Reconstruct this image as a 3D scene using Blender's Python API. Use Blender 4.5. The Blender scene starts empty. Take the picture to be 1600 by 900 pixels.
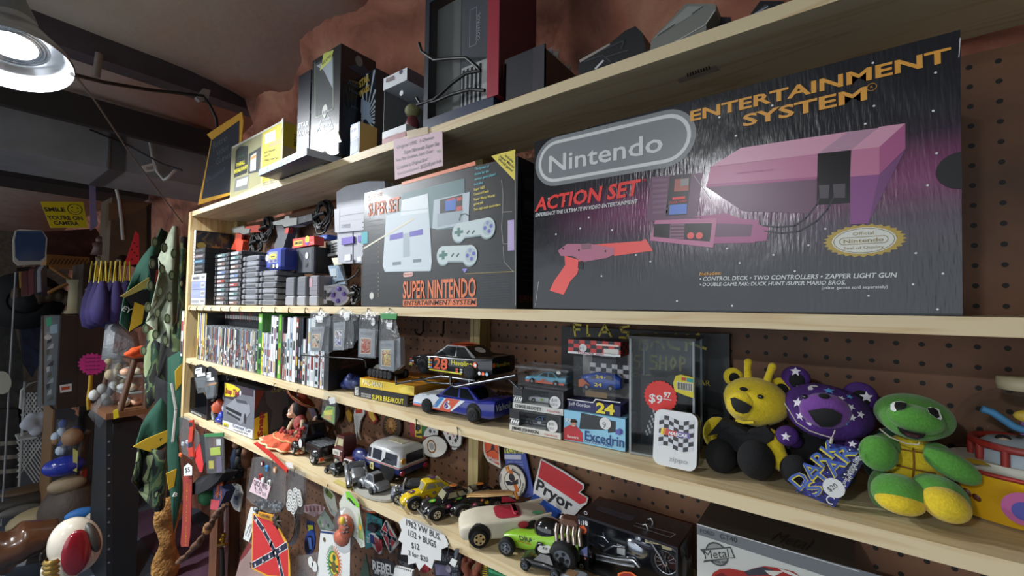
import bpy,math,random
from math import sin,cos
from mathutils import Vector as V,Matrix as M
random.seed(7)
RU=random.uniform;T_=M.Translation
S=bpy.context.scene;C=S.collection;PI=math.pi
# ---------- camera ----------
F=674.948;CZ=1.5
yaw,pit,rol=0.642913512,0.0387533,0.0120798
cy,sy,cp,sp,cr,sr=cos(yaw),sin(yaw),cos(pit),sin(pit),cos(rol),sin(rol)
fw=V((-sy*cp,cy*cp,sp));r0=V((cy,sy,0));u0=r0.cross(fw)
rt=r0*cr+u0*sr;up=u0*cr-r0*sr
cam=bpy.data.objects.new('camera',bpy.data.cameras.new('camera'));C.objects.link(cam);S.camera=cam
cam.data.sensor_width=36;cam.data.lens=36*F/1600;cam.data.clip_start=.02
cam.matrix_world=M(((rt.x,up.x,-fw.x,0),(rt.y,up.y,-fw.y,0),(rt.z,up.z,-fw.z,CZ),(0,0,0,1)))
# ---------- world, exposure ----------
W=bpy.data.worlds.new('world');S.world=W;W.use_nodes=True
W.node_tree.nodes['Background'].inputs[0].default_value=(.86,.93,1,1)
W.node_tree.nodes['Background'].inputs[1].default_value=1.2
S.view_settings.view_transform='Standard';S.view_settings.look='None';S.view_settings.gamma=1
S.view_settings.use_curve_mapping=False;S.view_settings.exposure=.3
LAMPS=[(-1.76,.10,2.14,17,.118),(-.665,-2.33,2.38,48,.2),(-2.9,-.9,2.3,85,.2)] # x, y, rim height, watts, radius of the lamps; last one added, unseen, to light the far left
# ---------- pixel of the photograph -> point of the place ----------
def ray(x,y):return rt*((x-800)/F)+up*((450-y)/F)+fw
O=V((0,0,CZ))
def at(x,y,Y):d=ray(x,y);return O+d*(Y/d.y)
def atZ(x,y,z):d=ray(x,y);return O+d*((z-CZ)/d.z)
def atX(x,y,X):d=ray(x,y);return O+d*(X/d.x)
def hit(x,y,p,n):d=ray(x,y);return O+d*((p-O).dot(n)/d.dot(n))
# ---------- materials ----------
MC={}
def lin(h):
 c=[int(h[i:i+2],16)/255 for i in(0,2,4)]
 return tuple((a/12.92 if a<.04045 else((a+.055)/1.055)**2.4) for a in c)+(1,)
def m(h,r=.48,me=0,a=1,em=0,tr=0,co=0,bu=0,bs=60,va=0,st=(1,1,1),sh=0):
 k=(h,r,me,a,em,tr,co,bu,bs,va,st,sh)
 if k in MC:return MC[k]
 mt=bpy.data.materials.new('surface_'+h);mt.use_nodes=True;nt=mt.node_tree;b=nt.nodes['Principled BSDF'];I=b.inputs
 I['Base Color'].default_value=lin(h);I['Roughness'].default_value=r;I['Metallic'].default_value=me
 I['Alpha'].default_value=a;I['Transmission Weight'].default_value=tr;I['Coat Weight'].default_value=co;I['Coat Roughness'].default_value=.08
 if sh:I['Sheen Weight'].default_value=sh
 if em:I['Emission Color'].default_value=lin(h);I['Emission Strength'].default_value=em
 if bu or va:
  tc=nt.nodes.new('ShaderNodeTexCoord');mp=nt.nodes.new('ShaderNodeMapping');mp.inputs['Scale'].default_value=st
  nz=nt.nodes.new('ShaderNodeTexNoise');nz.inputs['Scale'].default_value=bs;nz.inputs['Detail'].default_value=4
  nt.links.new(tc.outputs['Object'],mp.inputs[0]);nt.links.new(mp.outputs[0],nz.inputs['Vector'])
  if bu:
   bp=nt.nodes.new('ShaderNodeBump');bp.inputs['Strength'].default_value=bu;bp.inputs['Distance'].default_value=.01
   nt.links.new(nz.outputs['Fac'],bp.inputs['Height']);nt.links.new(bp.outputs[0],I['Normal'])
  if va:
   rp=nt.nodes.new('ShaderNodeValToRGB');c=lin(h);e=rp.color_ramp.elements
   e[0].position=.32;e[1].position=.68
   e[0].color=tuple(max(0,q*(1-va)) for q in c[:3])+(1,);e[1].color=tuple(min(1,q*(1+va)) for q in c[:3])+(1,)
   nt.links.new(nz.outputs['Fac'],rp.inputs[0]);nt.links.new(rp.outputs[0],I['Base Color'])
 MC[k]=mt;return mt
def nodes(mt):return mt.node_tree.nodes,mt.node_tree.links,mt.node_tree.nodes['Principled BSDF']
def wood(name,c1,c2,c3,sc=(1.2,16,16),r=.55):
 mt=bpy.data.materials.new(name);mt.use_nodes=True;N,L,b=nodes(mt);b.inputs['Roughness'].default_value=r
 tc=N.new('ShaderNodeTexCoord');mp=N.new('ShaderNodeMapping');mp.inputs['Scale'].default_value=sc
 nz=N.new('ShaderNodeTexNoise');nz.inputs['Scale'].default_value=1;nz.inputs['Detail'].default_value=3;nz.inputs['Distortion'].default_value=.6
 wv=N.new('ShaderNodeMath');wv.operation='MULTIPLY';wv.inputs[1].default_value=7
 fr=N.new('ShaderNodeMath');fr.operation='PINGPONG';fr.inputs[1].default_value=.5
 rp=N.new('ShaderNodeValToRGB');e=rp.color_ramp.elements;e[0].color=lin(c2);e[1].color=lin(c1);e[0].position=.0;e[1].position=.22
 L.new(tc.outputs['Object'],mp.inputs[0]);L.new(mp.outputs[0],nz.inputs['Vector']);L.new(nz.outputs['Fac'],wv.inputs[0]);L.new(wv.outputs[0],fr.inputs[0]);L.new(fr.outputs[0],rp.inputs[0])
 vo=N.new('ShaderNodeTexVoronoi');vo.inputs['Scale'].default_value=1;mp2=N.new('ShaderNodeMapping');mp2.inputs['Scale'].default_value=(sc[0]*3.2,sc[1]*.55,sc[2]*.55)
 L.new(tc.outputs['Object'],mp2.inputs[0]);L.new(mp2.outputs[0],vo.inputs['Vector'])
 r2=N.new('ShaderNodeValToRGB');q=r2.color_ramp.elements;q[0].color=(1,1,1,1);q[0].position=.04;q[1].color=(0,0,0,1);q[1].position=.10
 L.new(vo.outputs['Distance'],r2.inputs[0])
 mx=N.new('ShaderNodeMix');mx.data_type='RGBA';L.new(r2.outputs[0],mx.inputs['Factor']);L.new(rp.outputs[0],mx.inputs['A']);mx.inputs['B'].default_value=lin(c3)
 L.new(mx.outputs['Result'],b.inputs['Base Color']);return mt
def pegmat():
 mt=bpy.data.materials.new('pegboard_brown');mt.use_nodes=True;N,L,b=nodes(mt);b.inputs['Roughness'].default_value=.62
 tc=N.new('ShaderNodeTexCoord');s=N.new('ShaderNodeVectorMath');s.operation='SCALE';s.inputs['Scale'].default_value=1/.0254
 L.new(tc.outputs['Object'],s.inputs[0])
 f=N.new('ShaderNodeVectorMath');f.operation='FRACTION';L.new(s.outputs[0],f.inputs[0])
 d=N.new('ShaderNodeVectorMath');d.operation='SUBTRACT';d.inputs[1].default_value=(.5,.5,.5);L.new(f.outputs[0],d.inputs[0])
 x=N.new('ShaderNodeVectorMath');x.operation='MULTIPLY';x.inputs[1].default_value=(1,0,1);L.new(d.outputs[0],x.inputs[0])
 l=N.new('ShaderNodeVectorMath');l.operation='LENGTH';L.new(x.outputs[0],l.inputs[0])
 lt=N.new('ShaderNodeMath');lt.operation='LESS_THAN';lt.inputs[1].default_value=.125;L.new(l.outputs['Value'],lt.inputs[0])
 nz=N.new('ShaderNodeTexNoise');nz.inputs['Scale'].default_value=7;nz.inputs['Detail'].default_value=6;L.new(tc.outputs['Object'],nz.inputs['Vector'])
 rp=N.new('ShaderNodeValToRGB');e=rp.color_ramp.elements;e[0].color=lin('523827');e[1].color=lin('835b40');e[0].position=.3;e[1].position=.72
 L.new(nz.outputs['Fac'],rp.inputs[0])
 mx=N.new('ShaderNodeMix');mx.data_type='RGBA';L.new(lt.outputs[0],mx.inputs['Factor']);L.new(rp.outputs[0],mx.inputs['A']);mx.inputs['B'].default_value=lin('0c0908')
 L.new(mx.outputs['Result'],b.inputs['Base Color']);return mt
def rockmat(name,c1,c2,c3,sc=4,bump=.9,edge=None):
 mt=bpy.data.materials.new(name);mt.use_nodes=True;N,L,b=nodes(mt);b.inputs['Roughness'].default_value=.75
 tc=N.new('ShaderNodeTexCoord');nz=N.new('ShaderNodeTexNoise');nz.inputs['Scale'].default_value=sc;nz.inputs['Detail'].default_value=7;nz.inputs['Distortion'].default_value=.9
 L.new(tc.outputs['Object'],nz.inputs['Vector'])
 rp=N.new('ShaderNodeValToRGB');e=rp.color_ramp.elements;e[0].color=lin(c1);e[1].color=lin(c3);e[0].position=.33;e[1].position=.7
 k=rp.color_ramp.elements.new(.5);k.color=lin(c2);L.new(nz.outputs['Fac'],rp.inputs[0]);L.new(rp.outputs[0],b.inputs['Base Color'])
 if edge:
  sp=N.new('ShaderNodeSeparateXYZ');L.new(tc.outputs['Object'],sp.inputs[0]);ma=N.new('ShaderNodeMath');ma.operation='MULTIPLY_ADD';ma.inputs[1].default_value=.8;L.new(nz.outputs['Fac'],ma.inputs[0]);L.new(sp.outputs['Y'],ma.inputs[2])
  mr=N.new('ShaderNodeMapRange');mr.inputs[1].default_value=.62;mr.inputs[2].default_value=1.25;L.new(ma.outputs[0],mr.inputs[0]);mx=N.new('ShaderNodeMix');mx.data_type='RGBA';L.new(mr.outputs[0],mx.inputs['Factor']);L.new(rp.outputs[0],mx.inputs['A']);mx.inputs['B'].default_value=lin(edge);L.new(mx.outputs['Result'],b.inputs['Base Color'])
 n2=N.new('ShaderNodeTexNoise');n2.inputs['Scale'].default_value=sc*4;n2.inputs['Detail'].default_value=8;L.new(tc.outputs['Object'],n2.inputs['Vector'])
 bp=N.new('ShaderNodeBump');bp.inputs['Strength'].default_value=bump;bp.inputs['Distance'].default_value=.03
 L.new(n2.outputs['Fac'],bp.inputs['Height']);L.new(bp.outputs[0],b.inputs['Normal']);return mt
def blot(name,cols,sc,r=.6,st=(1,1,1),vor=False):
 "blotchy print of several flat colours (camouflage, cover art)"
 mt=bpy.data.materials.new(name);mt.use_nodes=True;N,L,b=nodes(mt);b.inputs['Roughness'].default_value=r
 tc=N.new('ShaderNodeTexCoord');mp=N.new('ShaderNodeMapping');mp.inputs['Scale'].default_value=st;L.new(tc.outputs['Object'],mp.inputs[0])
 if vor:nz=N.new('ShaderNodeTexVoronoi');o=nz.outputs['Color']
 else:nz=N.new('ShaderNodeTexNoise');nz.inputs['Detail'].default_value=2.5;nz.inputs['Distortion'].default_value=.8;o=nz.outputs['Fac']
 nz.inputs['Scale'].default_value=sc;L.new(mp.outputs[0],nz.inputs['Vector'])
 rp=N.new('ShaderNodeValToRGB');rp.color_ramp.interpolation='CONSTANT';e=rp.color_ramp.elements
 n=len(cols);lo,hi=(.05,.95) if vor else(.36,.64)
 e[0].position=0;e[0].color=lin(cols[0]);e[1].position=lo+(hi-lo)/n;e[1].color=lin(cols[1])
 for i in range(2,n):k=e.new(lo+(hi-lo)*i/n);k.color=lin(cols[i])
 L.new(o,rp.inputs[0]);L.new(rp.outputs[0],b.inputs['Base Color']);return mt
# ---------- mesh builder ----------
GL={}
def glyph(t,b):
 if(t,b) in GL:return GL[(t,b)]
 cu=bpy.data.curves.new('t','FONT');cu.body=t;cu.resolution_u=2;cu.offset=b;cu.space_line=.95
 o=bpy.data.objects.new('t',cu);C.objects.link(o)
 me=bpy.data.meshes.new_from_object(o)
 r=([v.co.copy() for v in me.vertices],[list(p.vertices) for p in me.polygons])
 bpy.data.objects.remove(o);bpy.data.curves.remove(cu);bpy.data.meshes.remove(me)
 GL[(t,b)]=r;return r
EPS=.00035
class MB:
 D=M.Identity(4)
 def __init__(s):s.v=[];s.f=[];s.k=[];s.s=[];s.M=[];s.T=MB.D
 def add(s,vs,fs,mt,sm=False):
  if mt not in s.M:s.M.append(mt)
  i=s.M.index(mt);b=len(s.v);s.v+=[s.T@V(p) for p in vs]
  for f in fs:s.f.append([b+j for j in f]);s.k.append(i);s.s.append(sm)
  return s
 def box(s,a,b,mt,bv=0,mats=None):
  (x0,y0,z0),(x1,y1,z1)=a,b
  if bv:return s.rbox(a,b,mt,bv)
  vs=[(x0,y0,z0),(x1,y0,z0),(x1,y1,z0),(x0,y1,z0),(x0,y0,z1),(x1,y0,z1),(x1,y1,z1),(x0,y1,z1)]
  fs=[(0,1,5,4),(1,2,6,5),(2,3,7,6),(3,0,4,7),(4,5,6,7),(3,2,1,0)] # front right back left top bottom
  if mats:
   for f,q in zip(fs,mats):s.add([vs[i] for i in f],[(0,1,2,3)],q or mt)
   return s
  return s.add(vs,fs,mt)
 def rbox(s,a,b,mt,bv):
  "box with chamfered vertical and horizontal edges"
  (x0,y0,z0),(x1,y1,z1)=a,b
  def ring(z,i):return[(x0+i+bv,y0+i,z),(x1-i-bv,y0+i,z),(x1-i,y0+i+bv,z),(x1-i,y1-i-bv,z),(x1-i-bv,y1-i,z),(x0+i+bv,y1-i,z),(x0+i,y1-i-bv,z),(x0+i,y0+i+bv,z)]
  return s.loft([ring(z0,bv),ring(z0+bv,0),ring(z1-bv,0),ring(z1,bv)],mt,sm=False)
 def loft(s,R,mt,sm=True,cap=True,closed=True,flip=False):
  n=len(R[0]);vs=[p for r in R for p in r];fs=[]
  for i in range(len(R)-1):
   for j in range(n if closed else n-1):
    k=(j+1)%n;q=(i*n+j,i*n+k,(i+1)*n+k,(i+1)*n+j);fs.append(q[::-1] if flip else q)
  s.add(vs,fs,mt,sm)
  if cap and closed:
   s.add(R[0],[tuple(range(n))[::-1]],mt);s.add(R[-1],[tuple(range(n))],mt)
  return s
 def cyl(s,p,q,r,mt,n=14,r2=None,cap=True,sm=True):
  p,q=V(p),V(q);d=(q-p).normalized();a=d.orthogonal().normalized();b=d.cross(a);r2=r if r2 is None else r2
  ring=lambda c,r:[c+a*(r*cos(t))+b*(r*sin(t)) for t in[2*PI*i/n for i in range(n)]]
  return s.loft([ring(p,r),ring(q,r2)],mt,sm,cap)
 def tube(s,P,r,mt,n=6,cap=True):
  P=[V(p) for p in P];R=[];a=None
  for i,p in enumerate(P):
   d=(P[min(i+1,len(P)-1)]-P[max(i-1,0)]).normalized()
   if a is None:a=d.orthogonal().normalized()
   else:a=(a-d*a.dot(d));a=a.normalized() if a.length>1e-6 else d.orthogonal().normalized()
   b=d.cross(a);q=r[i] if isinstance(r,(list,tuple)) else r
   R.append([p+a*(q*cos(t))+b*(q*sin(t)) for t in[2*PI*k/n for k in range(n)]])
  return s.loft(R,mt,True,cap)
 def lathe(s,pr,mt,n=24,c=(0,0,0),ax='z'):
  R=[];c=V(c)
  for r,h in pr:
   q=[]
   for i in range(n):
    t=2*PI*i/n;x,y=max(r,1e-5)*cos(t),max(r,1e-5)*sin(t)
    q.append(c+(V((x,y,h)) if ax=='z' else V((x,h,-y)) if ax=='y' else V((h,x,y))))
   R.append(q)
  return s.loft(R,mt,True,False)
 def ball(s,c,r,mt,n=16,k=10,sq=1):
  c=V(c);r=(r,r,r) if not isinstance(r,(tuple,list)) else r
  f=lambda x:math.copysign(abs(x)**sq,x)
  R=[[c+V((r[0]*f(cos(t))*f(sin(p)),r[1]*f(sin(t))*f(sin(p)),-r[2]*f(cos(p)))) for t in[2*PI*i/n for i in range(n)]] for p in[max(1e-3,min(PI-1e-3,PI*j/k)) for j in range(k+1)]]
  return s.loft(R,mt,True,False)
 def ext(s,P,d,mt,o=(0,0,0),ux=(1,0,0),uy=(0,0,1),side=None,sm=False):
  "2D outline P swept by vector d"
  o,ux,uy,d=V(o),V(ux),V(uy),V(d);a=[o+ux*p[0]+uy*p[1] for p in P]
  if ux.cross(uy).dot(d)>0:a=a[::-1]
  n=len(a);b=[p+d for p in a]
  A2=sum(P[i][0]*P[(i+1)%n][1]-P[(i+1)%n][0]*P[i][1] for i in range(n))
  if A2<0:a=a[::-1];b=b[::-1]
  s.add(a,[tuple(range(n))],mt);s.add(b,[tuple(range(n))[::-1]],mt)
  return s.add(a+b,[(i,i+n,(i+1)%n+n,(i+1)%n) for i in range(n)],side or mt,sm)
 def grid(s,fn,nu,nv,mt,sm=True):
  vs=[fn(i/nu,j/nv) for j in range(nv+1) for i in range(nu+1)]
  return s.add(vs,[(j*(nu+1)+i,j*(nu+1)+i+1,(j+1)*(nu+1)+i+1,(j+1)*(nu+1)+i) for j in range(nv) for i in range(nu)],mt,sm)
 def build(s,name,parent=None,loc=None,rot=None):
  me=bpy.data.meshes.new(name);me.from_pydata([tuple(p) for p in s.v],[],s.f)
  for q in s.M:me.materials.append(q)
  me.polygons.foreach_set('material_index',s.k);me.polygons.foreach_set('use_smooth',s.s);me.update()
  o=bpy.data.objects.new(name,me);C.objects.link(o)
  if parent:o.parent=parent
  if loc is not None:o.location=loc
  if rot is not None:o.rotation_euler=rot if isinstance(rot,(tuple,list)) else(0,0,rot)
  return o
def circ(cx,cy,r,n=20,ry=None,a0=0,a1=2*PI):
 ry=r if ry is None else ry;e=1 if abs(a1-a0)<2*PI-1e-6 else 0
 return[(cx+r*cos(a0+(a1-a0)*i/(n-e)),cy+ry*sin(a0+(a1-a0)*i/(n-e))) for i in range(n)]
def star(cx,cy,r,k=5,q=.42,a=PI/2,ry=None):
 ry=r if ry is None else ry
 return[(cx+(r if i%2==0 else r*q)*cos(a+PI*i/k),cy+(ry if i%2==0 else ry*q)*sin(a+PI*i/k)) for i in range(2*k)]
def rr(x,y,w,h,r,n=5):
 P=[]
 for cx,cy,a in((x+w-r,y+h-r,0),(x+r,y+h-r,PI/2),(x+r,y+r,PI),(x+w-r,y+r,1.5*PI)):P+=[(cx+r*cos(a+PI/2*i/n),cy+r*sin(a+PI/2*i/n)) for i in range(n+1)]
 return P
class Face:
 "prints flat artwork on a face: local frame o + x*ux + y*uy"
 def __init__(s,mb,o,ux=(1,0,0),uy=(0,0,1)):s.b=mb;s.o=V(o);s.x=V(ux).normalized();s.y=V(uy).normalized();s.n=s.x.cross(s.y)
 def q(s,p,l):return s.o+s.x*p[0]+s.y*p[1]+s.n*(l*EPS)
 def poly(s,P,mt,l=2):
  if sum(P[i][0]*P[(i+1)%len(P)][1]-P[(i+1)%len(P)][0]*P[i][1] for i in range(len(P)))<0:P=P[::-1]
  s.b.add([s.q(p,l) for p in P],[tuple(range(len(P)))],mt)
 def rect(s,x,y,w,h,mt,l=1):s.poly([(x,y),(x+w,y),(x+w,y+h),(x,y+h)],mt,l)
 def disc(s,x,y,r,mt,l=2,ry=None,n=20):s.poly(circ(x,y,r,n,ry),mt,l)
 def ring(s,x,y,r,w,mt,l=2,n=20,ry=None,a0=0,a1=2*PI):
  ry=ry or r
  s.strip(circ(x,y,r,n,ry,a0,a1)+([] if a1-a0<6.28 else[(x+r,y)]),w,mt,l)
 def strip(s,P,w,mt,l=2):
  for i in range(len(P)-1):
   a,b=V(P[i]),V(P[i+1]);d=b-a
   if d.length<1e-7:continue
   d.normalize();n=V((-d.y,d.x))*w/2;e=d*w*.25
   s.poly([tuple(a-n-e),tuple(b-n+e),tuple(b+n+e),tuple(a+n-e)],mt,l)
 def text(s,t,x,y,h,mt,l=3,w=None,b=.0,sh=0,al='l',ang=0,sx=1,cur=0):
  "h: capital height; w: fit width; ang: rotation; sh: slant"
  b*=.6;vs,fs=glyph(t,b)
  if not vs:return
  x0=min(p.x for p in vs);x1=max(p.x for p in vs);H=[p.y for p in glyph('H',b)[0]];k=h/(max(H)-min(H));kx=k*sx
  if w:kx=w/(x1-x0)
  ofs={'l':-x0,'c':-(x0+x1)/2,'r':-x1}[al];ca,sa=cos(ang),sin(ang);P=[]
  for p in vs:
   px=(p.x+ofs)*kx+p.y*k*sh;py=p.y*k+cur*((p.x-x0)/(x1-x0)-.5)**2
   P.append(s.q((x+px*ca-py*sa,y+px*sa+py*ca),l))
  s.b.add(P,fs,mt)
class PF(Face):
 "the same, on a plane of the place, with outlines taken as photograph pixels (o: parent's world matrix)"
 def __init__(s,mb,p,n=(0,-1,0),mw=None):
  s.p=V(p);nn=V(n).normalized();y=V((0,0,1));y=(y-nn*y.dot(nn)).normalized();x=y.cross(nn)
  s.mw=mw or M.Identity(4);s.iv=s.mw.inverted();s.wn=nn;s.wx=x;s.wy=y
  Face.__init__(s,mb,s.iv@s.p,s.iv.to_3x3()@x,s.iv.to_3x3()@y)
 def u(s,px,py):h=hit(px,py,s.p,s.wn)-s.p;return(h.dot(s.wx),h.dot(s.wy))
 def P(s,pts,mt,l=2):s.poly([s.u(*p) for p in pts],mt,l)
 def S(s,pts,w,mt,l=2):s.strip([s.u(*p) for p in pts],w,mt,l)
 def D(s,px,py,r,mt,l=2,k=1):
  a=V(s.u(px,py));R=(V(s.u(px,py-r))-a).length;s.disc(a.x,a.y,R*k,mt,l,R)
 def X(s,t,p0,p1,h,mt,l=3,b=0,sh=0):
  "text from pixel p0 to pixel p1 along its baseline, capitals h pixels tall at p0"
  a,c=V(s.u(*p0)),V(s.u(*p1));d=c-a;H=(V(s.u(p0[0],p0[1]-h))-a).length
  s.text(t,a.x,a.y,H,mt,l,w=d.length,b=b,sh=sh,ang=math.atan2(d.y,d.x))
# ---------- things ----------
def tag(o,label=None,cat=None,group=None,kind=None):
 if label:o['label']=label
 if cat:o['category']=cat
 if group:o['group']=group
 if kind:o['kind']=kind
 return o
def thing(name,label,cat,loc,rot=0,group=None):
 o=bpy.data.objects.new(name,None);C.objects.link(o);o.empty_display_size=.02;o.location=loc
 o.rotation_euler=rot if isinstance(rot,(tuple,list)) else(0,0,rot);return tag(o,label,cat,group)
def mw(o):return M.LocRotScale(o.location,o.rotation_euler,o.scale)
def dup(o,loc=None,rot=None,label=None,group=None,parent=None):
 kids=list(o.children)
 c=o.copy();C.objects.link(c)
 if parent:c.parent=parent
 if loc is not None:c.location=loc
 if rot is not None:c.rotation_euler=rot if isinstance(rot,(tuple,list)) else(0,0,rot)
 if label:c['label']=label
 if group:c['group']=group
 for k in kids:dup(k,parent=c)
 return c
PINE=wood('pine_board','dac7a0','cdb285','94703f');POST=wood('post_pine','a99867','8f7c4c','6b4f30',(18,18,1.0))
PINEV=wood('pine_upright','cfb585','bb9863','8a6238',(16,16,1.2))
PEG=pegmat();ROCK=rockmat('red_rock_wall','6e4335','b07058','cf9a7a',3.2);CEIL=rockmat('grey_plaster','a8a298','bdb6ac','cec8bd',2.2,.3,'8a5844')
BLK=m('0e0f11');WHT=m('e4e6e6');GREY=m('8c8f93');STEEL=m('b9bcc0',.28,1);DKST=m('3a3b3d',.35,1);RUB=m('0b0b0c',.75);GOLD=m('b98a2e',.3,1)
def film(name,tint,base=.03,edge=.35,rough=.1,bu=0,bs=60,haze=0.0):
 "clear plastic or glass: mostly see-through, glossy at grazing angles, a little milky"
 mt=bpy.data.materials.new(name);mt.use_nodes=True;N=mt.node_tree.nodes;L=mt.node_tree.links;N.remove(N['Principled BSDF']);out=N['Material Output']
 tr=N.new('ShaderNodeBsdfTransparent');tr.inputs[0].default_value=lin(tint);gl=N.new('ShaderNodeBsdfGlossy');gl.inputs['Roughness'].default_value=rough
 fr=N.new('ShaderNodeLayerWeight');fr.inputs[0].default_value=.5;pw=N.new('ShaderNodeMath');pw.operation='POWER';pw.inputs[1].default_value=3;L.new(fr.outputs['Facing'],pw.inputs[0]);ma=N.new('ShaderNodeMath');ma.operation='MULTIPLY_ADD';ma.inputs[1].default_value=edge;ma.inputs[2].default_value=base;L.new(pw.outputs[0],ma.inputs[0])
 if bu:
  tc=N.new('ShaderNodeTexCoord');nz=N.new('ShaderNodeTexNoise');nz.inputs['Scale'].default_value=bs;nz.inputs['Detail'].default_value=3;L.new(tc.outputs['Object'],nz.inputs['Vector']);bp=N.new('ShaderNodeBump');bp.inputs['Strength'].default_value=bu;bp.inputs['Distance'].default_value=.01;L.new(nz.outputs['Fac'],bp.inputs['Height']);L.new(bp.outputs[0],gl.inputs['Normal']);L.new(bp.outputs[0],fr.inputs['Normal'])
 mx=N.new('ShaderNodeMixShader');L.new(ma.outputs[0],mx.inputs[0]);L.new(tr.outputs[0],mx.inputs[1]);L.new(gl.outputs[0],mx.inputs[2]);s=mx.outputs[0]
 if haze:
  df=N.new('ShaderNodeBsdfDiffuse');df.inputs[0].default_value=(.8,.82,.84,1);m2=N.new('ShaderNodeMixShader');m2.inputs[0].default_value=haze;L.new(s,m2.inputs[1]);L.new(df.outputs[0],m2.inputs[2]);s=m2.outputs[0]
 L.new(s,out.inputs['Surface']);return mt
FILM=film('clear_film','f6f7f8',.015,.10,.08,.05,40);GLASS=film('clear_glass','fafcfc',.015,.3,.02);FILM2=film('clear_bag_plastic','eef1f3',.04,.22,.16,.35,70,.06);ACR=film('acrylic','eef1f2',.02,.22,.03)
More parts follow.
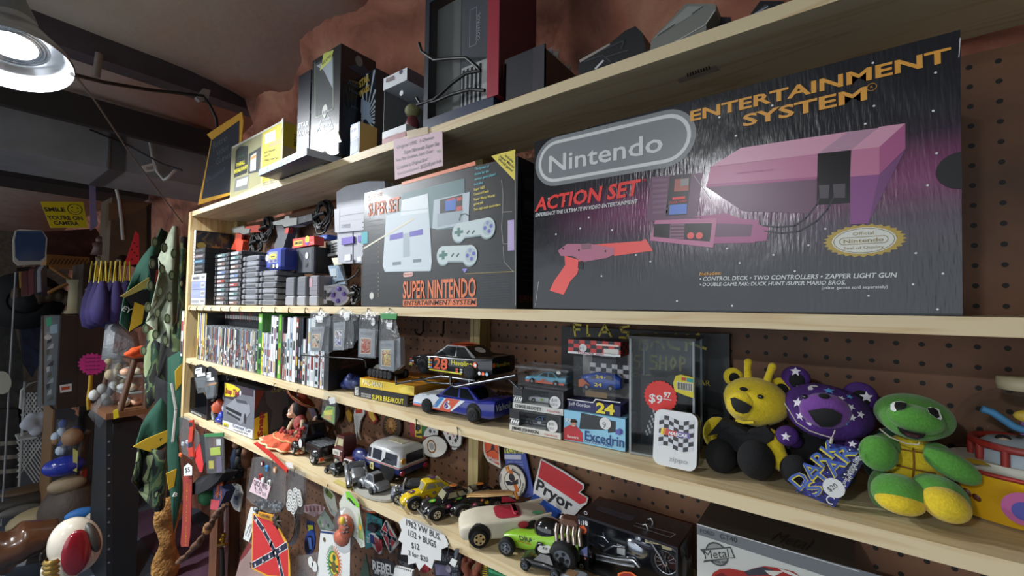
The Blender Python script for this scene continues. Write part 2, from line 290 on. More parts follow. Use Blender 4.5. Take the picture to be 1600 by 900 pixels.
# ---------- mesh builder ----------
GL={}
def glyph(t,b):
 if(t,b) in GL:return GL[(t,b)]
 cu=bpy.data.curves.new('t','FONT');cu.body=t;cu.resolution_u=2;cu.offset=b;cu.space_line=.95
 o=bpy.data.objects.new('t',cu);C.objects.link(o)
 me=bpy.data.meshes.new_from_object(o)
 r=([v.co.copy() for v in me.vertices],[list(p.vertices) for p in me.polygons])
 bpy.data.objects.remove(o);bpy.data.curves.remove(cu);bpy.data.meshes.remove(me)
 GL[(t,b)]=r;return r
EPS=.00035
class MB:
 D=M.Identity(4)
 def __init__(s):s.v=[];s.f=[];s.k=[];s.s=[];s.M=[];s.T=MB.D
 def add(s,vs,fs,mt,sm=False):
  if mt not in s.M:s.M.append(mt)
  i=s.M.index(mt);b=len(s.v);s.v+=[s.T@V(p) for p in vs]
  for f in fs:s.f.append([b+j for j in f]);s.k.append(i);s.s.append(sm)
  return s
 def box(s,a,b,mt,bv=0,mats=None):
  (x0,y0,z0),(x1,y1,z1)=a,b
  if bv:return s.rbox(a,b,mt,bv)
  vs=[(x0,y0,z0),(x1,y0,z0),(x1,y1,z0),(x0,y1,z0),(x0,y0,z1),(x1,y0,z1),(x1,y1,z1),(x0,y1,z1)]
  fs=[(0,1,5,4),(1,2,6,5),(2,3,7,6),(3,0,4,7),(4,5,6,7),(3,2,1,0)] # front right back left top bottom
  if mats:
   for f,q in zip(fs,mats):s.add([vs[i] for i in f],[(0,1,2,3)],q or mt)
   return s
  return s.add(vs,fs,mt)
 def rbox(s,a,b,mt,bv):
  "box with chamfered vertical and horizontal edges"
  (x0,y0,z0),(x1,y1,z1)=a,b
  def ring(z,i):return[(x0+i+bv,y0+i,z),(x1-i-bv,y0+i,z),(x1-i,y0+i+bv,z),(x1-i,y1-i-bv,z),(x1-i-bv,y1-i,z),(x0+i+bv,y1-i,z),(x0+i,y1-i-bv,z),(x0+i,y0+i+bv,z)]
  return s.loft([ring(z0,bv),ring(z0+bv,0),ring(z1-bv,0),ring(z1,bv)],mt,sm=False)
 def loft(s,R,mt,sm=True,cap=True,closed=True,flip=False):
  n=len(R[0]);vs=[p for r in R for p in r];fs=[]
  for i in range(len(R)-1):
   for j in range(n if closed else n-1):
    k=(j+1)%n;q=(i*n+j,i*n+k,(i+1)*n+k,(i+1)*n+j);fs.append(q[::-1] if flip else q)
  s.add(vs,fs,mt,sm)
  if cap and closed:
   s.add(R[0],[tuple(range(n))[::-1]],mt);s.add(R[-1],[tuple(range(n))],mt)
  return s
 def cyl(s,p,q,r,mt,n=14,r2=None,cap=True,sm=True):
  p,q=V(p),V(q);d=(q-p).normalized();a=d.orthogonal().normalized();b=d.cross(a);r2=r if r2 is None else r2
  ring=lambda c,r:[c+a*(r*cos(t))+b*(r*sin(t)) for t in[2*PI*i/n for i in range(n)]]
  return s.loft([ring(p,r),ring(q,r2)],mt,sm,cap)
 def tube(s,P,r,mt,n=6,cap=True):
  P=[V(p) for p in P];R=[];a=None
  for i,p in enumerate(P):
   d=(P[min(i+1,len(P)-1)]-P[max(i-1,0)]).normalized()
   if a is None:a=d.orthogonal().normalized()
   else:a=(a-d*a.dot(d));a=a.normalized() if a.length>1e-6 else d.orthogonal().normalized()
   b=d.cross(a);q=r[i] if isinstance(r,(list,tuple)) else r
   R.append([p+a*(q*cos(t))+b*(q*sin(t)) for t in[2*PI*k/n for k in range(n)]])
  return s.loft(R,mt,True,cap)
 def lathe(s,pr,mt,n=24,c=(0,0,0),ax='z'):
  R=[];c=V(c)
  for r,h in pr:
   q=[]
   for i in range(n):
    t=2*PI*i/n;x,y=max(r,1e-5)*cos(t),max(r,1e-5)*sin(t)
    q.append(c+(V((x,y,h)) if ax=='z' else V((x,h,-y)) if ax=='y' else V((h,x,y))))
   R.append(q)
  return s.loft(R,mt,True,False)
 def ball(s,c,r,mt,n=16,k=10,sq=1):
  c=V(c);r=(r,r,r) if not isinstance(r,(tuple,list)) else r
  f=lambda x:math.copysign(abs(x)**sq,x)
  R=[[c+V((r[0]*f(cos(t))*f(sin(p)),r[1]*f(sin(t))*f(sin(p)),-r[2]*f(cos(p)))) for t in[2*PI*i/n for i in range(n)]] for p in[max(1e-3,min(PI-1e-3,PI*j/k)) for j in range(k+1)]]
  return s.loft(R,mt,True,False)
 def ext(s,P,d,mt,o=(0,0,0),ux=(1,0,0),uy=(0,0,1),side=None,sm=False):
  "2D outline P swept by vector d"
  o,ux,uy,d=V(o),V(ux),V(uy),V(d);a=[o+ux*p[0]+uy*p[1] for p in P]
  if ux.cross(uy).dot(d)>0:a=a[::-1]
  n=len(a);b=[p+d for p in a]
  A2=sum(P[i][0]*P[(i+1)%n][1]-P[(i+1)%n][0]*P[i][1] for i in range(n))
  if A2<0:a=a[::-1];b=b[::-1]
  s.add(a,[tuple(range(n))],mt);s.add(b,[tuple(range(n))[::-1]],mt)
  return s.add(a+b,[(i,i+n,(i+1)%n+n,(i+1)%n) for i in range(n)],side or mt,sm)
 def grid(s,fn,nu,nv,mt,sm=True):
  vs=[fn(i/nu,j/nv) for j in range(nv+1) for i in range(nu+1)]
  return s.add(vs,[(j*(nu+1)+i,j*(nu+1)+i+1,(j+1)*(nu+1)+i+1,(j+1)*(nu+1)+i) for j in range(nv) for i in range(nu)],mt,sm)
 def build(s,name,parent=None,loc=None,rot=None):
  me=bpy.data.meshes.new(name);me.from_pydata([tuple(p) for p in s.v],[],s.f)
  for q in s.M:me.materials.append(q)
  me.polygons.foreach_set('material_index',s.k);me.polygons.foreach_set('use_smooth',s.s);me.update()
  o=bpy.data.objects.new(name,me);C.objects.link(o)
  if parent:o.parent=parent
  if loc is not None:o.location=loc
  if rot is not None:o.rotation_euler=rot if isinstance(rot,(tuple,list)) else(0,0,rot)
  return o
def circ(cx,cy,r,n=20,ry=None,a0=0,a1=2*PI):
 ry=r if ry is None else ry;e=1 if abs(a1-a0)<2*PI-1e-6 else 0
 return[(cx+r*cos(a0+(a1-a0)*i/(n-e)),cy+ry*sin(a0+(a1-a0)*i/(n-e))) for i in range(n)]
def star(cx,cy,r,k=5,q=.42,a=PI/2,ry=None):
 ry=r if ry is None else ry
 return[(cx+(r if i%2==0 else r*q)*cos(a+PI*i/k),cy+(ry if i%2==0 else ry*q)*sin(a+PI*i/k)) for i in range(2*k)]
def rr(x,y,w,h,r,n=5):
 P=[]
 for cx,cy,a in((x+w-r,y+h-r,0),(x+r,y+h-r,PI/2),(x+r,y+r,PI),(x+w-r,y+r,1.5*PI)):P+=[(cx+r*cos(a+PI/2*i/n),cy+r*sin(a+PI/2*i/n)) for i in range(n+1)]
 return P
class Face:
 "prints flat artwork on a face: local frame o + x*ux + y*uy"
 def __init__(s,mb,o,ux=(1,0,0),uy=(0,0,1)):s.b=mb;s.o=V(o);s.x=V(ux).normalized();s.y=V(uy).normalized();s.n=s.x.cross(s.y)
 def q(s,p,l):return s.o+s.x*p[0]+s.y*p[1]+s.n*(l*EPS)
 def poly(s,P,mt,l=2):
  if sum(P[i][0]*P[(i+1)%len(P)][1]-P[(i+1)%len(P)][0]*P[i][1] for i in range(len(P)))<0:P=P[::-1]
  s.b.add([s.q(p,l) for p in P],[tuple(range(len(P)))],mt)
 def rect(s,x,y,w,h,mt,l=1):s.poly([(x,y),(x+w,y),(x+w,y+h),(x,y+h)],mt,l)
 def disc(s,x,y,r,mt,l=2,ry=None,n=20):s.poly(circ(x,y,r,n,ry),mt,l)
 def ring(s,x,y,r,w,mt,l=2,n=20,ry=None,a0=0,a1=2*PI):
  ry=ry or r
  s.strip(circ(x,y,r,n,ry,a0,a1)+([] if a1-a0<6.28 else[(x+r,y)]),w,mt,l)
 def strip(s,P,w,mt,l=2):
  for i in range(len(P)-1):
   a,b=V(P[i]),V(P[i+1]);d=b-a
   if d.length<1e-7:continue
   d.normalize();n=V((-d.y,d.x))*w/2;e=d*w*.25
   s.poly([tuple(a-n-e),tuple(b-n+e),tuple(b+n+e),tuple(a+n-e)],mt,l)
 def text(s,t,x,y,h,mt,l=3,w=None,b=.0,sh=0,al='l',ang=0,sx=1,cur=0):
  "h: capital height; w: fit width; ang: rotation; sh: slant"
  b*=.6;vs,fs=glyph(t,b)
  if not vs:return
  x0=min(p.x for p in vs);x1=max(p.x for p in vs);H=[p.y for p in glyph('H',b)[0]];k=h/(max(H)-min(H));kx=k*sx
  if w:kx=w/(x1-x0)
  ofs={'l':-x0,'c':-(x0+x1)/2,'r':-x1}[al];ca,sa=cos(ang),sin(ang);P=[]
  for p in vs:
   px=(p.x+ofs)*kx+p.y*k*sh;py=p.y*k+cur*((p.x-x0)/(x1-x0)-.5)**2
   P.append(s.q((x+px*ca-py*sa,y+px*sa+py*ca),l))
  s.b.add(P,fs,mt)
class PF(Face):
 "the same, on a plane of the place, with outlines taken as photograph pixels (o: parent's world matrix)"
 def __init__(s,mb,p,n=(0,-1,0),mw=None):
  s.p=V(p);nn=V(n).normalized();y=V((0,0,1));y=(y-nn*y.dot(nn)).normalized();x=y.cross(nn)
  s.mw=mw or M.Identity(4);s.iv=s.mw.inverted();s.wn=nn;s.wx=x;s.wy=y
  Face.__init__(s,mb,s.iv@s.p,s.iv.to_3x3()@x,s.iv.to_3x3()@y)
 def u(s,px,py):h=hit(px,py,s.p,s.wn)-s.p;return(h.dot(s.wx),h.dot(s.wy))
 def P(s,pts,mt,l=2):s.poly([s.u(*p) for p in pts],mt,l)
 def S(s,pts,w,mt,l=2):s.strip([s.u(*p) for p in pts],w,mt,l)
 def D(s,px,py,r,mt,l=2,k=1):
  a=V(s.u(px,py));R=(V(s.u(px,py-r))-a).length;s.disc(a.x,a.y,R*k,mt,l,R)
 def X(s,t,p0,p1,h,mt,l=3,b=0,sh=0):
  "text from pixel p0 to pixel p1 along its baseline, capitals h pixels tall at p0"
  a,c=V(s.u(*p0)),V(s.u(*p1));d=c-a;H=(V(s.u(p0[0],p0[1]-h))-a).length
  s.text(t,a.x,a.y,H,mt,l,w=d.length,b=b,sh=sh,ang=math.atan2(d.y,d.x))
# ---------- things ----------
def tag(o,label=None,cat=None,group=None,kind=None):
 if label:o['label']=label
 if cat:o['category']=cat
 if group:o['group']=group
 if kind:o['kind']=kind
 return o
def thing(name,label,cat,loc,rot=0,group=None):
 o=bpy.data.objects.new(name,None);C.objects.link(o);o.empty_display_size=.02;o.location=loc
 o.rotation_euler=rot if isinstance(rot,(tuple,list)) else(0,0,rot);return tag(o,label,cat,group)
def mw(o):return M.LocRotScale(o.location,o.rotation_euler,o.scale)
def dup(o,loc=None,rot=None,label=None,group=None,parent=None):
 kids=list(o.children)
 c=o.copy();C.objects.link(c)
 if parent:c.parent=parent
 if loc is not None:c.location=loc
 if rot is not None:c.rotation_euler=rot if isinstance(rot,(tuple,list)) else(0,0,rot)
 if label:c['label']=label
 if group:c['group']=group
 for k in kids:dup(k,parent=c)
 return c
PINE=wood('pine_board','dac7a0','cdb285','94703f');POST=wood('post_pine','a99867','8f7c4c','6b4f30',(18,18,1.0))
PINEV=wood('pine_upright','cfb585','bb9863','8a6238',(16,16,1.2))
PEG=pegmat();ROCK=rockmat('red_rock_wall','6e4335','b07058','cf9a7a',3.2);CEIL=rockmat('grey_plaster','a8a298','bdb6ac','cec8bd',2.2,.3,'8a5844')
BLK=m('0e0f11');WHT=m('e4e6e6');GREY=m('8c8f93');STEEL=m('b9bcc0',.28,1);DKST=m('3a3b3d',.35,1);RUB=m('0b0b0c',.75);GOLD=m('b98a2e',.3,1)
# ---------- shelving unit ----------
YF,YW=.597,.781
XL,XR=-2.03,.62
def zA(x):return CZ+.3547+(x+2.03)*.0059
def zB(x):return CZ+(-.0165+(x+2.03)*.0076 if x<-.85 else-.0075+(x+.85)*.0024)
def zC(x):return CZ-.2215-(x+2.03)*.0026
def zD(x):return CZ-.4352-(x+2.03)*.002
unit=thing('shelving_unit','tall pine wall shelving unit with pegboard back and hooks along its shelf edges','shelves',(XL,YF,0))
UL=V((XL,YF,0))
shelf={}
for nm,zf in(('A',zA),('B',zB),('C',zC),('D',zD)):
 b=MB();xs=[XL-.001,-.85,XR];R=[]
 for x in xs:
  z=zf(x);R.append([(x-XL,0.0,z-.0195),(x-XL,YW-YF,z-.0195),(x-XL,YW-YF,z-.001),(x-XL,.0,z-.001)])
 b.loft(R,PINE,sm=False);shelf[nm]=b.build('shelf_board',unit)
b=MB();b.box((-.024,-.004,CZ-.4545),(-.002,YW-YF+.002,CZ+.352),PINEV);b.build('side_panel',unit)
for px0,px1 in((735,750),):
 x0=at(px0,510,.743).x;x1=at(px1,510,.743).x
 b=MB();b.box((x0-XL,.743-YF,0),(x1-XL,YW-YF-.001,CZ+.335),POST);b.build('post',unit)
b=MB();b.box((0.0,.743-YF,CZ-.456),(.038,YW-YF-.001,CZ+.335),POST);b.build('post',unit)
b=MB();b.box((0.0,.70-YF,0),(.075,YW-YF-.001,CZ-.457),wood('stained_post','6b4128','55331f','3a2214',(18,18,1)));tag(b.build('post',unit),'dark brown stained lower post')
hx,hz=-.113181,CZ-.0455318
b=MB();b.box((-1.905,0,-1.45),(.8,.006,.385),PEG)
pg=b.build('pegboard_panel',unit,loc=(hx-XL-.0127,YW-YF,hz-.0127))
def hookmb(P,r,mt):
 b=MB();b.tube(P,r,mt,6);return b
def cuphook(px,py,nm,zf,s=1):
 p=at(px,py,YF);P=[V((0,.002,0)),V((0,-.006,0))]+[V((0,-.006-.0065*sin(t),-.0075+.0075*cos(t)))*1 for t in[PI*i/7*1.35 for i in range(1,8)]]
 hk=hookmb([(q.x,q.y*s,q.z*s) for q in P],.0011,DKST).build('cup_hook',shelf[nm],loc=(p.x-XL,0,p.z));hk.rotation_euler=(0,0,.9)
for px in(299,309,320,332,347,361,376,410,431,452,478,501,535,575,608):cuphook(px,479.5+(px-299)*.008,'B',zB)
for px,py in((300,567),(309,570),(357,586),(371,588),(430,599),(466,608),(514,620),(650,655),(714,668)):cuphook(px,py,'C',zC,1.3)
for px,py in((299,658),(310,663),(322,669),(348,682),(428,716),(461,732),(512,757),(541,772),(700,850),(560,781)):cuphook(px,py,'D',zD,1.2)
b=MB();q=PF(b,(0,0,zA(-.2)-.0200),(0,0,-1));
def onA(px,py):h=atZ(px,py,zA(-.2)-.0199);return(h.x-XL,h.y-YF,h.z)
b.add([onA(1058,124),onA(1062,130),onA(1124,109),onA(1119,102)],[(0,1,2,3)],m('a79a8c'))
for i in range(9):b.add([V(onA(1074+i*4.2,120-i*1.45))-V((0,0,.0003)),V(onA(1076+i*4.2,119.3-i*1.45))-V((0,0,.0003)),V(onA(1075+i*4.2,114-i*1.45))-V((0,0,.0003)),V(onA(1073+i*4.2,114.7-i*1.45))-V((0,0,.0003))],[(0,1,2,3)],m('2a2522'))
tag(b.build('barcode_sticker',unit),'torn barcode sticker under the board')
# ---------- the room ----------
def noise(x,y,z=0):
 return sin(x*5.1+y*3.3)*.5+sin(x*11.7-y*8.9+z)*.3+sin(x*23.1+y*19.7)*.2
b=MB();b.box((-9.5,-4,-.05),(2.2,2.2,0),m('49525e',.95,bu=.5,bs=220,va=.35));tag(b.build('floor'),kind='structure')
def wallpt(u,v):
 x=-9.2+11.2*u;y=.84+.34*max(0,min(1,(-2.07-x)/.12))
 z=v*2.62;n=noise(x*1.3,z*1.7)*.035
 c=max(0,z-2.18);return(x,y+n-c*c*1.6,z)
b=MB();b.grid(wallpt,260,70,ROCK);tag(b.build('wall_back'),kind='structure')
b=MB();b.box((-9.3,-4,0),(-9.2,2.2,2.7),m('5a5248',.9,bu=.4,bs=20,va=.3));tag(b.build('wall_left'),kind='structure')
b=MB();b.box((1.55,-4,0),(1.6,.84,2.6),m('6a5b4d',.9));tag(b.build('unseen_wall_right'),kind='structure')  # unseen wall, added to block ambient light and darken the right side
def ceilpt(u,v):
 x=-9.2+11.2*u;y=-4+5.0*v;e=[2,-2.2,-2.75,-4.6,-9.3]
 z=2.62
 for i in range(4):
  if e[i+1]<=x<=e[i]:
   t=(x-e[i+1])/(e[i]-e[i+1]);z=2.43+.06*sin(PI*t)
 w=max(0,min(1.2,(y-.4-.3*max(0,min(1,(-2-x)/.3)))/.45));z-=.09*w**2*(1+.3*noise(x*.8,y));return(x,y,z+noise(x*.5,y*.4)*.01)
b=MB();b.grid(ceilpt,180,60,CEIL);tag(b.build('ceiling'),kind='structure')
# ---------- boxes ----------
def fbox(bl,br,tl,Y,d,mt,z=None,mats=None,tk=None):
 "box parallel to the wall: bottom-left, bottom-right, top-left corners of its front"
 p=at(*bl,Y);q=at(*br,Y);z=p.z if z is None else z;h=at(*tl,Y).z-z;w=q.x-p.x
 loc=V((p.x,Y,z));b=MB();b.box((0,0,0),(w,d,h),mt,mats=mats)
 return b,PF(b,loc,(0,-1,0),T_(loc)),loc,w,h
def side(b,w,h,d):return Face(b,(w,0,0),(0,1,0),(0,0,1))
def topf(b,w,h,d):return Face(b,(0,0,h),(1,0,0),(0,1,0))
def fin(b,name,label,cat,loc,rot=0,group=None):return tag(b.build(name,loc=loc,rot=rot),label,cat,group)
def Z(L,ox,oy,s):
 if isinstance(L[0],list):return[(ox+x/s,oy+y/s) for x,y in L[0]]
 return(ox+L[0]/s,oy+L[1]/s) if isinstance(L[0],(int,float)) else[(ox+x/s,oy+y/s) for x,y in L]
def pill(f,c0,c1,hpx,mt,l):
 a,c=V(f.u(*c0)),V(f.u(*c1));R=(V(f.u(c0[0],c0[1]-hpx))-a).length;t=math.atan2(c.y-a.y,c.x-a.x)
 f.poly(circ(a.x,a.y,R,14,a0=t+PI/2,a1=t+1.5*PI)+circ(c.x,c.y,R,14,a0=t-PI/2,a1=t+PI/2),mt,l)
def starbox():
 mt=bpy.data.materials.new('glossy_print_night_sky');mt.use_nodes=True;N,L,b=nodes(mt)
 b.inputs['Roughness'].default_value=.22;b.inputs['Coat Weight'].default_value=.5;b.inputs['Coat Roughness'].default_value=.12
 tc=N.new('ShaderNodeTexCoord');sp=N.new('ShaderNodeSeparateXYZ');L.new(tc.outputs['Object'],sp.inputs[0])
 rp=N.new('ShaderNodeValToRGB');mr=N.new('ShaderNodeMapRange');mr.inputs[2].default_value=.27;L.new(sp.outputs['Z'],mr.inputs[0]);mr.inputs[1].default_value=0;L.new(mr.outputs[0],rp.inputs[0])
 e=rp.color_ramp.elements;e[0].color=lin('15171f');e[1].color=lin('17181f');e[0].position=.22;e[1].position=.78
 for p,c in((.38,'3a2038'),(.52,'7a3563'),(.60,'6d3058'),(.7,'2c1d2e')):k=e.new(p);k.color=lin(c)
 m2=N.new('ShaderNodeMapRange');m2.inputs[1].default_value=.02;m2.inputs[2].default_value=.20;L.new(sp.outputs['X'],m2.inputs[0])
 mx=N.new('ShaderNodeMix');mx.data_type='RGBA';L.new(m2.outputs[0],mx.inputs['Factor']);mx.inputs['A'].default_value=lin('16171d');L.new(rp.outputs[0],mx.inputs['B']);L.new(mx.outputs['Result'],b.inputs['Base Color'])
 nz=N.new('ShaderNodeTexNoise');nz.inputs['Scale'].default_value=1;mp=N.new('ShaderNodeMapping');mp.inputs['Scale'].default_value=(260,60,40);L.new(tc.outputs['Object'],mp.inputs[0]);L.new(mp.outputs[0],nz.inputs['Vector'])
 n2=N.new('ShaderNodeTexNoise');n2.inputs['Scale'].default_value=9;L.new(tc.outputs['Object'],n2.inputs['Vector'])
 ad=N.new('ShaderNodeMath');ad.operation='MULTIPLY_ADD';ad.inputs[1].default_value=6;L.new(n2.outputs['Fac'],ad.inputs[0]);L.new(nz.outputs['Fac'],ad.inputs[2])
 bp=N.new('ShaderNodeBump');bp.inputs['Strength'].default_value=.14;bp.inputs['Distance'].default_value=.004;L.new(ad.outputs[0],bp.inputs['Height']);L.new(bp.outputs[0],b.inputs['Normal']);return mt
def consolebox():
 bl,br,tl=(833,481),(1504,490),(835,222)
 NT=starbox();b,f,loc,w,h=fbox(bl,br,tl,.603,.11,m('17181d',.35),z=zB(-.15))
 f.P([(833,481),(1504,490.5),(1500.5,46.5),(835,222)],NT,.5)
 z5=lambda*L:Z(L,820,150,2.647);z6=lambda*L:Z(L,1060,40,2.963);z7=lambda*L:Z(L,1060,280,2.963)
 g=m('83878a',.3);w_=m('d9dbd9',.3);R=m('e8403c',.3);OR=m('e3a03f',.35);PK=m('c07596',.3);PK2=m('a85583',.3);PK3=m('d59ab0',.3);DK=m('241a22',.3);MV=m('6b4560',.3)
 pill(f,(869,252),(1040,217),38,g,1);pill(f,(869,252),(1040,217),32,w_,1.5);pill(f,(869,252),(1040,217),27,g,2)
 f.X('Nintendo',(858,270),(1036,236),26,w_,3,b=.022)
 f.X('ACTION SET',(836,330),(998,304),21,R,3,b=.05,sh=.18);f.X('TM',(1003,285),(1010,283),4,R,3)
 f.X('EXPERIENCE THE ULTIMATE IN VIDEO ENTERTAINMENT',(837,339),(996,317.5),5.5,w_,3,b=.03,sh=.18)
 RD=m('f0605a',.3)
 f.P(z5([(275,615),(485,600),(500,590),(530,640),(370,662),(365,628)]),RD,2);f.P(z5([(165,660),(232,680),(218,735),(190,765),(162,822),(104,805),(122,765),(168,700)]),RD,2)
 f.P(z5([(138,640),(175,612),(275,612),(370,628),(372,655),(340,670),(240,687),(200,662),(150,662)]),m('b66f86',.3),2.5);f.P(z5([(232,612),(275,610),(275,632),(236,636)]),m('8c6470',.3),3);f.P(z5([(222,685),(243,683),(241,718),(220,712)]),DK,2.5)
 for x,y in((225,637),(335,642),(160,632)):f.D(820+x/2.647,150+y/2.647,1.6,DK,3)
 f.P(z5([(525,335),(735,318),(712,512),(503,520)]),MV,2);f.P(z5([(600,331),(688,322),(670,492),(583,497)]),DK,2.5)
 for k in range(7):f.P(z5([(530,345+k*22),(592,340+k*22),(590,352+k*22),(528,357+k*22)]),m('7c5670',.3),2.5)
 f.P(z5([(612,420),(665,415),(663,425),(611,430)]),R,3);f.P(z5([(600,452),(672,446),(670,488),(597,492)]),m('5b7fd0',.3),3);f.P(z5([(622,345),(680,340),(678,392),(618,396)]),m('a8594d',.3),3);f.P(z5([(645,345),(680,340),(679,370),(645,374)]),m('8d8a86',.3),3.5)
 f.X('DUCK HUNT',(820+600/2.647,150+446/2.647),(820+672/2.647,150+439/2.647),3.2,R,3.5,b=.03)
 f.P(z5([(540,515),(795,505),(780,628),(518,598)]),PK,3);f.P(z5([(535,530),(775,527),(765,603),(533,583)]),DK,3.5);f.P(z5([(603,530),(663,529),(660,592),(600,588)]),m('8e6478',.3),4)
 for k in range(4):f.P(z5([(604,537+k*14),(662,536+k*14),(662,542+k*14),(604,543+k*14)]),m('5d3c50',.3),4.5)
 f.P(z5([(548,558),(556,548),(567,547),(569,557),(582,558),(581,570),(570,571),(568,583),(556,582),(556,572),(545,570)]),m('161016',.3),4.5)
 for x in(687,723):f.D(820+x/2.647,150+578/2.647,5.2,RD,4.5)
 f.P(z5([(690,500),(830,485),(1010,545),(1000,600),(780,610),(790,510)]),PK2,2.5);f.P(z7([(80,170),(375,190),(355,295),(165,298),(160,200)]),PK2,2.6);f.P(z7([(175,205),(345,210),(335,265),(170,268)]),MV,2.8)
 f.P(z6([(140,660),(290,567),(645,513),(785,492),(645,594),(150,656)]),PK3,2);f.P(z6([(150,655),(645,594),(645,712),(130,748)]),PK,2);f.P(z6([(130,735),(645,700),(645,712),(130,750)]),PK2,2.5)
 f.P(z6([(645,594),(785,492),(925,475),(800,577)]),m('b58aa0',.3),2);f.P(z6([(645,594),(800,577),(795,820),(640,830)]),m('120d12',.2),2.5)
 f.P(z6([(800,577),(905,490),(930,470),(1050,454),(930,563)]),PK3,2.6);f.P(z6([(800,577),(930,563),(930,690),(795,700)]),PK,2.6);f.P(z6([(930,563),(1050,454),(1050,572),(930,690)]),PK2,2.6)
 f.P(z6([(130,748),(645,712),(640,830),(640,870),(300,860)]),MV,2);f.P(z6([(795,700),(930,690),(878,918),(795,920)]),m('8a4a86',.3),2.6);f.P(z6([(930,690),(1050,575),(965,740),(878,918)]),m('744074',.3),2.6)
 f.P(z6([(650,740),(700,738),(695,800),(655,800)]),m('4a4048',.3),3);f.P(z6([(715,735),(772,732),(772,798),(720,798)]),m('4a4048',.3),3)
 f.S(z7([(660,70),(640,120),(590,180),(540,215),(460,222),(390,215)]),.0016,m('15101a',.3),2.7);f.S(z7([(725,70),(690,140),(640,195),(560,240),(480,250),(400,240)]),.0016,m('15101a',.3),2.7)
 f.X('NINTENDO ENTERTAINMENT SYSTEM',z6(270,690),z6(440,672),2.6,PK2,3)
 f.X('ENTERTAINMENT',(1078.6,190),(1486,95.3),16.5,OR,3,b=.045);f.X('SYSTEM',(1161,198),(1355,155.5),18.5,OR,3,b=.045);f.ring(*f.u(1362,136.5),.004,.0006,OR,3);f.X('R',(1360,139),(1364,138),4,OR,3)
 c=f.u(1348.6,376);f.poly(star(c[0],c[1],.0355,28,.90,ry=.0185*.98),m('b79a3c',.3),2);f.disc(c[0],c[1],.0275,m('dcdcd2',.3),2.5,.0145);
 gd=m('8f7a35',.3);f.ring(c[0],c[1],.0258,.0006,gd,3,ry=.0133)
 f.text('Official',c[0],c[1]+.0062,.0035,gd,3,al='c',sx=1.25);f.text('Seal of Quality',c[0],c[1]-.0092,.0032,gd,3,al='c',sx=1.25,w=.034);f.text('Nintendo',c[0],c[1]-.0018,.0042,gd,3,al='c',w=.034,b=.02)
 P=rr(c[0]-.0205,c[1]-.0035,.041,.0075,.0037);f.strip(P+P[:1],.0006,gd,3)
 f.X('Includes:',(1093,430.5),(1127,429),5.5,OR,3,b=.03,sh=.2)
 f.X('• CONTROL DECK • TWO CONTROLLERS • ZAPPER LIGHT GUN',(1093,438.8),(1400,433.4),6.2,w_,3,b=.03,sh=.18)
 f.X('• DOUBLE GAME PAK: DUCK HUNT /SUPER MARIO BROS.',(1093,447.2),(1321,444.5),5.4,w_,3,b=.03,sh=.18)
 f.X('(other games sold separately)',(1284,451.8),(1387,450.2),4.6,w_,3,b=.01)
 for x,y in((900,174),(1190,219),(435,371),(905,373),(190,425),(1179,396),(865,456),(266,511),(1195,592),(1153,740)):f.D(1060+x/2.963,40+y/2.963,1.6,WHT,2.2)
 for x,y in((680,230),(602,306),(440,351),(226,321),(284,388),(539,426),(1098,343),(1224,437),(1086,487),(880,540),(1199,603),(249,586)):f.D(1060+x/2.963,280+y/2.963,1.5,WHT,2.2)
 for x,y in((100,425),(165,435),(265,503),(130,572),(230,548),(318,745),(520,685),(460,658),(630,848),(362,555),(640,575)):f.D(820+x/2.647,150+y/2.647,1.4,WHT,2.2)
 c=f.u(1502.5,266);f.poly(circ(c[0],c[1],.0185,14,a0=PI/2,a1=1.5*PI),m('08080a'),3)
 for a,c_ in(((972,196),(1000,190)),((1085,275),(1110,310)),((837,478),(842,440)),((1500,60),(1498,90))):f.S([a,c_],.0007,m('c9c9c9'),2.4)
 return fin(b,'console_carton','largest carton, black and pink, with a light gun and grey pill logo','box',loc)
consolebox()
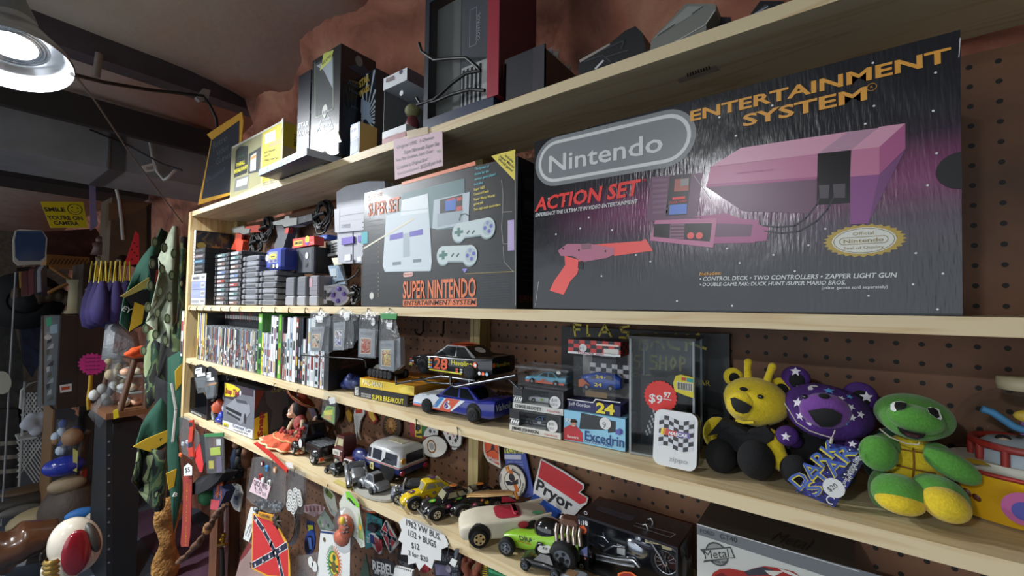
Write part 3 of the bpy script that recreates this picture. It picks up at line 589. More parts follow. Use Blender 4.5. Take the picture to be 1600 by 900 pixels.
def setbox():
 b,f,loc,w,h=fbox((565,478.5),(806.5,478.5),(564.5,303),.603,.105,m('17191c',.38,co=.2),z=zB(-.8))
 z=lambda*L:Z(L,550,210,3.213);OR=m('e07a50');TE=m('7fa0a3');CN=m('ccd6dc');CN2=m('aab8c0');PU=m('6a62b8');CY=m('58b8c4');YE=m('e6d24a');DK=m('101214')
 for k in range(16):f.P(z([(52,440+k*24),(150,425+k*24),(150,430+k*24),(52,446+k*24)]),m('2b2f33'),1)
 f.P(z([(250,240),(620,134),(622,155),(250,256)]),OR,1.5);f.P(z([(252,298),(565,220),(570,470),(430,480),(252,430)]),m('56777b'),1.2)
 f.X('SUPER NES',*z([(82,334),(152,318)]),8.5,OR,3,b=.02);f.X('SUPER SET',*z([(82,412),(240,381)]),20.5,OR,3,b=.03)
 f.P(z([(172,405),(246,388),(250,330),(382,297),(388,395),(402,640),(396,686),(166,690),(156,660)]),CN,2);f.P(z([(250,330),(382,297),(386,390),(246,410)]),m('dfe6ea'),2.2)
 f.P(z([(258,500),(290,492),(292,612),(258,618)]),CN2,2.3);f.P(z([(192,506),(257,490),(257,520),(190,534)]),PU,2.5);f.P(z([(290,490),(358,474),(358,503),(290,515)]),PU,2.5)
 for a in((205,654),(307,640)):f.P(z([(a[0],a[1]-12),(a[0]+42,a[1]-16),(a[0]+42,a[1]),(a[0],a[1]+4)]),m('7d8790'),2.5)
 f.S(z([(172,405),(246,388),(388,372)]),.0012,CN2,2.6);f.S(z([(62,572),(310,424)]),.0042,m('ded8c4'),2.8)
 f.P(z([(412,330),(592,289),(586,452),(560,455),(430,477),(404,472)]),m('b4c0c8'),2.2);f.P(z([(430,400),(560,372),(556,440),(430,466)]),m('9aa8b0'),2.4);f.P(z([(443,330),(556,302),(554,382),(442,398)]),DK,2.6)
 f.P(z([(470,334),(525,320),(522,378),(470,386)]),m('3f6fc0'),2.8);f.P(z([(480,326),(518,317),(517,326),(480,335)]),m('d04a3a'),3);f.P(z([(527,318),(553,312),(552,330),(527,335)]),m('c04438'),2.8);f.P(z([(524,365),(553,358),(552,380),(524,386)]),m('c04438'),2.8)
 for lx,ly,rx,ry in((538,492,680,468),(460,607,592,606)):
  for dx,dy,mt,l in((0,4,m('8fa0a4'),2.9),(0,0,m('c6d4d4'),3.1)):
   f.D(*z(lx,ly+dy*2),14.5,mt,l-.15,1.0);f.D(*z(rx,ry+dy*2),16,mt,l+.15,1.0);f.P(z([(lx,ly-46+dy*2),(rx,ry-50+dy*2),(rx,ry+30+dy*2),(lx,ly+28+dy*2)]),mt,l)
  f.D(*z(rx+5,ry),12,m('aebfc4'),3.4)
  for q in((-12,2),(12,-6),(-2,-18),(4,14)):f.D(*z([(rx+5+q[0]*1.3,ry+q[1]*1.3)])[0],3.2,PU if q[0]*q[1]<0 or q[1]>10 else m('8f96c0'),3.7)
  f.P(z([(lx-22,ly-5),(lx-7,ly-8),(lx-7,ly-22),(lx+7,ly-24),(lx+7,ly-10),(lx+22,ly-12),(lx+22,ly+3),(lx+7,ly+6),(lx+7,ly+20),(lx-7,ly+22),(lx-7,ly+8),(lx-22,ly+10)]),m('4a7a72'),3.5)
  for q in(42,68):f.S(z([(lx+q,ly+6),(lx+q+10,ly-8)]),.0035,m('4a5a58'),3.5)
 f.S(z([(540,432),(548,405),(570,398),(592,412)]),.0016,DK,3.6)
 for s,p,q,c in(('The system of',(617,180),(690,165),CY),('choice for the',(617,207),(690,190),CY),('serious game player!',(617,232),(724,205),CY),('Includes:',(615,258),(660,247),CY),('Super NES',(613,284),(668,271),YE),('Control Deck',(613,308),(690,290),YE),('Super Mario World',(613,333),(718,313),YE),('game pak',(613,357),(662,346),YE),('Two high-tech controllers',(613,384),(746,358),YE)):
  f.X(s,*z([p,q]),4.0,c,3,b=.03)
 f.P(z([(700,109),(821,76),(818,232)]),YE,2);
 for s,p,q in(('Includes',(768,110),(808,143)),('Super Mario',(740,112),(812,172)),('World game!',(733,128),(805,190))):f.X(s,*z([p,q]),4,DK,3,b=.02)
 f.X('SUPER NINTENDO',*z([(257,822),(624,815)]),27,OR,3,b=.04);f.P(z([(257,831),(627,822),(627,863),(257,863)]),OR,2);f.X('ENTERTAINMENT SYSTEM',*z([(263,858),(620,853)]),7.2,m('2a1712'),3,b=.025,sh=.2)
 pill(f,*z([(266,705),(300,702)]),3.6,m('e3b8b0'),2);f.X('Nintendo',*z([(261,709),(305,705)]),2.8,m('c05a4a'),3)
 f.S(z([(570,700),(815,688)]),.0009,m('b89a4a'),2);f.P(z([(783,432),(815,429),(816,582),(783,584)]),m('b7a4cf'),2);f.P(z([(553,675),(581,673),(567,696)]),m('8c86d8'),2);f.D(*z(100,810),5.5,m('c8c8c0'),2)
 f.P(z([(47,490),(80,488),(80,546),(47,552)]),m('3aa6ae'),2)
 for y in(540,565,590,615,640,700,720,740,760,780,800,812):f.D(*z(134,y),.9,m('c8a45a'),2)
 for y in range(645,850,13):f.S(z([(655,y+8),(790,y)]),.0008,m('3a3e42'),2)
 for P in([(752,230),(760,300),(758,390),(805,388)],[(757,390),(752,470),(760,550),(812,548)],[(820,90),(823,858)],[(50,300),(50,858)],[(760,560),(765,640),(812,690)]):f.S(z(P),.0007,m('b9b9b4'),2.5)
 s=side(b,w,h,.105);s.text('SUPER NINTENDO',.008,.012,.012,m('8f5038'),3,w=.09);
 for k in range(12):s.rect(.02,.05+k*.011,.06,.002,m('4a4d50'),2)
 for k in(.175,.215):s.rect(.02,k,.055,.022,m('3a3d42'),2)
 return fin(b,'console_carton','black boxed console set with yellow corner, left of the biggest carton','box',loc)
setbox()
# handwritten price card taped to the top shelf
def card(name,label,cat,px,Y,mt,lines,ink,th=.0008,b=.0,n=(0,-1,0),extra=None,group=None):
 c=at(sum(p[0] for p in px)/len(px),sum(p[1] for p in px)/len(px),Y);loc=V(c);T=T_(loc);bm=MB();f=PF(bm,loc,n,T)
 P=[f.u(*p) for p in px];bm.ext(P,-f.n*th,mt,o=f.o,ux=f.x,uy=f.y)
 for s,p,q,h in lines:f.X(s,p,q,h,ink,2.5,b=b,sh=.15)
 if extra:extra(f)
 return fin(bm,name,label,cat,loc,group=group)
PPAPER=m('dcc0c8',.7);INK=m('2b2a30')
card('price_card','pink handwritten price card taped to the front of the top shelf','sign',[(615,218),(691,204),(692,259),(617,281)],YF-.002,PPAPER,[('Original 1992  1-Owner',(620,233),(678,217),5),('Super Nintendo Super Set',(631,241),(686,227),5.5),('Near Mint Condition, Super Clean!',(619,253),(676,238),4.5),('Complete In Original Box!',(620,265),(668,251),5),('Tested/Cleaned/Guaranteed',(621,274),(654,264),3.6),('$325.00 per box',(657,264),(690,253),5.5)],INK,extra=lambda f:(f.X('TF',(682,240),(689,238),4,m('3f9a4a'),3),f.P([(635,205),(669,198),(670,209),(637,217)],m('cdb694',.4,a=.8),3)))
# ---------- things on the top shelf ----------
DKB=m('1c2230',.35,co=.3);
b,f,loc,w,h=fbox((359,311.5),(440,283),(363,229),.636,.085,m('b3aa86'),z=zA(-1.2))
f.P([(363,230),(409,206),(407,287),(360,311)],m('8d8a66'),1);f.P([(411,204),(440,189),(438,275),(409,286)],m('d8cb3c'),1)
z=lambda*L:Z(L,300,150,5)
f.P(z([(345,425),(375,395),(440,390),(435,560),(430,600),(330,640)]),m('26282a'),2);f.P(z([(445,455),(540,395),(530,590),(440,610)]),m('2a2d30'),2);f.P(z([(460,470),(505,440),(500,580),(455,590)]),m('b8b9b2'),2.5);f.P(z([(462,480),(503,458),(502,478),(462,502)]),m('c98a4a'),3)
f.X('PINBALL',*z([(350,555),(415,528)]),6,m('e2d838'),3,b=.03);f.X('BREAKAWAY',*z([(333,608),(437,565)]),6,m('e2d838'),3,b=.03);f.X('VIDEO GAME',*z([(360,485),(410,470)]),3,m('3a7a4a'),3)
f.P(z([(340,650),(450,612),(435,725),(325,750)]),m('6a6c6a'),2);f.P(z([(355,660),(440,632),(430,690),(345,715)]),m('b9bbb2'),2.5);f.P(z([(570,300),(655,262),(655,345),(570,380)]),m('dcdcd2'),2.5);f.P(z([(600,380),(690,330),(695,370),(600,405)]),m('c9a06a'),2.4)
for k,(s,e) in enumerate((('ELECTRONIC',(655,425)),('HAND HELD',(615,460)),('PINBALL FROM CHILD',(680,490)))):f.X(s,*z([(568,452+k*30),e]),3,INK,3,b=.02)
for k in range(4):f.X('game details',*z([(556,650+k*17),(640+k*12,628+k*14)]),2,INK,3)
s=side(b,w,h,.085);s.rect(.0,h*.62,.085,h*.36,m('c9bd3a'),1);s.rect(.01,.0,.075,h*.42,m('26282a'),1.5);s.text('99713',.045,h*.66,.012,INK,3,b=.02,ang=PI/2)
f.P(z([(700,185),(715,170),(712,250),(704,260)]),m('d9d9d2',.7),3);f.P(z([(318,398),(705,192),(703,208),(318,412)]),m('cfcfc2',.7),2.6)
fin(b,'game_carton','worn tan and yellow boxed handheld pinball game with a 99713 sticker','box',loc)
# framed handwritten sign
def sgn(f):
 f.P(z([(155,345),(372,190),(368,360),(300,752),(75,806)]),m('23262f',.85),2)
 g=m('55585c',.8)
 for s_,p,q,hh in(('Retro',(165,420),(275,345),10),('Video',(190,475),(285,415),9),('..  Games',(150,560),(300,480),9),('& Accessories!',(110,680),(255,590),7)):f.X(s_,*z([p,q]),hh,g,3,b=-.01,sh=.15)
card('handwritten_sign','dark handwritten sign on a yellow orange card at the far left of the top shelf','sign',z([(115,300),(388,123),(400,195),(370,560),(296,772),(46,852),(95,620),(150,340)]),.66,m('d9a02e',.8),[],INK,th=.003,extra=sgn)
# flat book sticking out over the edge
zz=zA(-1.1)+.0005
P=[atZ(*p,zz) for p in((404,275),(479,242),(531,249),(446,283))]
ux=(P[1]-P[0]);L_=ux.length;rz=math.atan2(ux.y,ux.x);wd=max(.09,min(.2,(P[3]-P[0]).length))
b=MB();bc=m('232b3c',.4,co=.2);b.box((0,0,0),(L_,wd,.018),m('c9cdd0'),mats=[m('8fb3d0'),None,bc,None,bc,bc])
f=Face(b,(0,0,0),(1,0,0),(0,0,1));
for i in range(26):f.rect(L_*(.14+i*.032),.004,L_*.02,.009,m(random.choice(['e6e08a','d9e6ee','f0f0e0','7fa8c8']),.5),2)
g=Face(b,(0,wd,0),(1,0,0),(0,-1,0));g.rect(L_*.62,wd*.15,L_*.24,wd*.2,m('c7ccd2'),2)
for i in range(10):g.rect(L_*(.635+i*.021),wd*.17,L_*.009,wd*.15,INK,3)
fin(b,'boxed_game','thin dark blue boxed game lying flat, sticking out over the shelf edge','box',P[0],rz)
# tall dark figure boxes
b,f,loc,w,h=fbox((463,243),(482,240),(468,119),.612,.09,DKB,z=zA(-1)+.0195)
f.X('STAR',*z([(830,255),(915,235)]),8,m('c8d0d8'),3,b=.05);f.X('WARS',*z([(822,318),(915,303)]),8,m('c8d0d8'),3,b=.05)
f.P(z([(825,350),(915,330),(915,425),(822,440)]),m('5a6f8c'),1.5)
fin(b,'figure_carton','dark blue boxed figure left of the tall alien box','box',loc)
b,f,loc,w,h=fbox((484,247),(528.5,236),(483,99),.602,.105,m('171b24',.32,co=.4),z=zA(-1)+.0195)
z8=lambda*L:Z(L,440,50,5)
GRN=m('8fa58e');f.S(z8([(262,235),(265,668),(290,665),(405,598),(402,190)]),.0022,GRN,2.5);f.P(z8([(265,250),(400,180),(402,595),(290,662),(268,664)]),m('54585a',.25,co=.5),2);f.P(z8([(275,265),(398,200),(400,440),(330,300)]),m('a9b3bd',.2,co=.5),2.2)
hd=f.u(508,174);f.poly([(hd[0]+.0135*sin(t)*(1 if cos(t)>0 else(1+.55*cos(t))),hd[1]+.018*cos(t)) for t in[2*PI*k/20 for k in range(20)]],m('a8aca6'),3);f.disc(hd[0]-.005,hd[1]-.003,.0034,DKB,3.5,.0055);f.disc(hd[0]+.005,hd[1]-.003,.0034,DKB,3.5,.0055)
f.S(z8([(365,650),(408,750),(300,830),(258,830),(312,690)]),.0014,m('b8c8d4'),2.5);f.X('ALIEN HEAD',*z8([(300,712),(378,682)]),4,m('c8d4de'),3,b=.02);f.X('MOVIE PROP',*z8([(280,778),(388,735)]),6.5,m('c8d4de'),3,b=.03)
f.P(z8([(330,170),(410,140),(385,225),(300,305),(320,230)]),m('c9d16a'),2.8);f.X('GLOW',*z8([(318,262),(395,190)]),5,INK,3.2,b=.03)
for k in range(22):
 x=RU(225,430);y=RU(270,800)
 if 255<x<410 and y<690:continue
 c=f.u(*z8(x,y));f.ring(c[0],c[1],RU(.002,.004),.0006,m('4a5a68'),1.8,8)
c=f.u(507,243);f.poly([(c[0]-.013,c[1]-.02)]+[(c[0]+.013*cos(t),c[1]+.012*sin(t)) for t in[PI-PI*k/10 for k in range(11)]]+[(c[0]+.013,c[1]-.02)],m('050608',.7),3)
f.P(z8([(370,820),(440,770),(470,860),(430,870),(440,900),(400,880)]),m('a8845a'),2.6)
s=side(b,w,h,.105);
for k,(t_,zq,hh) in enumerate((('Alien',h*.66,.012),('Head',h*.60,.010),('prop',h*.46,.008),('replica',h*.30,.007))):s.text(t_,.02+k*.006,zq,hh,m('5a6b7a'),3)
s.poly([(.02,h*.82),(.075,h*.78),(.085,h*.86),(.06,h*.92)],m('39485a'),2);s.disc(.052,h*.92,.011,m('8a928e'),2.5,.014);s.poly([(.02,h*.70),(.08,h*.69),(.06,h*.73)],m('7a6a4a'),2)
fin(b,'figure_carton','tall black window box printed with a grey alien head','box',loc)
b,f,loc,w,h=fbox((547,245),(561,239),(547,196),.606,.05,m('9fb0c4'),z=zA(-1),mats=[None,m('c8a860'),None,None,m('d3b76a'),None])
f.P([(548,200),(560,191),(560,212),(548,219)],m('e2e6ea'),2);f.X('JEDI',(549,208),(558,203),4,m('3a5070'),3);f.P([(548,222),(560,215),(560,236),(548,243)],m('4a607c'),2)
fin(b,'small_carton','small blue and yellow box standing in front of the rayed white title box','box',loc)
b,f,loc,w,h=fbox((563,236),(585,228),(561,120),.658,.075,m('1a2230',.4,co=.3),z=zA(-1),mats=[None,m('3c3e42'),None,None,None,None])
c=f.u(572,185);
for k in range(24):
 a=2*PI*k/24;d=V((cos(a),sin(a)));e=[]
 lim=min(abs((w-c[0])/d.x) if d.x>0 else abs(c[0]/(d.x or 1e-9)),abs((h-c[1])/d.y) if d.y>0 else abs(c[1]/(d.y or 1e-9)))
 n=V((-d.y,d.x));r1=lim*.97;r2=min(.02,lim*.5)
 f.poly([tuple(V(c)+d*r2-n*.0006),tuple(V(c)+d*r1-n*min(.0045,r1*.08)),tuple(V(c)+d*r1+n*min(.0045,r1*.08)),tuple(V(c)+d*r2+n*.0006)],m('c5ced4'),1)
f.X('STAR',*z8([(612,440),(690,380)]),12,m('d8b84a'),3,b=.06);f.X('WARS',*z8([(610,512),(690,455)]),10,m('d8b84a'),3,b=.06)
f.P(z8([(625,520),(700,560),(690,640),(720,700),(690,720),(660,680),(640,690),(620,620)]),m('93a5b8'),2.4)
fin(b,'figure_carton','narrow dark box with white rays and a yellow title on its front','box',loc)
# clear window box
b,f,loc,w,h=fbox((597,224),(634,209),(597,124),.604,.075,FILM,z=zA(-.85))
b=MB();wt=m('cfd2d6');rd=m('8a2c36')
b.box((0,0,0),(w,.075,h*.10),rd);b.box((0,0,h*.10),(w,.075,h*.2),wt);b.box((0,0,h*.82),(w,.075,h),wt,mats=[wt,m('6a5560'),wt,wt,m('6a5560'),wt])
f=PF(b,loc,(0,-1,0),T_(loc));f.X('STAR',*z8([(818,385),(885,355)]),3.5,m('5a3028'),3,b=.05);f.X('WARS',*z8([(815,400),(885,372)]),3,m('5a3028'),3,b=.05);f.X('BOBBLE HEAD',*z8([(800,838),(915,790)]),2.6,m('e0c8c8'),3,b=.03);f.D(*z8(933,312),3.5,m('4a3a5a'),3)
t=thing('window_carton','small clear window box with white top and dark red foot on the top shelf','box',loc);b.box((w-.003,.072,h*.2),(w,.075,h*.82),wt);b.box((0,.072,h*.2),(.003,.075,h*.82),wt);b.build('carton_frame',t)
b=MB();b.box((.001,.001,h*.2),(w-.001,.0015,h*.82),FILM);b.box((w-.0015,.002,h*.2),(w-.001,.074,h*.82),FILM);b.build('window_film',t)
b=MB();b.box((.001,.070,h*.2),(w-.001,.074,h*.82),m('6d7076'));b.box((.001,.002,h*.2),(.0018,.070,h*.82),m('85888d'));b.build('back_card',t)
b=MB();f=Face(b,(0,0,0));f.disc(w*.8,h*.66,.006,m('d8dadc'),2);b.build('price_sticker',t,loc=(0,-.0005,0))
b=MB();b.lathe([(.0,0),(.012,0),(.016,.02),(.011,.035),(0,.036)],m('7c3038'),14,c=(w*.68,.04,h*.2));b.ball((w*.68,.04,h*.2+.05),(.020,.017,.016),m('8d8a5c',.7));b.build('generic_toy',t)
# red and blue carton with a grey console showing through its front
loc=at(661,198,.602);q=at(771,157,.602);w=q.x-loc.x;loc=V((loc.x,.602,zA(-.65)));h=.34;d=.12
t=thing('open_console_carton','red and blue carton with a grey console and black cable behind its window','box',loc)
b=MB();RB=m('7a2533');NB=m('26304a');fw_=.022
b.box((0,0,0),(w,d,.022),NB);b.box((0,0,.022),(fw_*.6,d,h),m('1e2530'));b.box((w-.016,-.001,.02),(w+.012,d,h),RB,mats=[m('9a2c3a'),m('4e1f28'),RB,RB,RB,RB]);b.box((fw_*.6,0,h*.80),(w-.016,.004,h),m('1b2733'));b.box((0,d-.004,.022),(w,d,h),m('20242c'));b.build('carton',t)
f0=lambda px,py:(lambda h_:V((h_.x-loc.x,h_.y-loc.y,h_.z-loc.z)))(at(px,py,.625))
b=MB();x0,x1=f0(672,0).x,w-.02;zt=h*.80;b.box((x0,.023,.024),(x1,.09,zt),m('74756f'),bv=.003)
xs=f0(722,0).x;b.box((xs-.0015,.0225,.03),(xs+.0005,.024,zt),m('3c3d3c'));b.box((xs+.001,.0223,.028),(x1,.0229,zt-.002),m('5d6064'))
f=Face(b,(0,.0222,0));zb=f0(740,147).z
f.rect(xs+.003,.03,x1-xs-.006,.085,m('c9cac4'),1)
for k in range(5):f.rect(xs+.006+k*(x1-xs-.03)/5,.035,.0062,.075,m('1b1d24'),2)
f.rect(x1-.014,.03,.011,.036,m('d5d6d0'),2)
f.text('CONTROL',xs+(x1-xs)*.6,zt*.58,.008,m('c2c4c4'),3,ang=PI/2);f.strip([(xs+.024,zt*.56),(xs+.042,zt*.56),(xs+.042,zt*.84),(xs+.024,zt*.84),(xs+.024,zt*.56)],.0008,m('c2c4c4'),2)
b.build('console',t)
b=MB();cb=[(667,75),(671,88),(690,101),(715,99),(740,98),(757,112),(762,118)];b.tube([f0(*p)-V((0,.022,0)) for p in cb],.0032,BLK,8);b.tube([f0(*p)-V((0,.022,0)) for p in[(763,118),(740,122),(718,137),(702,152),(690,162),(664,170)]],.0034,BLK,8);b.tube([f0(*p)-V((0,.02,0)) for p in[(768,148),(745,146),(715,154),(692,164),(668,168),(662,158)]],.0034,BLK,8);b.build('cable',t)
b=MB();b.box((fw_*.6,.002,.022),(w-.016,.0026,h*.80),FILM);b.build('window_film',t)
# magazine file
b,f,loc,w,h=fbox((788,152),(851,131),(788,94),.602,.15,m('2a2a2e'),z=zA(-.5));b=MB();k_=m('2c2b30');d=.16
b.box((0,0,0),(w,d,.003),k_);b.box((0,0,0),(w,.004,h),k_);b.box((w-.004,0,.003),(w,d,h*.9),m('17171a'));b.box((0,0,.003),(.004,d,h*.9),k_);b.box((.004,d-.004,.003),(w-.004,d,h*1.25),m('7a6a58',.7));b.box((w-.024,-.0006,0),(w-.001,0,h),m('3a383e'))
t=thing('magazine_file','open dark grey cardboard magazine file holding comics in clear sleeves','box',loc);b.build('file_body',t)
for i in range(5):
 y=.02+i*.022;c=fin(MB().box((.008,y,.004),(w*.86,y+.003,h*(1.08+.09*(i%3))),m(['b8b3a6','8f9aa8','c7b9a0','a5a8ad','96826c'][i],.6)),'bagged_comic',['front comic in a clear sleeve, sticking up from the dark file','second comic in a clear sleeve in the dark file','middle comic in a clear sleeve in the dark file','fourth comic in a clear sleeve in the dark file','rearmost comic in a clear sleeve in the dark file'][i],'comic',loc+V((0,0,.0005)),group='comics in the magazine file')
 e=MB();e.box((.007,y-.0008,.002),(w*.88,y-.0004,h*(1.14+.09*(i%3))),FILM2);e.build('clear_sleeve',c)
# black camera bag and grey deck
zz=lambda*L:Z(L,640,0,3.81)
def slab(px,Y,d,mt,name,label,cat,z,extra=None,sm=False):
 P=[at(*p,Y) for p in px];c=V((sum(p.x for p in P)/len(P),Y,z));b=MB();o=min(p.z for p in P)
 b.ext([(p.x-c.x,p.z-o) for p in P],(0,d,0),mt);
 f=PF(b,c+V((0,0,o-z)),(0,-1,0),T_(c))
 f.o=V((0,0,0));f.p=V((c.x,Y,o))
 if extra:extra(f,b)
 return fin(b,name,label,cat,c)
def bagx(f,b):
 f.P(zz([(1010,320),(1190,218),(1195,228),(1015,335)]),m('9a8f88'),1);f.P(zz([(1100,370),(1150,318),(1160,322),(1112,375)]),m('c9ccd0'),2)
 for P in([(1040,330),(1150,290),(1200,330)],[(1150,260),(1280,200),(1260,250)],[(1170,300),(1300,260)]):f.S(zz(P),.002,m('3a3d42'),2)
slab(zz([(1005,352),(1030,302),(1190,218),(1285,140),(1345,114),(1385,152),(1418,292),(1080,412),(1010,422)]),.615,.11,m('16171a'),'camera_bag','black plastic bag or case with straps lying on the top shelf','bag',zA(.1),bagx)
z9=lambda*L:Z(L,1000,0,6.667)
def deckx(f,b):
 f.P(z9([(120,350),(500,0),(690,0),(160,330)]),m('8d8f8a'),1);f.P(z9([(190,300),(370,180),(360,200),(180,315)]),m('3d3f3d'),2);f.P(z9([(540,75),(650,0),(670,0),(545,85)]),m('3d3f3d'),2);f.S(z9([(240,445),(680,190),(780,40)]),.0014,m('b4b5ae'),2)
slab(z9([(100,490),(118,350),(480,-30),(790,-30),(790,40),(690,185),(690,250),(300,410)]),.61,.12,m('74766f'),'grey_deck','grey plastic media deck on the top shelf, second thing from the right','electronics',zA(.3),deckx)
def blkx(f,b):f.P(z9([(1160,100),(1300,-20),(1330,-20),(1190,110)]),m('3a4048',.3),1);f.S(z9([(1150,120),(1210,70),(1330,0)]),.002,m('8a929a',.3),2)
slab(z9([(700,290),(700,160),(790,40),(790,-30),(940,-30),(1000,190)]),.64,.11,m('17181b'),'black_case','black case wedged beside the grey deck','case',zA(-.15))
slab(z9([(1105,160),(1150,80),(1250,-60),(1500,-60),(1480,30)]),.61,.11,m('14161b',.35),'black_device','black glossy device at the right end of the top shelf','electronics',zA(-.1),blkx)
# ---------- left half of the second shelf: cartridges, light guns, consoles ----------
def pex(b,px,Y,d,mt,c,side=None,sm=False):
 "outline given in photograph pixels on the plane y=Y, d metres thick, in coordinates local to c"
 P=[at(*p,Y)-c for p in px];b.ext([(p.x,p.z) for p in P],(0,d,0),mt,o=(0,Y-c.y,0),side=side,sm=sm)
def lp(px,py,Y,c):return at(px,py,Y)-c
ORD='first second third fourth fifth sixth seventh eighth ninth tenth eleventh twelfth thirteenth fourteenth fifteenth'.split()
zb=lambda*L:Z(L,290,310,5)
def cartridge(w,d,h,shell,lab,style=0):
 c=thing('game_cartridge','x','cartridge',(0,0,-5));b=MB();bv=.0025
 if style==0:
  b.box((0,.004,0),(w,d,h),shell,bv=bv);b.box((0,0,h*.12),(w*.08,.006,h*.88),shell);b.box((w*.92,0,h*.12),(w,.006,h*.88),shell);b.box((w*.74,.001,h*.1),(w*.9,.006,h*.5),m('1d1e20'))
 else:
  b.box((0,0,h*.08),(w*.16,d,h*.92),shell,bv=bv);b.box((w*.16,.003,0),(w*.84,d,h),shell,bv=bv);b.box((w*.84,0,h*.08),(w,d,h*.92),shell,bv=bv)
  for k in range(4):b.box((w-.0004,d*(.2+.18*k),h*.1),(w+.0004,d*(.22+.18*k),h*.9),m('5d6066'))
 b.build('shell',c)
 b=MB();f=Face(b,(0,.0035 if style==0 else .0028,0))
 if style==0:f.rect(w*.10,h*.22,w*.62,h*.62,lab,1);f.rect(w*.14,h*.4,w*.3,h*.25,m('d8d8d8'),2)
 else:f.rect(w*.2,h*.3,w*.6,h*.42,lab,1)
 b.build('label',c);return c
def kill(o):
 for k in list(o.children):kill(k)
 bpy.data.objects.remove(o)
SH0=m('47484b');SH1=m('6f7177');LB=[m(x,.5) for x in('7d828c','5a6f94','8b8f98','6a5048','9a9ca4','4a6a6c','8a8a92','8a3a34')]
pro0=[cartridge(.110,.10,.0152,SH0,l) for l in LB];pro1=[cartridge(.116,.086,.0176,SH1,m(x,.5),1) for x in('3f4247','585b62','85888f')]
def column(pro,px,Y,zbase,n,step,labf,gp):
 for k in range(n):
  p=at(px,470,Y);j=(k*5+int(px))%len(pro);jit=((k*7)%5-2)*.0006
  dup(pro[j],loc=(p.x+jit,Y+abs(jit),zbase+k*step+.0005),rot=(0,0,((k*3)%5-2)*.006),label=labf(k,n),group=gp)
W0=.122
column(pro0,334,.607,zB(-1.7),12,.0154,lambda k,n:f'dark grey cartridge, {ORD[k]} from the bottom of the leftmost tall cartridge stack','dark cartridges in two tall stacks')
x2=at(334,470,.607).x+.1125
def colx(pro,x,Y,zbase,n,step,labf,gp,o=0):
 for k in range(n):
  j=(k*5+o)%len(pro);jit=((k*7+o)%5-2)*.0006
  dup(pro[j],loc=(x+jit,Y+abs(jit),zbase+k*step+.0005),rot=(0,0,((k*3+o)%5-2)*.006),label=labf(k,n),group=gp)
colx(pro0,x2,.607,zB(-1.6),12,.0154,lambda k,n:f'dark grey cartridge, {ORD[k]} from the bottom of the second tall cartridge stack','dark cartridges in two tall stacks',3)
x3=at(376,470,.607).x+.004;colx(pro1,x3,.607,zB(-1.5),9,.01800,lambda k,n:f'light grey cartridge, {ORD[k]} from the bottom of the nine-high grey stack','light grey cartridges lying in stacks')
x4=at(402,470,.607).x+.006;colx(pro1,x4,.607,zB(-1.4),6,.01800,lambda k,n:f'light grey cartridge, {ORD[k]} from the bottom of the shorter grey stack under the blue one','light grey cartridges lying in stacks',1)
for pxx,lb in((445.5,'grey cartridge standing upright, leftmost of three'),(463.5,'grey cartridge standing upright, middle of three'),(482.5,'grey cartridge standing upright, beside the purple-buttoned controller')):
 p=at(pxx,470,.609);t=thing('game_cartridge',lb,'cartridge',(p.x,.609,zB(p.x)),0,'cartridges standing on end');b=MB();w=at(pxx+13.5,470,.609).x-p.x;hh=.082
 s1=m('85878d');s2=m('686a70');b.box((0,0,0),(w,.086,hh*.34),m('96979c'),bv=.003);b.box((0,0,hh*.34),(w,.086,hh),s2 if pxx<480 else m('827f88'),bv=.003);b.build('shell',t)
 b=MB();f=Face(b,(0,0,0));
 for k in range(3):f.rect(.002,hh*(.50+.15*k),w-.004,.0012,m('5c5e64'),1)
 if pxx>480:f.rect(.001,hh*.62,w*.35,hh*.3,m('b08a92'),2)
 b.build('ridges',t)
for q in pro0+pro1:kill(q)
# cassette boxes: four wide pale ones, five narrow dark ones on top
zc=zB(-1.9)+.0006;cols=[('b9bab8','8f9196'),('8f95bb','8f97c8'),('8a92b2','7f88b8'),('d9d9d6','8c8f94')];H=[.0285,.031,.031,.0285];x0=XL+.003;x1=at(321.5,470,.605).x
names=['bottom wide boxed cassette with pale spine, black sides','pale blue boxed cassette, second from the bottom of the far left stack','pale blue boxed cassette, third from the bottom of the far left stack','white boxed cassette on top of the four wide ones at far left']
for k in range(4):
 b=MB();b.box((0,0,0),(x1-x0,.11,H[k]-.001),m('141517'),mats=[m(cols[k][0],.45),None,None,None,None,None]);f=Face(b,(0,0,0));w=x1-x0
 f.rect(w*.68,.006,w*.26,H[k]-.012,m('c9c9c9'),1)
 for q in range(5):f.rect(w*(.71+.045*q),.010,w*.02,H[k]-.02,INK,2)
 f.rect(w*.06,H[k]*.25,w*.5,H[k]*.4,m(cols[k][1],.5),1)
 if k==3:
  for q in range(5):f.poly(star(w*(.12+.1*q),H[k]*.45,.008,4,.4),INK,2)
 fin(b,'boxed_cassette',names[k],'box',(x0,.603,zc),0,'wide boxed cassettes');zc+=H[k]
zt4=zc;x0=XL+.0235;x1=at(319,470,.606).x;w=x1-x0
for k in range(5):
 hh=[.016,.022,.019,.021,.022][k];cc=['1c1d20','26282c','2c4050','3a3438','25272a'][k]
 b=MB();b.box((0,0,0),(w,.105,hh-.001),m('101113'),mats=[m(cc,.45)]+[None]*5);f=Face(b,(0,0,0));f.rect(w*.1,hh*.35,w*.7,hh*.35,m(['6a6c70','55575c','5f8aa0','8a8084','4a4c50'][k],.5),1)
 fin(b,'boxed_cassette',f'narrow black boxed cassette, {ORD[k]} from the bottom of the narrow ones at far left','box',(x0,.603,zc),0,'narrow black boxed cassettes');zc+=hh
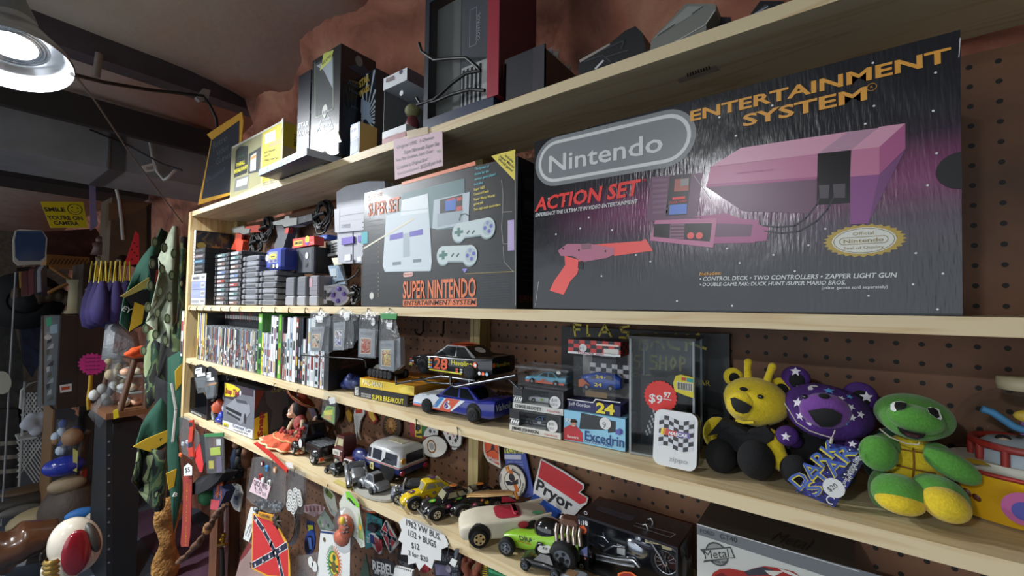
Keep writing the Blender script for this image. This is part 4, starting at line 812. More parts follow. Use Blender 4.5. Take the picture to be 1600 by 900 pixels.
# big boxed game standing at the left end
xa=XL+.003;X=xa+.0195;hz_=at(309,363,.63).z-zt4;b=MB();art=blot('dark_cover_art',['14161a','1c1f22','2e2c24','4a3a22','20262e','131519'],9,.4)
b.box((0,0,0),(X-xa,.132,hz_),m('d8d8d4'),mats=[m('d9d9d5'),art,None,None,m('d0d0cc'),None]);s=Face(b,(X-xa,0,0),(0,1,0));
s.disc(.115,hz_*.60,.009,m('9a6a5a'),2);s.disc(.020,hz_*.66,.016,m('7a6a30'),2,.013);s.poly(star(.07,hz_*.62,.02,6,.5),m('6a4a26'),2)
f=Face(b,(0,0,0));
for k in range(9):f.rect((X-xa)*.2,hz_*(.2+.07*k),(X-xa)*.5,hz_*.04,m('8a8a88'),1)
fin(b,'boxed_game','large boxed game with white spine and dark cover standing at the left end','box',(xa,.605,zt4+.0005))
# light guns on the pegboard
def coil(px,py,Y,r,label,n=9,seed=1,mt=BLK,name='cable_coil'):
 c=at(px,py,Y);rnd=random.Random(seed);b=MB()
 for k in range(n):
  a=rnd.uniform(-.5,.5);q=rnd.uniform(.75,1.1)*r;dx,dz=rnd.uniform(-.2,.2)*r,rnd.uniform(-.2,.2)*r;e=rnd.uniform(.65,1)
  b.tube([(dx+q*e*cos(t)+.3*r*a*sin(2*t),rnd.uniform(-.004,.004)+a*.02*sin(t),dz+q*sin(t)) for t in[2*PI*i/20 for i in range(21)]],.0032,mt,6)
 b.tube([(-.7*r,-.012,-.1*r),(0,-.016,.05*r),(.7*r,-.012,.1*r)],.006,mt,6)
 return b,c
def gun(label,c,parts,coilp):
 t=thing('light_gun',label,'toy gun',c)
 for nm,px,Y,d,mt in parts:
  b=MB();pex(b,px,Y,d,mt,c);b.build(nm,t)
 for i,(px,py,r) in enumerate(coilp):
  b,cc=coil(px,py,.735,r,'',9,i+3);b.build('cable_coil',t,loc=cc-c)
 return t
OR=m('c8472f');GG=m('9fa09c')
c=at(385,365,.74);gun('orange and grey toy light gun hanging at left on the pegboard',c,[('barrel',zb([(455,222),(580,205),(585,260),(500,268),(455,250)]),.722,.026,OR),('body',zb([(362,232),(455,212),(460,232),(503,238),(495,270),(450,282),(425,270),(365,268)]),.719,.032,GG),('grip',zb([(392,268),(442,282),(435,320),(450,335),(440,400),(425,425),(352,420),(360,380),(388,320)]),.722,.026,OR),('trigger',zb([(440,285),(458,290),(450,318),(438,315)]),.728,.012,BLK)],[(417,357,.042),(401,380,.045)])
c=at(455,360,.74);DG=m('4b4d52')
gun('dark grey toy light gun with silver body hanging on the pegboard',c,[('barrel',zb([(865,150),(985,120),(990,170),(915,190),(865,205)]),.722,.026,m('5d6065')),('body',zb([(680,185),(770,160),(780,140),(808,138),(812,155),(870,150),(866,205),(770,222),(755,205),(685,208)]),.718,.034,m('b9bab6')),('grip',zb([(705,215),(760,210),(770,235),(808,225),(805,260),(780,330),(762,398),(690,402),(692,360),(720,300)]),.721,.028,DG),('trigger',zb([(778,232),(806,228),(800,272),(776,275)]),.719,.016,m('a83a30'))],[(504,338,.048)])
# blue cartridge on the grey stack
p=at(414.5,424,.611);t=thing('game_cartridge','blue cartridge with a round yellow emblem standing on the grey cartridge stack','cartridge',(p.x,.611,zB(-1.4)+6*.0180+.001));BL=m('2b3f9c');w=at(440,424,.611).x-p.x;hh=at(416,391,.611).z-p.z
b=MB();b.box((0,0,0),(w,.06,hh),BL,bv=.008);b.build('shell',t);b=MB();f=Face(b,(0,0,0));f.rect(w*.18,hh*.32,w*.55,hh*.52,m('8c8e94'),1);f.disc(w*.45,hh*.62,w*.22,m('d8c84a'),2,hh*.13);f.rect(w*.34,hh*.58,w*.24,hh*.06,INK,3);f.disc(w*.1,hh*.58,w*.1,m('d9dbe0'),2);f.rect(w*.3,hh*.08,w*.14,hh*.16,INK,1);f.rect(w*.47,hh*.08,w*.1,hh*.16,m('e0d8a0'),2);f.disc(w*.72,hh*.16,w*.07,m('d5d5d0'),1)
for k in range(2):f.rect(w*(.3+.25*k),hh*.36,w*.15,hh*.1,m('4a4a8a'),2)
b.build('label',t)
# cheat device pack
Y=.66;c=at(457,427,Y);t=thing('boxed_adapter','dark game adapter with a red and yellow title label, hanging on the pegboard','electronics',c)
b=MB();pex(b,zb([(850,395),(1010,375),(1008,585),(850,585)]),Y,.115,m('16171a'),c);b.build('adapter_body',t)
b=MB();f=PF(b,at(457,427,Y-.006),(0,-1,0),T_(c));pex(b,zb([(860,395),(1002,376),(1000,572),(868,582)]),Y-.005,.006,m('3d4149'),c);f.D(*zb(948,447),5,m('d9dce0'),2,.9);f.P(zb([(930,535),(952,500),(955,530)]),m('22242a'),2);f.S(zb([(880,400),(872,575)]),.004,m('23262c'),2);f.S(zb([(985,385),(985,572)]),.003,m('262930'),2);b.build('faceplate',t)
b=MB();pex(b,zb([(836,318),(1003,292),(1006,360),(838,390)]),Y-.004,.03,m('c23a34'),c);f=PF(b,at(457,427,Y-.004),(0,-1,0),T_(c));f.P(zb([(846,335),(915,324),(915,365),(848,374)]),m('e0c040'),1);f.X('GAME GENIE',*zb([(852,362),(912,354)]),4.5,INK,3,b=.05);f.disc(*f.u(*zb(950,323)),.012,m('e0c040'),1);f.P(zb([(930,345),(970,340),(950,372)]),m('6a3a9a'),1.5);f.X('TM',*zb([(975,360),(995,357)]),4,m('e6b0a8'),3);b.build('title_label',t)
for px0,px1,y0,y1,cl,nm in((497,511,366,376,'2f55b0','blue cartridge end showing above the adapter'),(446,460,387,401,'3a64a8','blue cartridge lying behind the dark adapter')):
 p=at(px0,y1,.70);q=at(px1,y0,.70);b=MB();b.box((0,0,0),(q.x-p.x,.075,q.z-p.z),m(cl,.45),bv=.003);Face(b,(0,0,0)).rect(.006,.004,(q.x-p.x)*.6,(q.z-p.z)*.4,m('9fc0e0'),2);fin(b,'game_cartridge',nm,'cartridge',p)
# standing console
Y=.665;c=at(525,411,Y);t=thing('game_console','light grey game console with purple buttons standing on end behind the big set box','electronics',V((c.x,Y,c.z)));c=V((c.x,Y,c.z));LG=m('a2a4ad');PU=m('6a54b0')
zs=lambda*L:Z(L,480,300,4.74)
b=MB();pex(b,[(525.5,300),(540,291),(575,283),(601,283),(601,411),(528,411)],Y,.075,LG,c);b.build('base',t)
b=MB();pex(b,zs([(200,128),(240,122),(430,95),(430,280),(232,300),(205,300)]),Y-.012,.02,m('b0b2ba'),c);f=PF(b,at(530,350,Y-.012),(0,-1,0),T_(c));f.S(zs([(240,180),(430,152)]),.0014,m('5f626a'),1);f.S(zs([(240,125),(240,298)]),.001,m('8d9098'),1);f.S(zs([(243,222),(430,198)]),.001,m('9a9da5'),1);f.X('CONSOLE',*zs([(252,268),(318,262)]),6,m('8d9098'),2,b=.05);b.build('upper_housing',t)
b=MB();pex(b,zs([(230,300),(335,288),(335,528),(262,530),(232,480)]),Y-.006,.01,m('a6a8b0',.42),c);pex(b,zs([(345,290),(430,280),(430,525),(345,500)]),Y-.006,.01,m('a6a8b0',.42),c);b.build('lower_housing',t)
for P in([(253,342),(340,328),(340,378),(255,392)],[(374,326),(430,316),(430,362),(374,372)]):b=MB();pex(b,zs(P),Y-.012,.01,PU,c);b.build('button',t)
for P in([(278,465),(320,460),(320,505),(275,510)],[(368,480),(400,478),(400,515),(370,515)]):b=MB();pex(b,zs(P),Y-.009,.004,m('d5d7dd'),c);b.build('port_cover',t)
# square controller hanging beside it
Y=.70;c=at(518,388,Y);t=thing('game_controller','small square-edged controller hanging between the adapter and the standing console','controller',c)
b=MB();pex(b,zs([(135,372),(230,350),(232,462),(140,480)]),Y,.014,m('a9aaa6'),c);b.build('casing',t)
b=MB();f=PF(b,at(518,388,Y),(0,-1,0),T_(c));f.P(zs([(142,395),(178,386),(178,455),(144,462)]),m('202124'),1);f.P(zs([(155,405),(165,403),(166,452),(157,454)]),m('0c0c0d'),2);f.P(zs([(145,425),(177,420),(177,432),(145,437)]),m('0c0c0d'),2)
for k in range(4):f.P(zs([(182,382+k*20),(222,372+k*20),(222,384+k*20),(182,395+k*20)]),m('3a3b3d'),1)
b.build('face_print',t)
c=at(521,408,.69);b=MB();pex(b,zs([(180,490),(225,485),(258,535),(200,545)]),.69,.004,m('cfc9b2',.7),c);fin(b,'paper_tag','crumpled cream paper tag hanging under the square controller','tag',c)
# pocket screen card in a sleeve
Y=.65;c=at(527,445,Y);t=thing('pocket_screen','pale blue handheld screen card leaning behind the purple-buttoned controller','card',V((c.x,Y,zB(c.x)+.012)));c=V(t.location)
b=MB();pex(b,zs([(155,548),(232,545),(285,680),(190,690)]),Y,.006,m('8fa2b4'),c);f=PF(b,at(520,440,Y),(0,-1,0),T_(c));f.P(zs([(165,570),(212,566),(218,640),(185,645)]),m('c3cdd2'),1);f.P(zs([(222,565),(238,562),(262,640),(235,640)]),m('6d8496'),1);f.P(zs([(182,625),(196,622),(198,632),(184,635)]),INK,2);f.P(zs([(204,624),(216,622),(218,632),(206,634)]),INK,2);b.build('screen_card',t)
b=MB();pex(b,zs([(148,545),(262,520),(300,690),(185,692)]),Y-.003,.001,FILM,c);b.build('clear_sleeve',t)
# dogbone controller
def dogbone(Pl,Pr,R1,R2,n=14):
 P=circ(*Pl,R1,n,a0=PI*.42,a1=PI*1.62);Q=circ(*Pr,R2,n,a0=-PI*.62,a1=PI*.58);return P+[((Pl[0]+Pr[0])/2-.012,min(Pl[1],Pr[1])-R1*.62),((Pl[0]+Pr[0])/2+.012,min(Pl[1],Pr[1])-R1*.62)]+Q
def facing(px,py,Y,z=None):
 c=at(px,py,Y);
 if z is not None:c.z=z
 a=math.atan2(c.x,c.y);return c,-a*.6
c,a_=facing(519,479,.64,zB(-1.1)+.0005);t=thing('game_controller','rounded pale grey controller with purple buttons on the shelf edge','controller',c,a_)
T=mw(t);f=PF(MB(),c,T.to_3x3()@V((0,-1,0)),T);s_=lambda px,py:(lambda u:V((u[0],0,u[1])))(f.u(px,py))
pl,pr=s_(506.5,460.5),s_(529,460.5);R=(s_(506,460.5)-s_(506,443)).length;LGc=m('b9bac2');b=MB();P=dogbone((pl.x,pl.z),(pr.x,pr.z),R*.82,R*1.0);b.ext(P,(0,.026,0),LGc);b.build('casing',t)
b=MB();f=Face(b,(0,0,0));f.disc(pr.x,pr.z,R*.8,m('9a94ba'),1,n=24);f.text('CONTROL',(pl.x+pr.x)/2-.003,pl.z+R*.6,R*.1,m('8a8b96'),1,al='c',b=.03);b.build('button_well',t)
b=MB();q=R*.2
b.box((pl.x-q*2,-.003,pl.z-q*.7),(pl.x+q*2,.002,pl.z+q*.7),m('2f3036'));b.box((pl.x-q*.7,-.0032,pl.z-q*2),(pl.x+q*.7,.002,pl.z+q*2),m('2f3036'));b.build('direction_pad',t)
for dx,dz,cc in((.5,.06,'6a4cae'),(-.45,-.06,'6a4cae'),(.06,.5,'5d4aa8'),(-.03,-.55,'5d4aa8')):b=MB();b.ball((pr.x+dx*R,-.001,pr.z+dz*R),(R*.2,.004,R*.2),m(cc,.35),10,6);b.build('button',t)
mx_=(pl.x+pr.x)/2
for dx in(-.2,.22):b=MB();b.tube([(mx_+(dx-.12)*R,-.001,pl.z-.2*R),(mx_+(dx+.12)*R,-.001,pl.z+.2*R)],R*.08,m('2f3036'),6);b.build('start_button',t)
iv=T.inverted();b=MB();b.tube([iv@at(*p,.65) for p in((520,447),(528,440),(545,437),(556,430),(562,420))],.0026,BLK,6);b.build('cable',t)
c=at(556,474,.66);c.z=zB(c.x);b,_=coil(556,472,.66,.022,'',4,9);fin(b,'cable_coil','black cable coil lying beside the big set box','cable',V((c.x,.66,c.z+.031)))
# ---------- third shelf, left: game cases, bagged cartridges ----------
zq=lambda*L:Z(L,290,470,5)
rc=random.Random(5);SP=['23252a','2f3236','d9d9d6','c9a24a','4a5a78','7a2c30','b9bcc0','e2e2de','3a4a3a','6a3a5a','8f9aa6','c8c0a8','1b1c1f','a84a3a','5a7a8a']
def case(x,Y,z,w,d,h,col,name,label,gp,top=None,marks=3,plas=None):
 b=MB();pm=m(plas or '1b1c1e',.35,co=.3);b.box((0,.001,0),(w,d,h),pm);f=Face(b,(0,.001,0));f.rect(w*.08,h*.01,w*.84,h*.98,m(col,.35),1)
 if top:f.rect(w*.08,h*.84,w*.84,h*.15,m(top,.35),2);f.rect(w*.2,h*.86,w*.6,h*.07,m('d5d5d5' if top!='d8d8d8' else '22242a',.4),3)
 y=h*.08
 for k in range(marks):
  hh=rc.uniform(.05,.2)*h;
  if y+hh>h*.82:break
  f.rect(w*.25,y,w*.5,hh,m(rc.choice(SP),.4),2);y+=hh+h*rc.uniform(.03,.12)
 return fin(b,name,label,'game case',(x,Y,z),0,gp)
def ordn(k):
 k+=1;return f'{k}{"th" if 10<=k%100<=20 else {1:"st",2:"nd",3:"rd"}.get(k%10,"th")}'
HT=.186
# leftmost: big cover, thin books
xa=at(291,555,.62).x;b=MB();b.box((0,0,0),(.022,.13,HT*.97),m('cdd0d2'),mats=[m('d2d6d6'),blot('red_white_cover',['191a1e','22242a','a83038','d6d6d2','1c1d22'],7,.4),None,None,None,None]);f=Face(b,(0,0,0));f.rect(.002,.01,.018,.05,INK,1);f.rect(.002,.10,.018,.04,m('a63a3e'),1)
fin(b,'game_case','big white, red and black game cover at the left end of the third shelf','game case',(xa,.60,zC(-2)+.0003))
X=at(305.5,555,.607).x
rows=[('e0d060','1a1b1e'),('5d5f64',None),('d2d3d6',None),('8a6a96',None),('cfd0d2',None),('d0b838',None),('d9d9d6',None),('55565a',None),('c0a848',None)]
left_lab=['thin black and yellow book spine','thin grey book spine','white book spine','thin purple book spine','white spine beside the thin purple one','yellow book spine','white spine right of the yellow book','dark grey spine','gold book spine before the long row']
for k,(c1,_) in enumerate(rows):
 w=[.012,.009,.011,.009,.010,.011,.009,.010,.011][k];case(X,.609,zC(X)+.0003,w-.0008,.12,HT*(.95 if k!=3 else .9),c1,'book',left_lab[k]+' near the left end of the third shelf','books at the left end',marks=2);X+=w
X0=X;X1=at(402,555,.607).x;n=int((X1-X0)/.0146);st=(X1-X0)/n
for k in range(n):
 top=['7a2c30','26282c','26282c','26282c','8a3a38'][k%5];case(X0+k*st,.668,zC(X0)+.0003,st-.0006,.10,HT*.985,'202226','game_case',f'tall dark game case behind the front row, {ordn(k)} from its left end','tall cases in the back row',top=top,marks=2)
n=int((X1-X0)/.0108);st=(X1-X0)/n;CL=['c4c6c8','24262a','4a5058','7a7d82','8a6a3e','bfc1c2','55595f','2c2e34','9a988e','465060','8a3a34','c9cac8','38435c','6a727c','262f2a','a09a80']
for k in range(n):
 case(X0+k*st,.607,zC(X0+k*st)+.0003,st-.0006,.055,HT*(.70+.015*sin(k*2.3)),CL[(k*7+k//3)%16],'disc_case',f'slim disc case in the front row, {ordn(k)} from its left end','slim disc cases in the front row',marks=5,plas='9aa0a4')
seq=[(402,408,'3f7a34',1,'7fc04a'),(408,410.5,'d9d94a',.69,None),(410.5,413.5,'b9bcc2',.69,None),(413.5,416.5,'c9c9d6',.69,None),(416.5,419.5,'8f96a4',.69,None),(419.5,422,'d6d8da',.67,None),(422,426.5,'d5dade',.98,None),(426.5,430,'e0e2e2',.97,None),(430,433.5,'18191c',.97,'d8d8d8'),(433.5,438.5,'6cb03a',1,None),(438.5,441.5,'44474c',.97,None),(441.5,444.5,'a8847a',.72,None),(444.5,447.5,'b8bcc0',.72,None),(447.5,452,'d6d8d8',.97,None),(452,456,'a9b8c4',.97,None),(456,461.5,'e4e4e2',.98,None),(461.5,465.5,'2a2628',.97,'a84a30'),(465.5,469.5,'16171b',.97,None),(469.5,472.5,'1f2638',.97,None),(472.5,477,'c9c9c6',.66,None),(477,480,'2a2c34',.97,None),(480,484,'c4d0d8',.97,None),(484,491.5,'d8dcda',.98,None),(491.5,498.5,'b4c0c6',.62,None),(498.5,500.5,'6a3038',.6,None),(500.5,503.5,'c9ccd2',.62,None),(503.5,506.5,'d2d6da',.63,None)]
SL=['dark green tall case','slim yellow-footed case','slim pale case','slim lilac-white case','slim grey-blue case','narrow white case','white tall case','white tall case right of it','black and white tall case','bright green tall case','dark grey tall case','slim brownish case','slim silver case','off-white tall case','pale blue tall case','wide white tall case','dark case with an orange top','black tall case','navy tall case','short cream case','black case with bold white lettering','pale blue-grey tall case','wide white case below the bags','wide clear case below the bags','thin dark red case','pale slim case','last pale slim case']
for k,(a,bb,cc,hh,tp) in enumerate(seq):
 x=at(a,555,.607).x;w=at(bb,555,.607).x-x
 case(x,.607,zC(x)+.0003,w-.0006,.10 if hh>.8 else .06,HT*hh,cc,'game_case',SL[k]+f', {ordn(k)} in the mixed right half of the row','mixed game cases',top=tp,marks=4,plas=('4a8a3a' if cc in('3f7a34','6cb03a') else 'c4c8cc' if cc[0] in 'cde' else '1b1c1e'))
# black collector's box ending the row
x=at(507.5,600,.607).x;w=at(513,600,.607).x-x;b=MB();hh=.175;lg=m('3a2326')
b.box((0,0,0),(w,.150,hh),m('121214'),mats=[m('2a2b2e'),m('141416',.38),None,None,None,None]);s=Face(b,(w,0,0),(0,1,0));s.poly([(.02,.055),(.10,.075),(.14,.10),(.09,.10),(.06,.085)],lg,1);s.poly([(.03,.05),(.12,.062),(.125,.07),(.035,.058)],m('4a2a2c'),1.5);s.poly([(.045,.085),(.13,.112),(.10,.112)],m('4a4646'),1.5);s.ring(.08,.08,.055,.0015,m('3a3033'),1,24,ry=.03);s.text('SPEED',.035,.066,.016,m('4c3c3c'),2,w=.07,b=.03,sh=.3)
fin(b,'collector_box','black slipcase with a dark red emblem, at the right end of the game case row','game case',(x,.607,zC(x)+.0003))
# bags hung from the second shelf's hooks
def bag(px,name,label,Y,d=.012,group=None,cat='bag',body=None,top=None):
 "clear bag hung by its top; outline in pixels"
 c=at(sum(p[0] for p in px)/len(px),min(p[1] for p in px),Y);t=thing(name,label,cat,c,0,group);b=MB()
 P=[at(*p,Y)-c for p in px];n=len(P);cx=sum(p.x for p in P)/n;cz=sum(p.z for p in P)/n
 fr=[V((p.x,-.001,p.z)) for p in P];mid=[V((cx+(p.x-cx)*.55,-d,cz+(p.z-cz)*.55)) for p in P];bk=[V((cx+(p.x-cx)*.55,d*.6,cz+(p.z-cz)*.55)) for p in P]
 b.loft([bk,fr,mid],body or FILM2,sm=False,cap=True);b.build('clear_bag',t);return t,c
BG=m('8f9094')
def gbcart(t,c,px,Y,lab,nm='cartridge'):
 b=MB();pex(b,px,Y,.011,BG,c);b.build('cartridge_shell',t);b=MB();f=PF(b,at(*px[0],Y),(0,-1,0),T_(c));U=[V(f.u(*p)) for p in px[:4]]
 q=lambda u,v:tuple(U[0].lerp(U[1],u).lerp(U[3].lerp(U[2],u),v))
 f.poly([q(.14,.3),(q(.80,.3)),q(.80,.88),q(.14,.88)],m('cfcab8'),1);f.poly([q(.18,.33),q(.76,.33),q(.76,.85),q(.18,.85)],lab,2);f.poly([q(.1,.1),q(.85,.1),q(.85,.2),q(.1,.2)],m('7d7e82'),1);b.build('label',t)
zr=lambda*L:Z(L,470,480,4.737)
labs=[blot('label_art_a',['3a3a3a','d8d0b8','a05a3a','e2ddd0','c8843a'],60,.5),blot('label_art_b',['5a5a9a','c8c8d0','e0d8e0','3a3a5a','b09a8a'],60,.5),blot('label_art_c',['a83a2a','c8643a','8a2a22','d8b8a0','a04a3a'],60,.5),blot('label_art_d',['b88a4a','d8c06a','a04a3a','d8d0a0','8a6a3a'],60,.5)]
BGN=['leftmost clear bag holding a grey cartridge, hung on the shelf hooks','second clear bag from the left holding a grey cartridge with a pale purple label','third clear bag from the left, its cartridge label red','clear bag with a green zip top, hanging over the yellow box']
OUT=[[(75,40),(140,18),(215,45),(225,100),(215,150),(210,345),(68,325),(70,120)],[(240,55),(300,12),(385,25),(395,140),(393,300),(240,325),(237,120)],[(440,45),(495,25),(580,40),(575,170),(555,380),(425,370),(430,160)],[(590,45),(655,28),(710,45),(705,90),(735,220),(738,440),(690,480),(580,440),(582,200)]]
CR=[[(70,150),(178,140),(152,322),(74,322)],[(243,115),(330,105),(318,318),(240,316)],[(432,160),(550,172),(545,372),(425,368)],[(582,250),(690,245),(690,470),(585,458)]]
TG=[[(112,62),(160,68),(165,115),(108,112)],[(318,45),(362,40),(362,92),(318,104)],None,[(635,118),(680,112),(672,170),(632,160)]]
for i in range(4):
 Y=[.578,.574,.570,.574][i];t,c=bag(zr(OUT[i]),'bagged_cartridge',BGN[i],Y-.004,.008,'bagged cartridges on the hooks')
 q=CR[i];gbcart(t,c,zr([q[0],q[1],q[2],q[3]]),Y-.004,labs[i])
 if i in(0,):b=MB();pex(b,zr([(152,322),(178,140),(205,150),(200,335)]),Y+.006,.006,m('7d7e82'),c);b.build('rear_cartridge',t)
 if i==3:b=MB();pex(b,zr([(692,250),(735,222),(738,430),(692,470)]),Y+.004,.012,m('b4b6ba'),c);b.build('rear_cartridge',t);b=MB();pex(b,zr([(588,48),(712,48),(706,90),(592,85)]),Y-.014,.002,m('3a8a4a'),c);b.build('zip_top',t)
 b=MB();f=PF(b,at(540,500,Y-.014),(0,-1,0),T_(c))
 if TG[i]:f.P(zr(TG[i]),m('d9dadb'),1);f.X('$10',zr([TG[i][3]])[0],zr([TG[i][2]])[0],4,INK,2)
 else:f.D(*zr(535,108),6,m('d9dadb'),1,.9);f.X('$12',*zr([(520,115),(550,112)]),4,INK,2)
 b.build('price_sticker',t)
# a second clear bag peeps out behind each of the two left ones
for px,lb in((zr([(185,90),(235,60),(235,330),(195,345)]),'clear bag just behind the leftmost bagged cartridge'),(zr([(370,30),(432,60),(425,240),(385,290)]),'clear bag just behind the second bagged cartridge')):
 t,c=bag(px,'clear_bag',lb,.588,.004,'empty-looking bags')
# long peg hook in front of the cases
def rod(px,name,label,Y0,Y1,r,mt,cat='hook',tips=()):
 n=len(px);P=[at(*p,Y0+(Y1-Y0)*i/(n-1)) for i,p in enumerate(px)];c=P[-1];b=MB();b.tube([p-c for p in P],r,mt,6);return fin(b,name,label,cat,c)
rod(zr([(0,355),(150,365),(455,385),(480,400),(485,450)]),'peg_hook','long dark wire peg hook running in front of the game cases',.575,.575,.0016,DKST)
for px,lb in((zr([(845,165),(855,195),(885,205),(905,180),(905,100)]),'double-tipped chrome peg hook, left of a pair under the second shelf'),(zr([(1030,200),(1048,212),(1055,190),(1058,105)]),'chrome peg hook, right of a pair under the second shelf')):
 rod(px,'peg_hook',lb,.74,.772,.0028,m('55565a',.3,1))
# ---------- vehicles and boxes helpers ----------
def sh(b,ST,mt,n=16,e=.4,sm=True):
 "body along x through stations (x, z low, z high, half width[, squareness])"
 R=[]
 for s in ST:
  x,z0,z1,w=s[:4];q=s[4] if len(s)>4 else e;zc,h=(z0+z1)/2,(z1-z0)/2;g=lambda v:math.copysign(abs(v)**q,v)
  R.append([(x,w*g(cos(t)),zc+h*g(sin(t))) for t in[2*PI*(i+.5)/n for i in range(n)]])
 return b.loft(R,mt,sm)
def quad(b,Q,mt,u0=.1,u1=.9,v0=.12,v1=.88,off=.0006):
 Q=[V(q) for q in Q];n=(Q[1]-Q[0]).cross(Q[3]-Q[0]).normalized();g=lambda u,v:Q[0].lerp(Q[1],u).lerp(Q[3].lerp(Q[2],u),v)+n*off
 b.add([g(u0,v0),g(u1,v0),g(u1,v1),g(u0,v1)],[(0,1,2,3)],mt)
def cab(b,g,xa,xb,w,z0,xc,xd,w2,z1,mt,gm,roof=None,sp=(.08,.48,.54,.9),cr=.012):
 B=[V((xa,-w,z0)),V((xb,-w,z0)),V((xb,w,z0)),V((xa,w,z0))];T=[V((xc,-w2,z1)),V((xd,-w2,z1)),V((xd,w2,z1)),V((xc,w2,z1))]
 b.add(B+T,[(0,1,5,4),(1,2,6,5),(2,3,7,6),(3,0,4,7)],mt)
 m_=[V(((xc+xd)/2,0,z1+cr))];rm=roof or mt;b.add(T+m_,[(0,1,4),(1,2,4),(2,3,4),(3,0,4)],rm,True)
 if g is not None:
  for a,c in((0,1),(2,3)):
   Q=[B[a],B[c],T[c],T[a]];s=sp if a==0 else tuple(1-q for q in sp[::-1])
   quad(g,Q,gm,s[0],s[1]);quad(g,Q,gm,s[2],s[3])
  quad(g,[B[1],B[2],T[2],T[1]],gm);quad(g,[B[3],B[0],T[0],T[3]],gm)
def wheel(t,x,y,r,wd,hub,tyre=RUB,hr=.58,hm=None):
 b=MB();s=-1 if y<0 else 1;b.lathe([(r*.5,-wd/2),(r*.93,-wd/2),(r,-wd/3),(r,wd/3),(r*.93,wd/2),(r*.5,wd/2)],tyre,22,ax='y');
 b.cyl((0,-wd*.52,0),(0,wd*.52,0),r*.62,hub,18);
 b.cyl((0,-wd*.57,0),(0,-wd*.38,0),r*.2,hm or DKST,10)
 for k in range(5):
  a=2*PI*k/5;b.cyl((r*.4*cos(a),-wd*.545,r*.4*sin(a)),(r*.4*cos(a),-wd*.38,r*.4*sin(a)),r*.13,m('101012'),8)
 return b.build('wheel',t,loc=(x,y+s*.0022,r))
def place(fp,rp,z,W,Y=None,wd=.01):
 A,B=(atZ(*fp,z),atZ(*rp,z)) if Y is None else(at(*fp,Y),at(*rp,Y));A=V((A.x,A.y,z));B=V((B.x,B.y,z));d=B-A;a=math.atan2(d.y,d.x);n=V((-sin(a),cos(a),0))
 return(A+B)/2+n*(W/2-wd/2),a,d.length
STOCK=[(0,.24,.44,.80),(.03,.16,.52,.93),(.12,.13,.57,1),(.32,.13,.63,1),(.5,.13,.64,1),(.80,.13,.67,1),(.95,.15,.72,.97),(1,.22,.73,.92)]
def stock(label,cat,fp,rp,z,W,H,col,glass,art,Y=None,wf=.20,wr=.78,roof=None,rw=.235,hub=None,ST=STOCK,hood=None,name='toy_car',wl=None,group=None,scale_L=None):
 loc,a,wb=place(fp,rp,z,W,Y,.018);L=wb/(wr-wf);t=thing(name,label,cat,loc,a,group);x0=-(wf+wr)/2*L
 X=lambda u:x0+u*L
 b=MB();sh(b,[(X(s[0]),s[1]*H,s[2]*H,s[3]*W/2) for s in ST],col,20,.28)
 g=MB();cab(b,g,X(.30),X(.84),W*.43,H*.60,X(.45),X(.66),W*.33,H*.97,col,glass,roof,cr=H*.03)
 r=H*rw
 for u in(wf,wr):
  for s in(-1,1):b.cyl((X(u),s*(W/2+.0006),r*1.28),(X(u),s*(W/2-.006),r*1.28),r*1.22,m('070708',.8),20)
 art(Face(b,(0,-W/2,0)),X,L,H,W,b);b.build('car_body',t);g.build('windows',t)
 for u in(wf,wr):
  for s in(-1,1):wheel(t,X(u),s*(W/2-.008),r,.02,hub or m('26272a',.4,.6))
 return t
def rb(bl,br,tl,z,d,mt,mats=None,z0=None,h=None,rz=None):
 "box standing on the level z, its two lower front corners given in pixels"
 P,Q=atZ(*bl,z),atZ(*br,z);a=math.atan2(Q.y-P.y,Q.x-P.x) if rz is None else rz;w=(Q-P).length;T=T_(P)@M.Rotation(a,4,'Z');n=V((sin(a),-cos(a),0))
 if h is None:h=hit(*tl,P,n).z-z
 b=MB();b.box((0,0,0),(w,d,h),mt,mats=mats);return b,PF(b,P,n,T),P,w,h,a
def flower(f,x,y,r,c,c2,l=3,n=6,k=.45):
 for i in range(n):a=2*PI*i/n;f.disc(x+r*.6*cos(a),y+r*.6*sin(a),r*k,c,l,n=10)
 f.disc(x,y,r*.35,c2,l+.6,n=10)
GLS=m('14171a',.08,co=.6)
# ---------- third shelf, right of the post ----------
zc_=zC(-.9)
b,f,loc,w,h,a=rb((553,618),(635,635),(553,602),zC(-.9)+.0003,.15,m('151516'),mats=[m('17181a'),m('8a8478',.7),None,None,None,None])
f.X('SUPER BREAKOUT',(582,623.6),(631,631.5),7.5,m('e6d838'),3,b=.02);f.X('VIDEO COMPUTER GAME',(565,616),(580,619),2.6,WHT,3);f.X('SYSTEM CARTRIDGE',(565,619.5),(580,622),2.2,WHT,3);f.P([(555,604),(560,605),(560,617.5),(555,616.5)],m('d9d9d6'),2)
for k in range(5):f.P([(555.6,605+k*2.3),(559.6,605.8+k*2.3),(559.6,606.8+k*2.3),(555.6,606+k*2.3)],INK,3)
s=side(b,w,h,.15);s.rect(.004,.003,.12,h-.006,m('26241f',.7),1);
for k in range(3):s.strip([(.01,.006+k*.008),(.06,.012+k*.006),(.11,.006+k*.009)],.002,m('c8bc98',.7),2)
fin(b,'boxed_game','black boxed game with yellow title, lying under the yellow boxed game','box',loc,a)
zt=zC(-.9)+.0012+h;b,f,loc,w,h2,a=rb((562,603.6),(647,618.5),(561,590),zt,.135,m('d89a28'),mats=[m('e2c23e'),m('d99a2a'),None,m('d9a82e'),m('d08a1e'),None])
f.X('PAC-MAN',(567,600.5),(597,606),8,m('f0ebc0'),3,b=.02);f.poly([f.u(622,607),f.u(640,603),f.u(646,616),f.u(626,613)],m('ecd25a'),1)
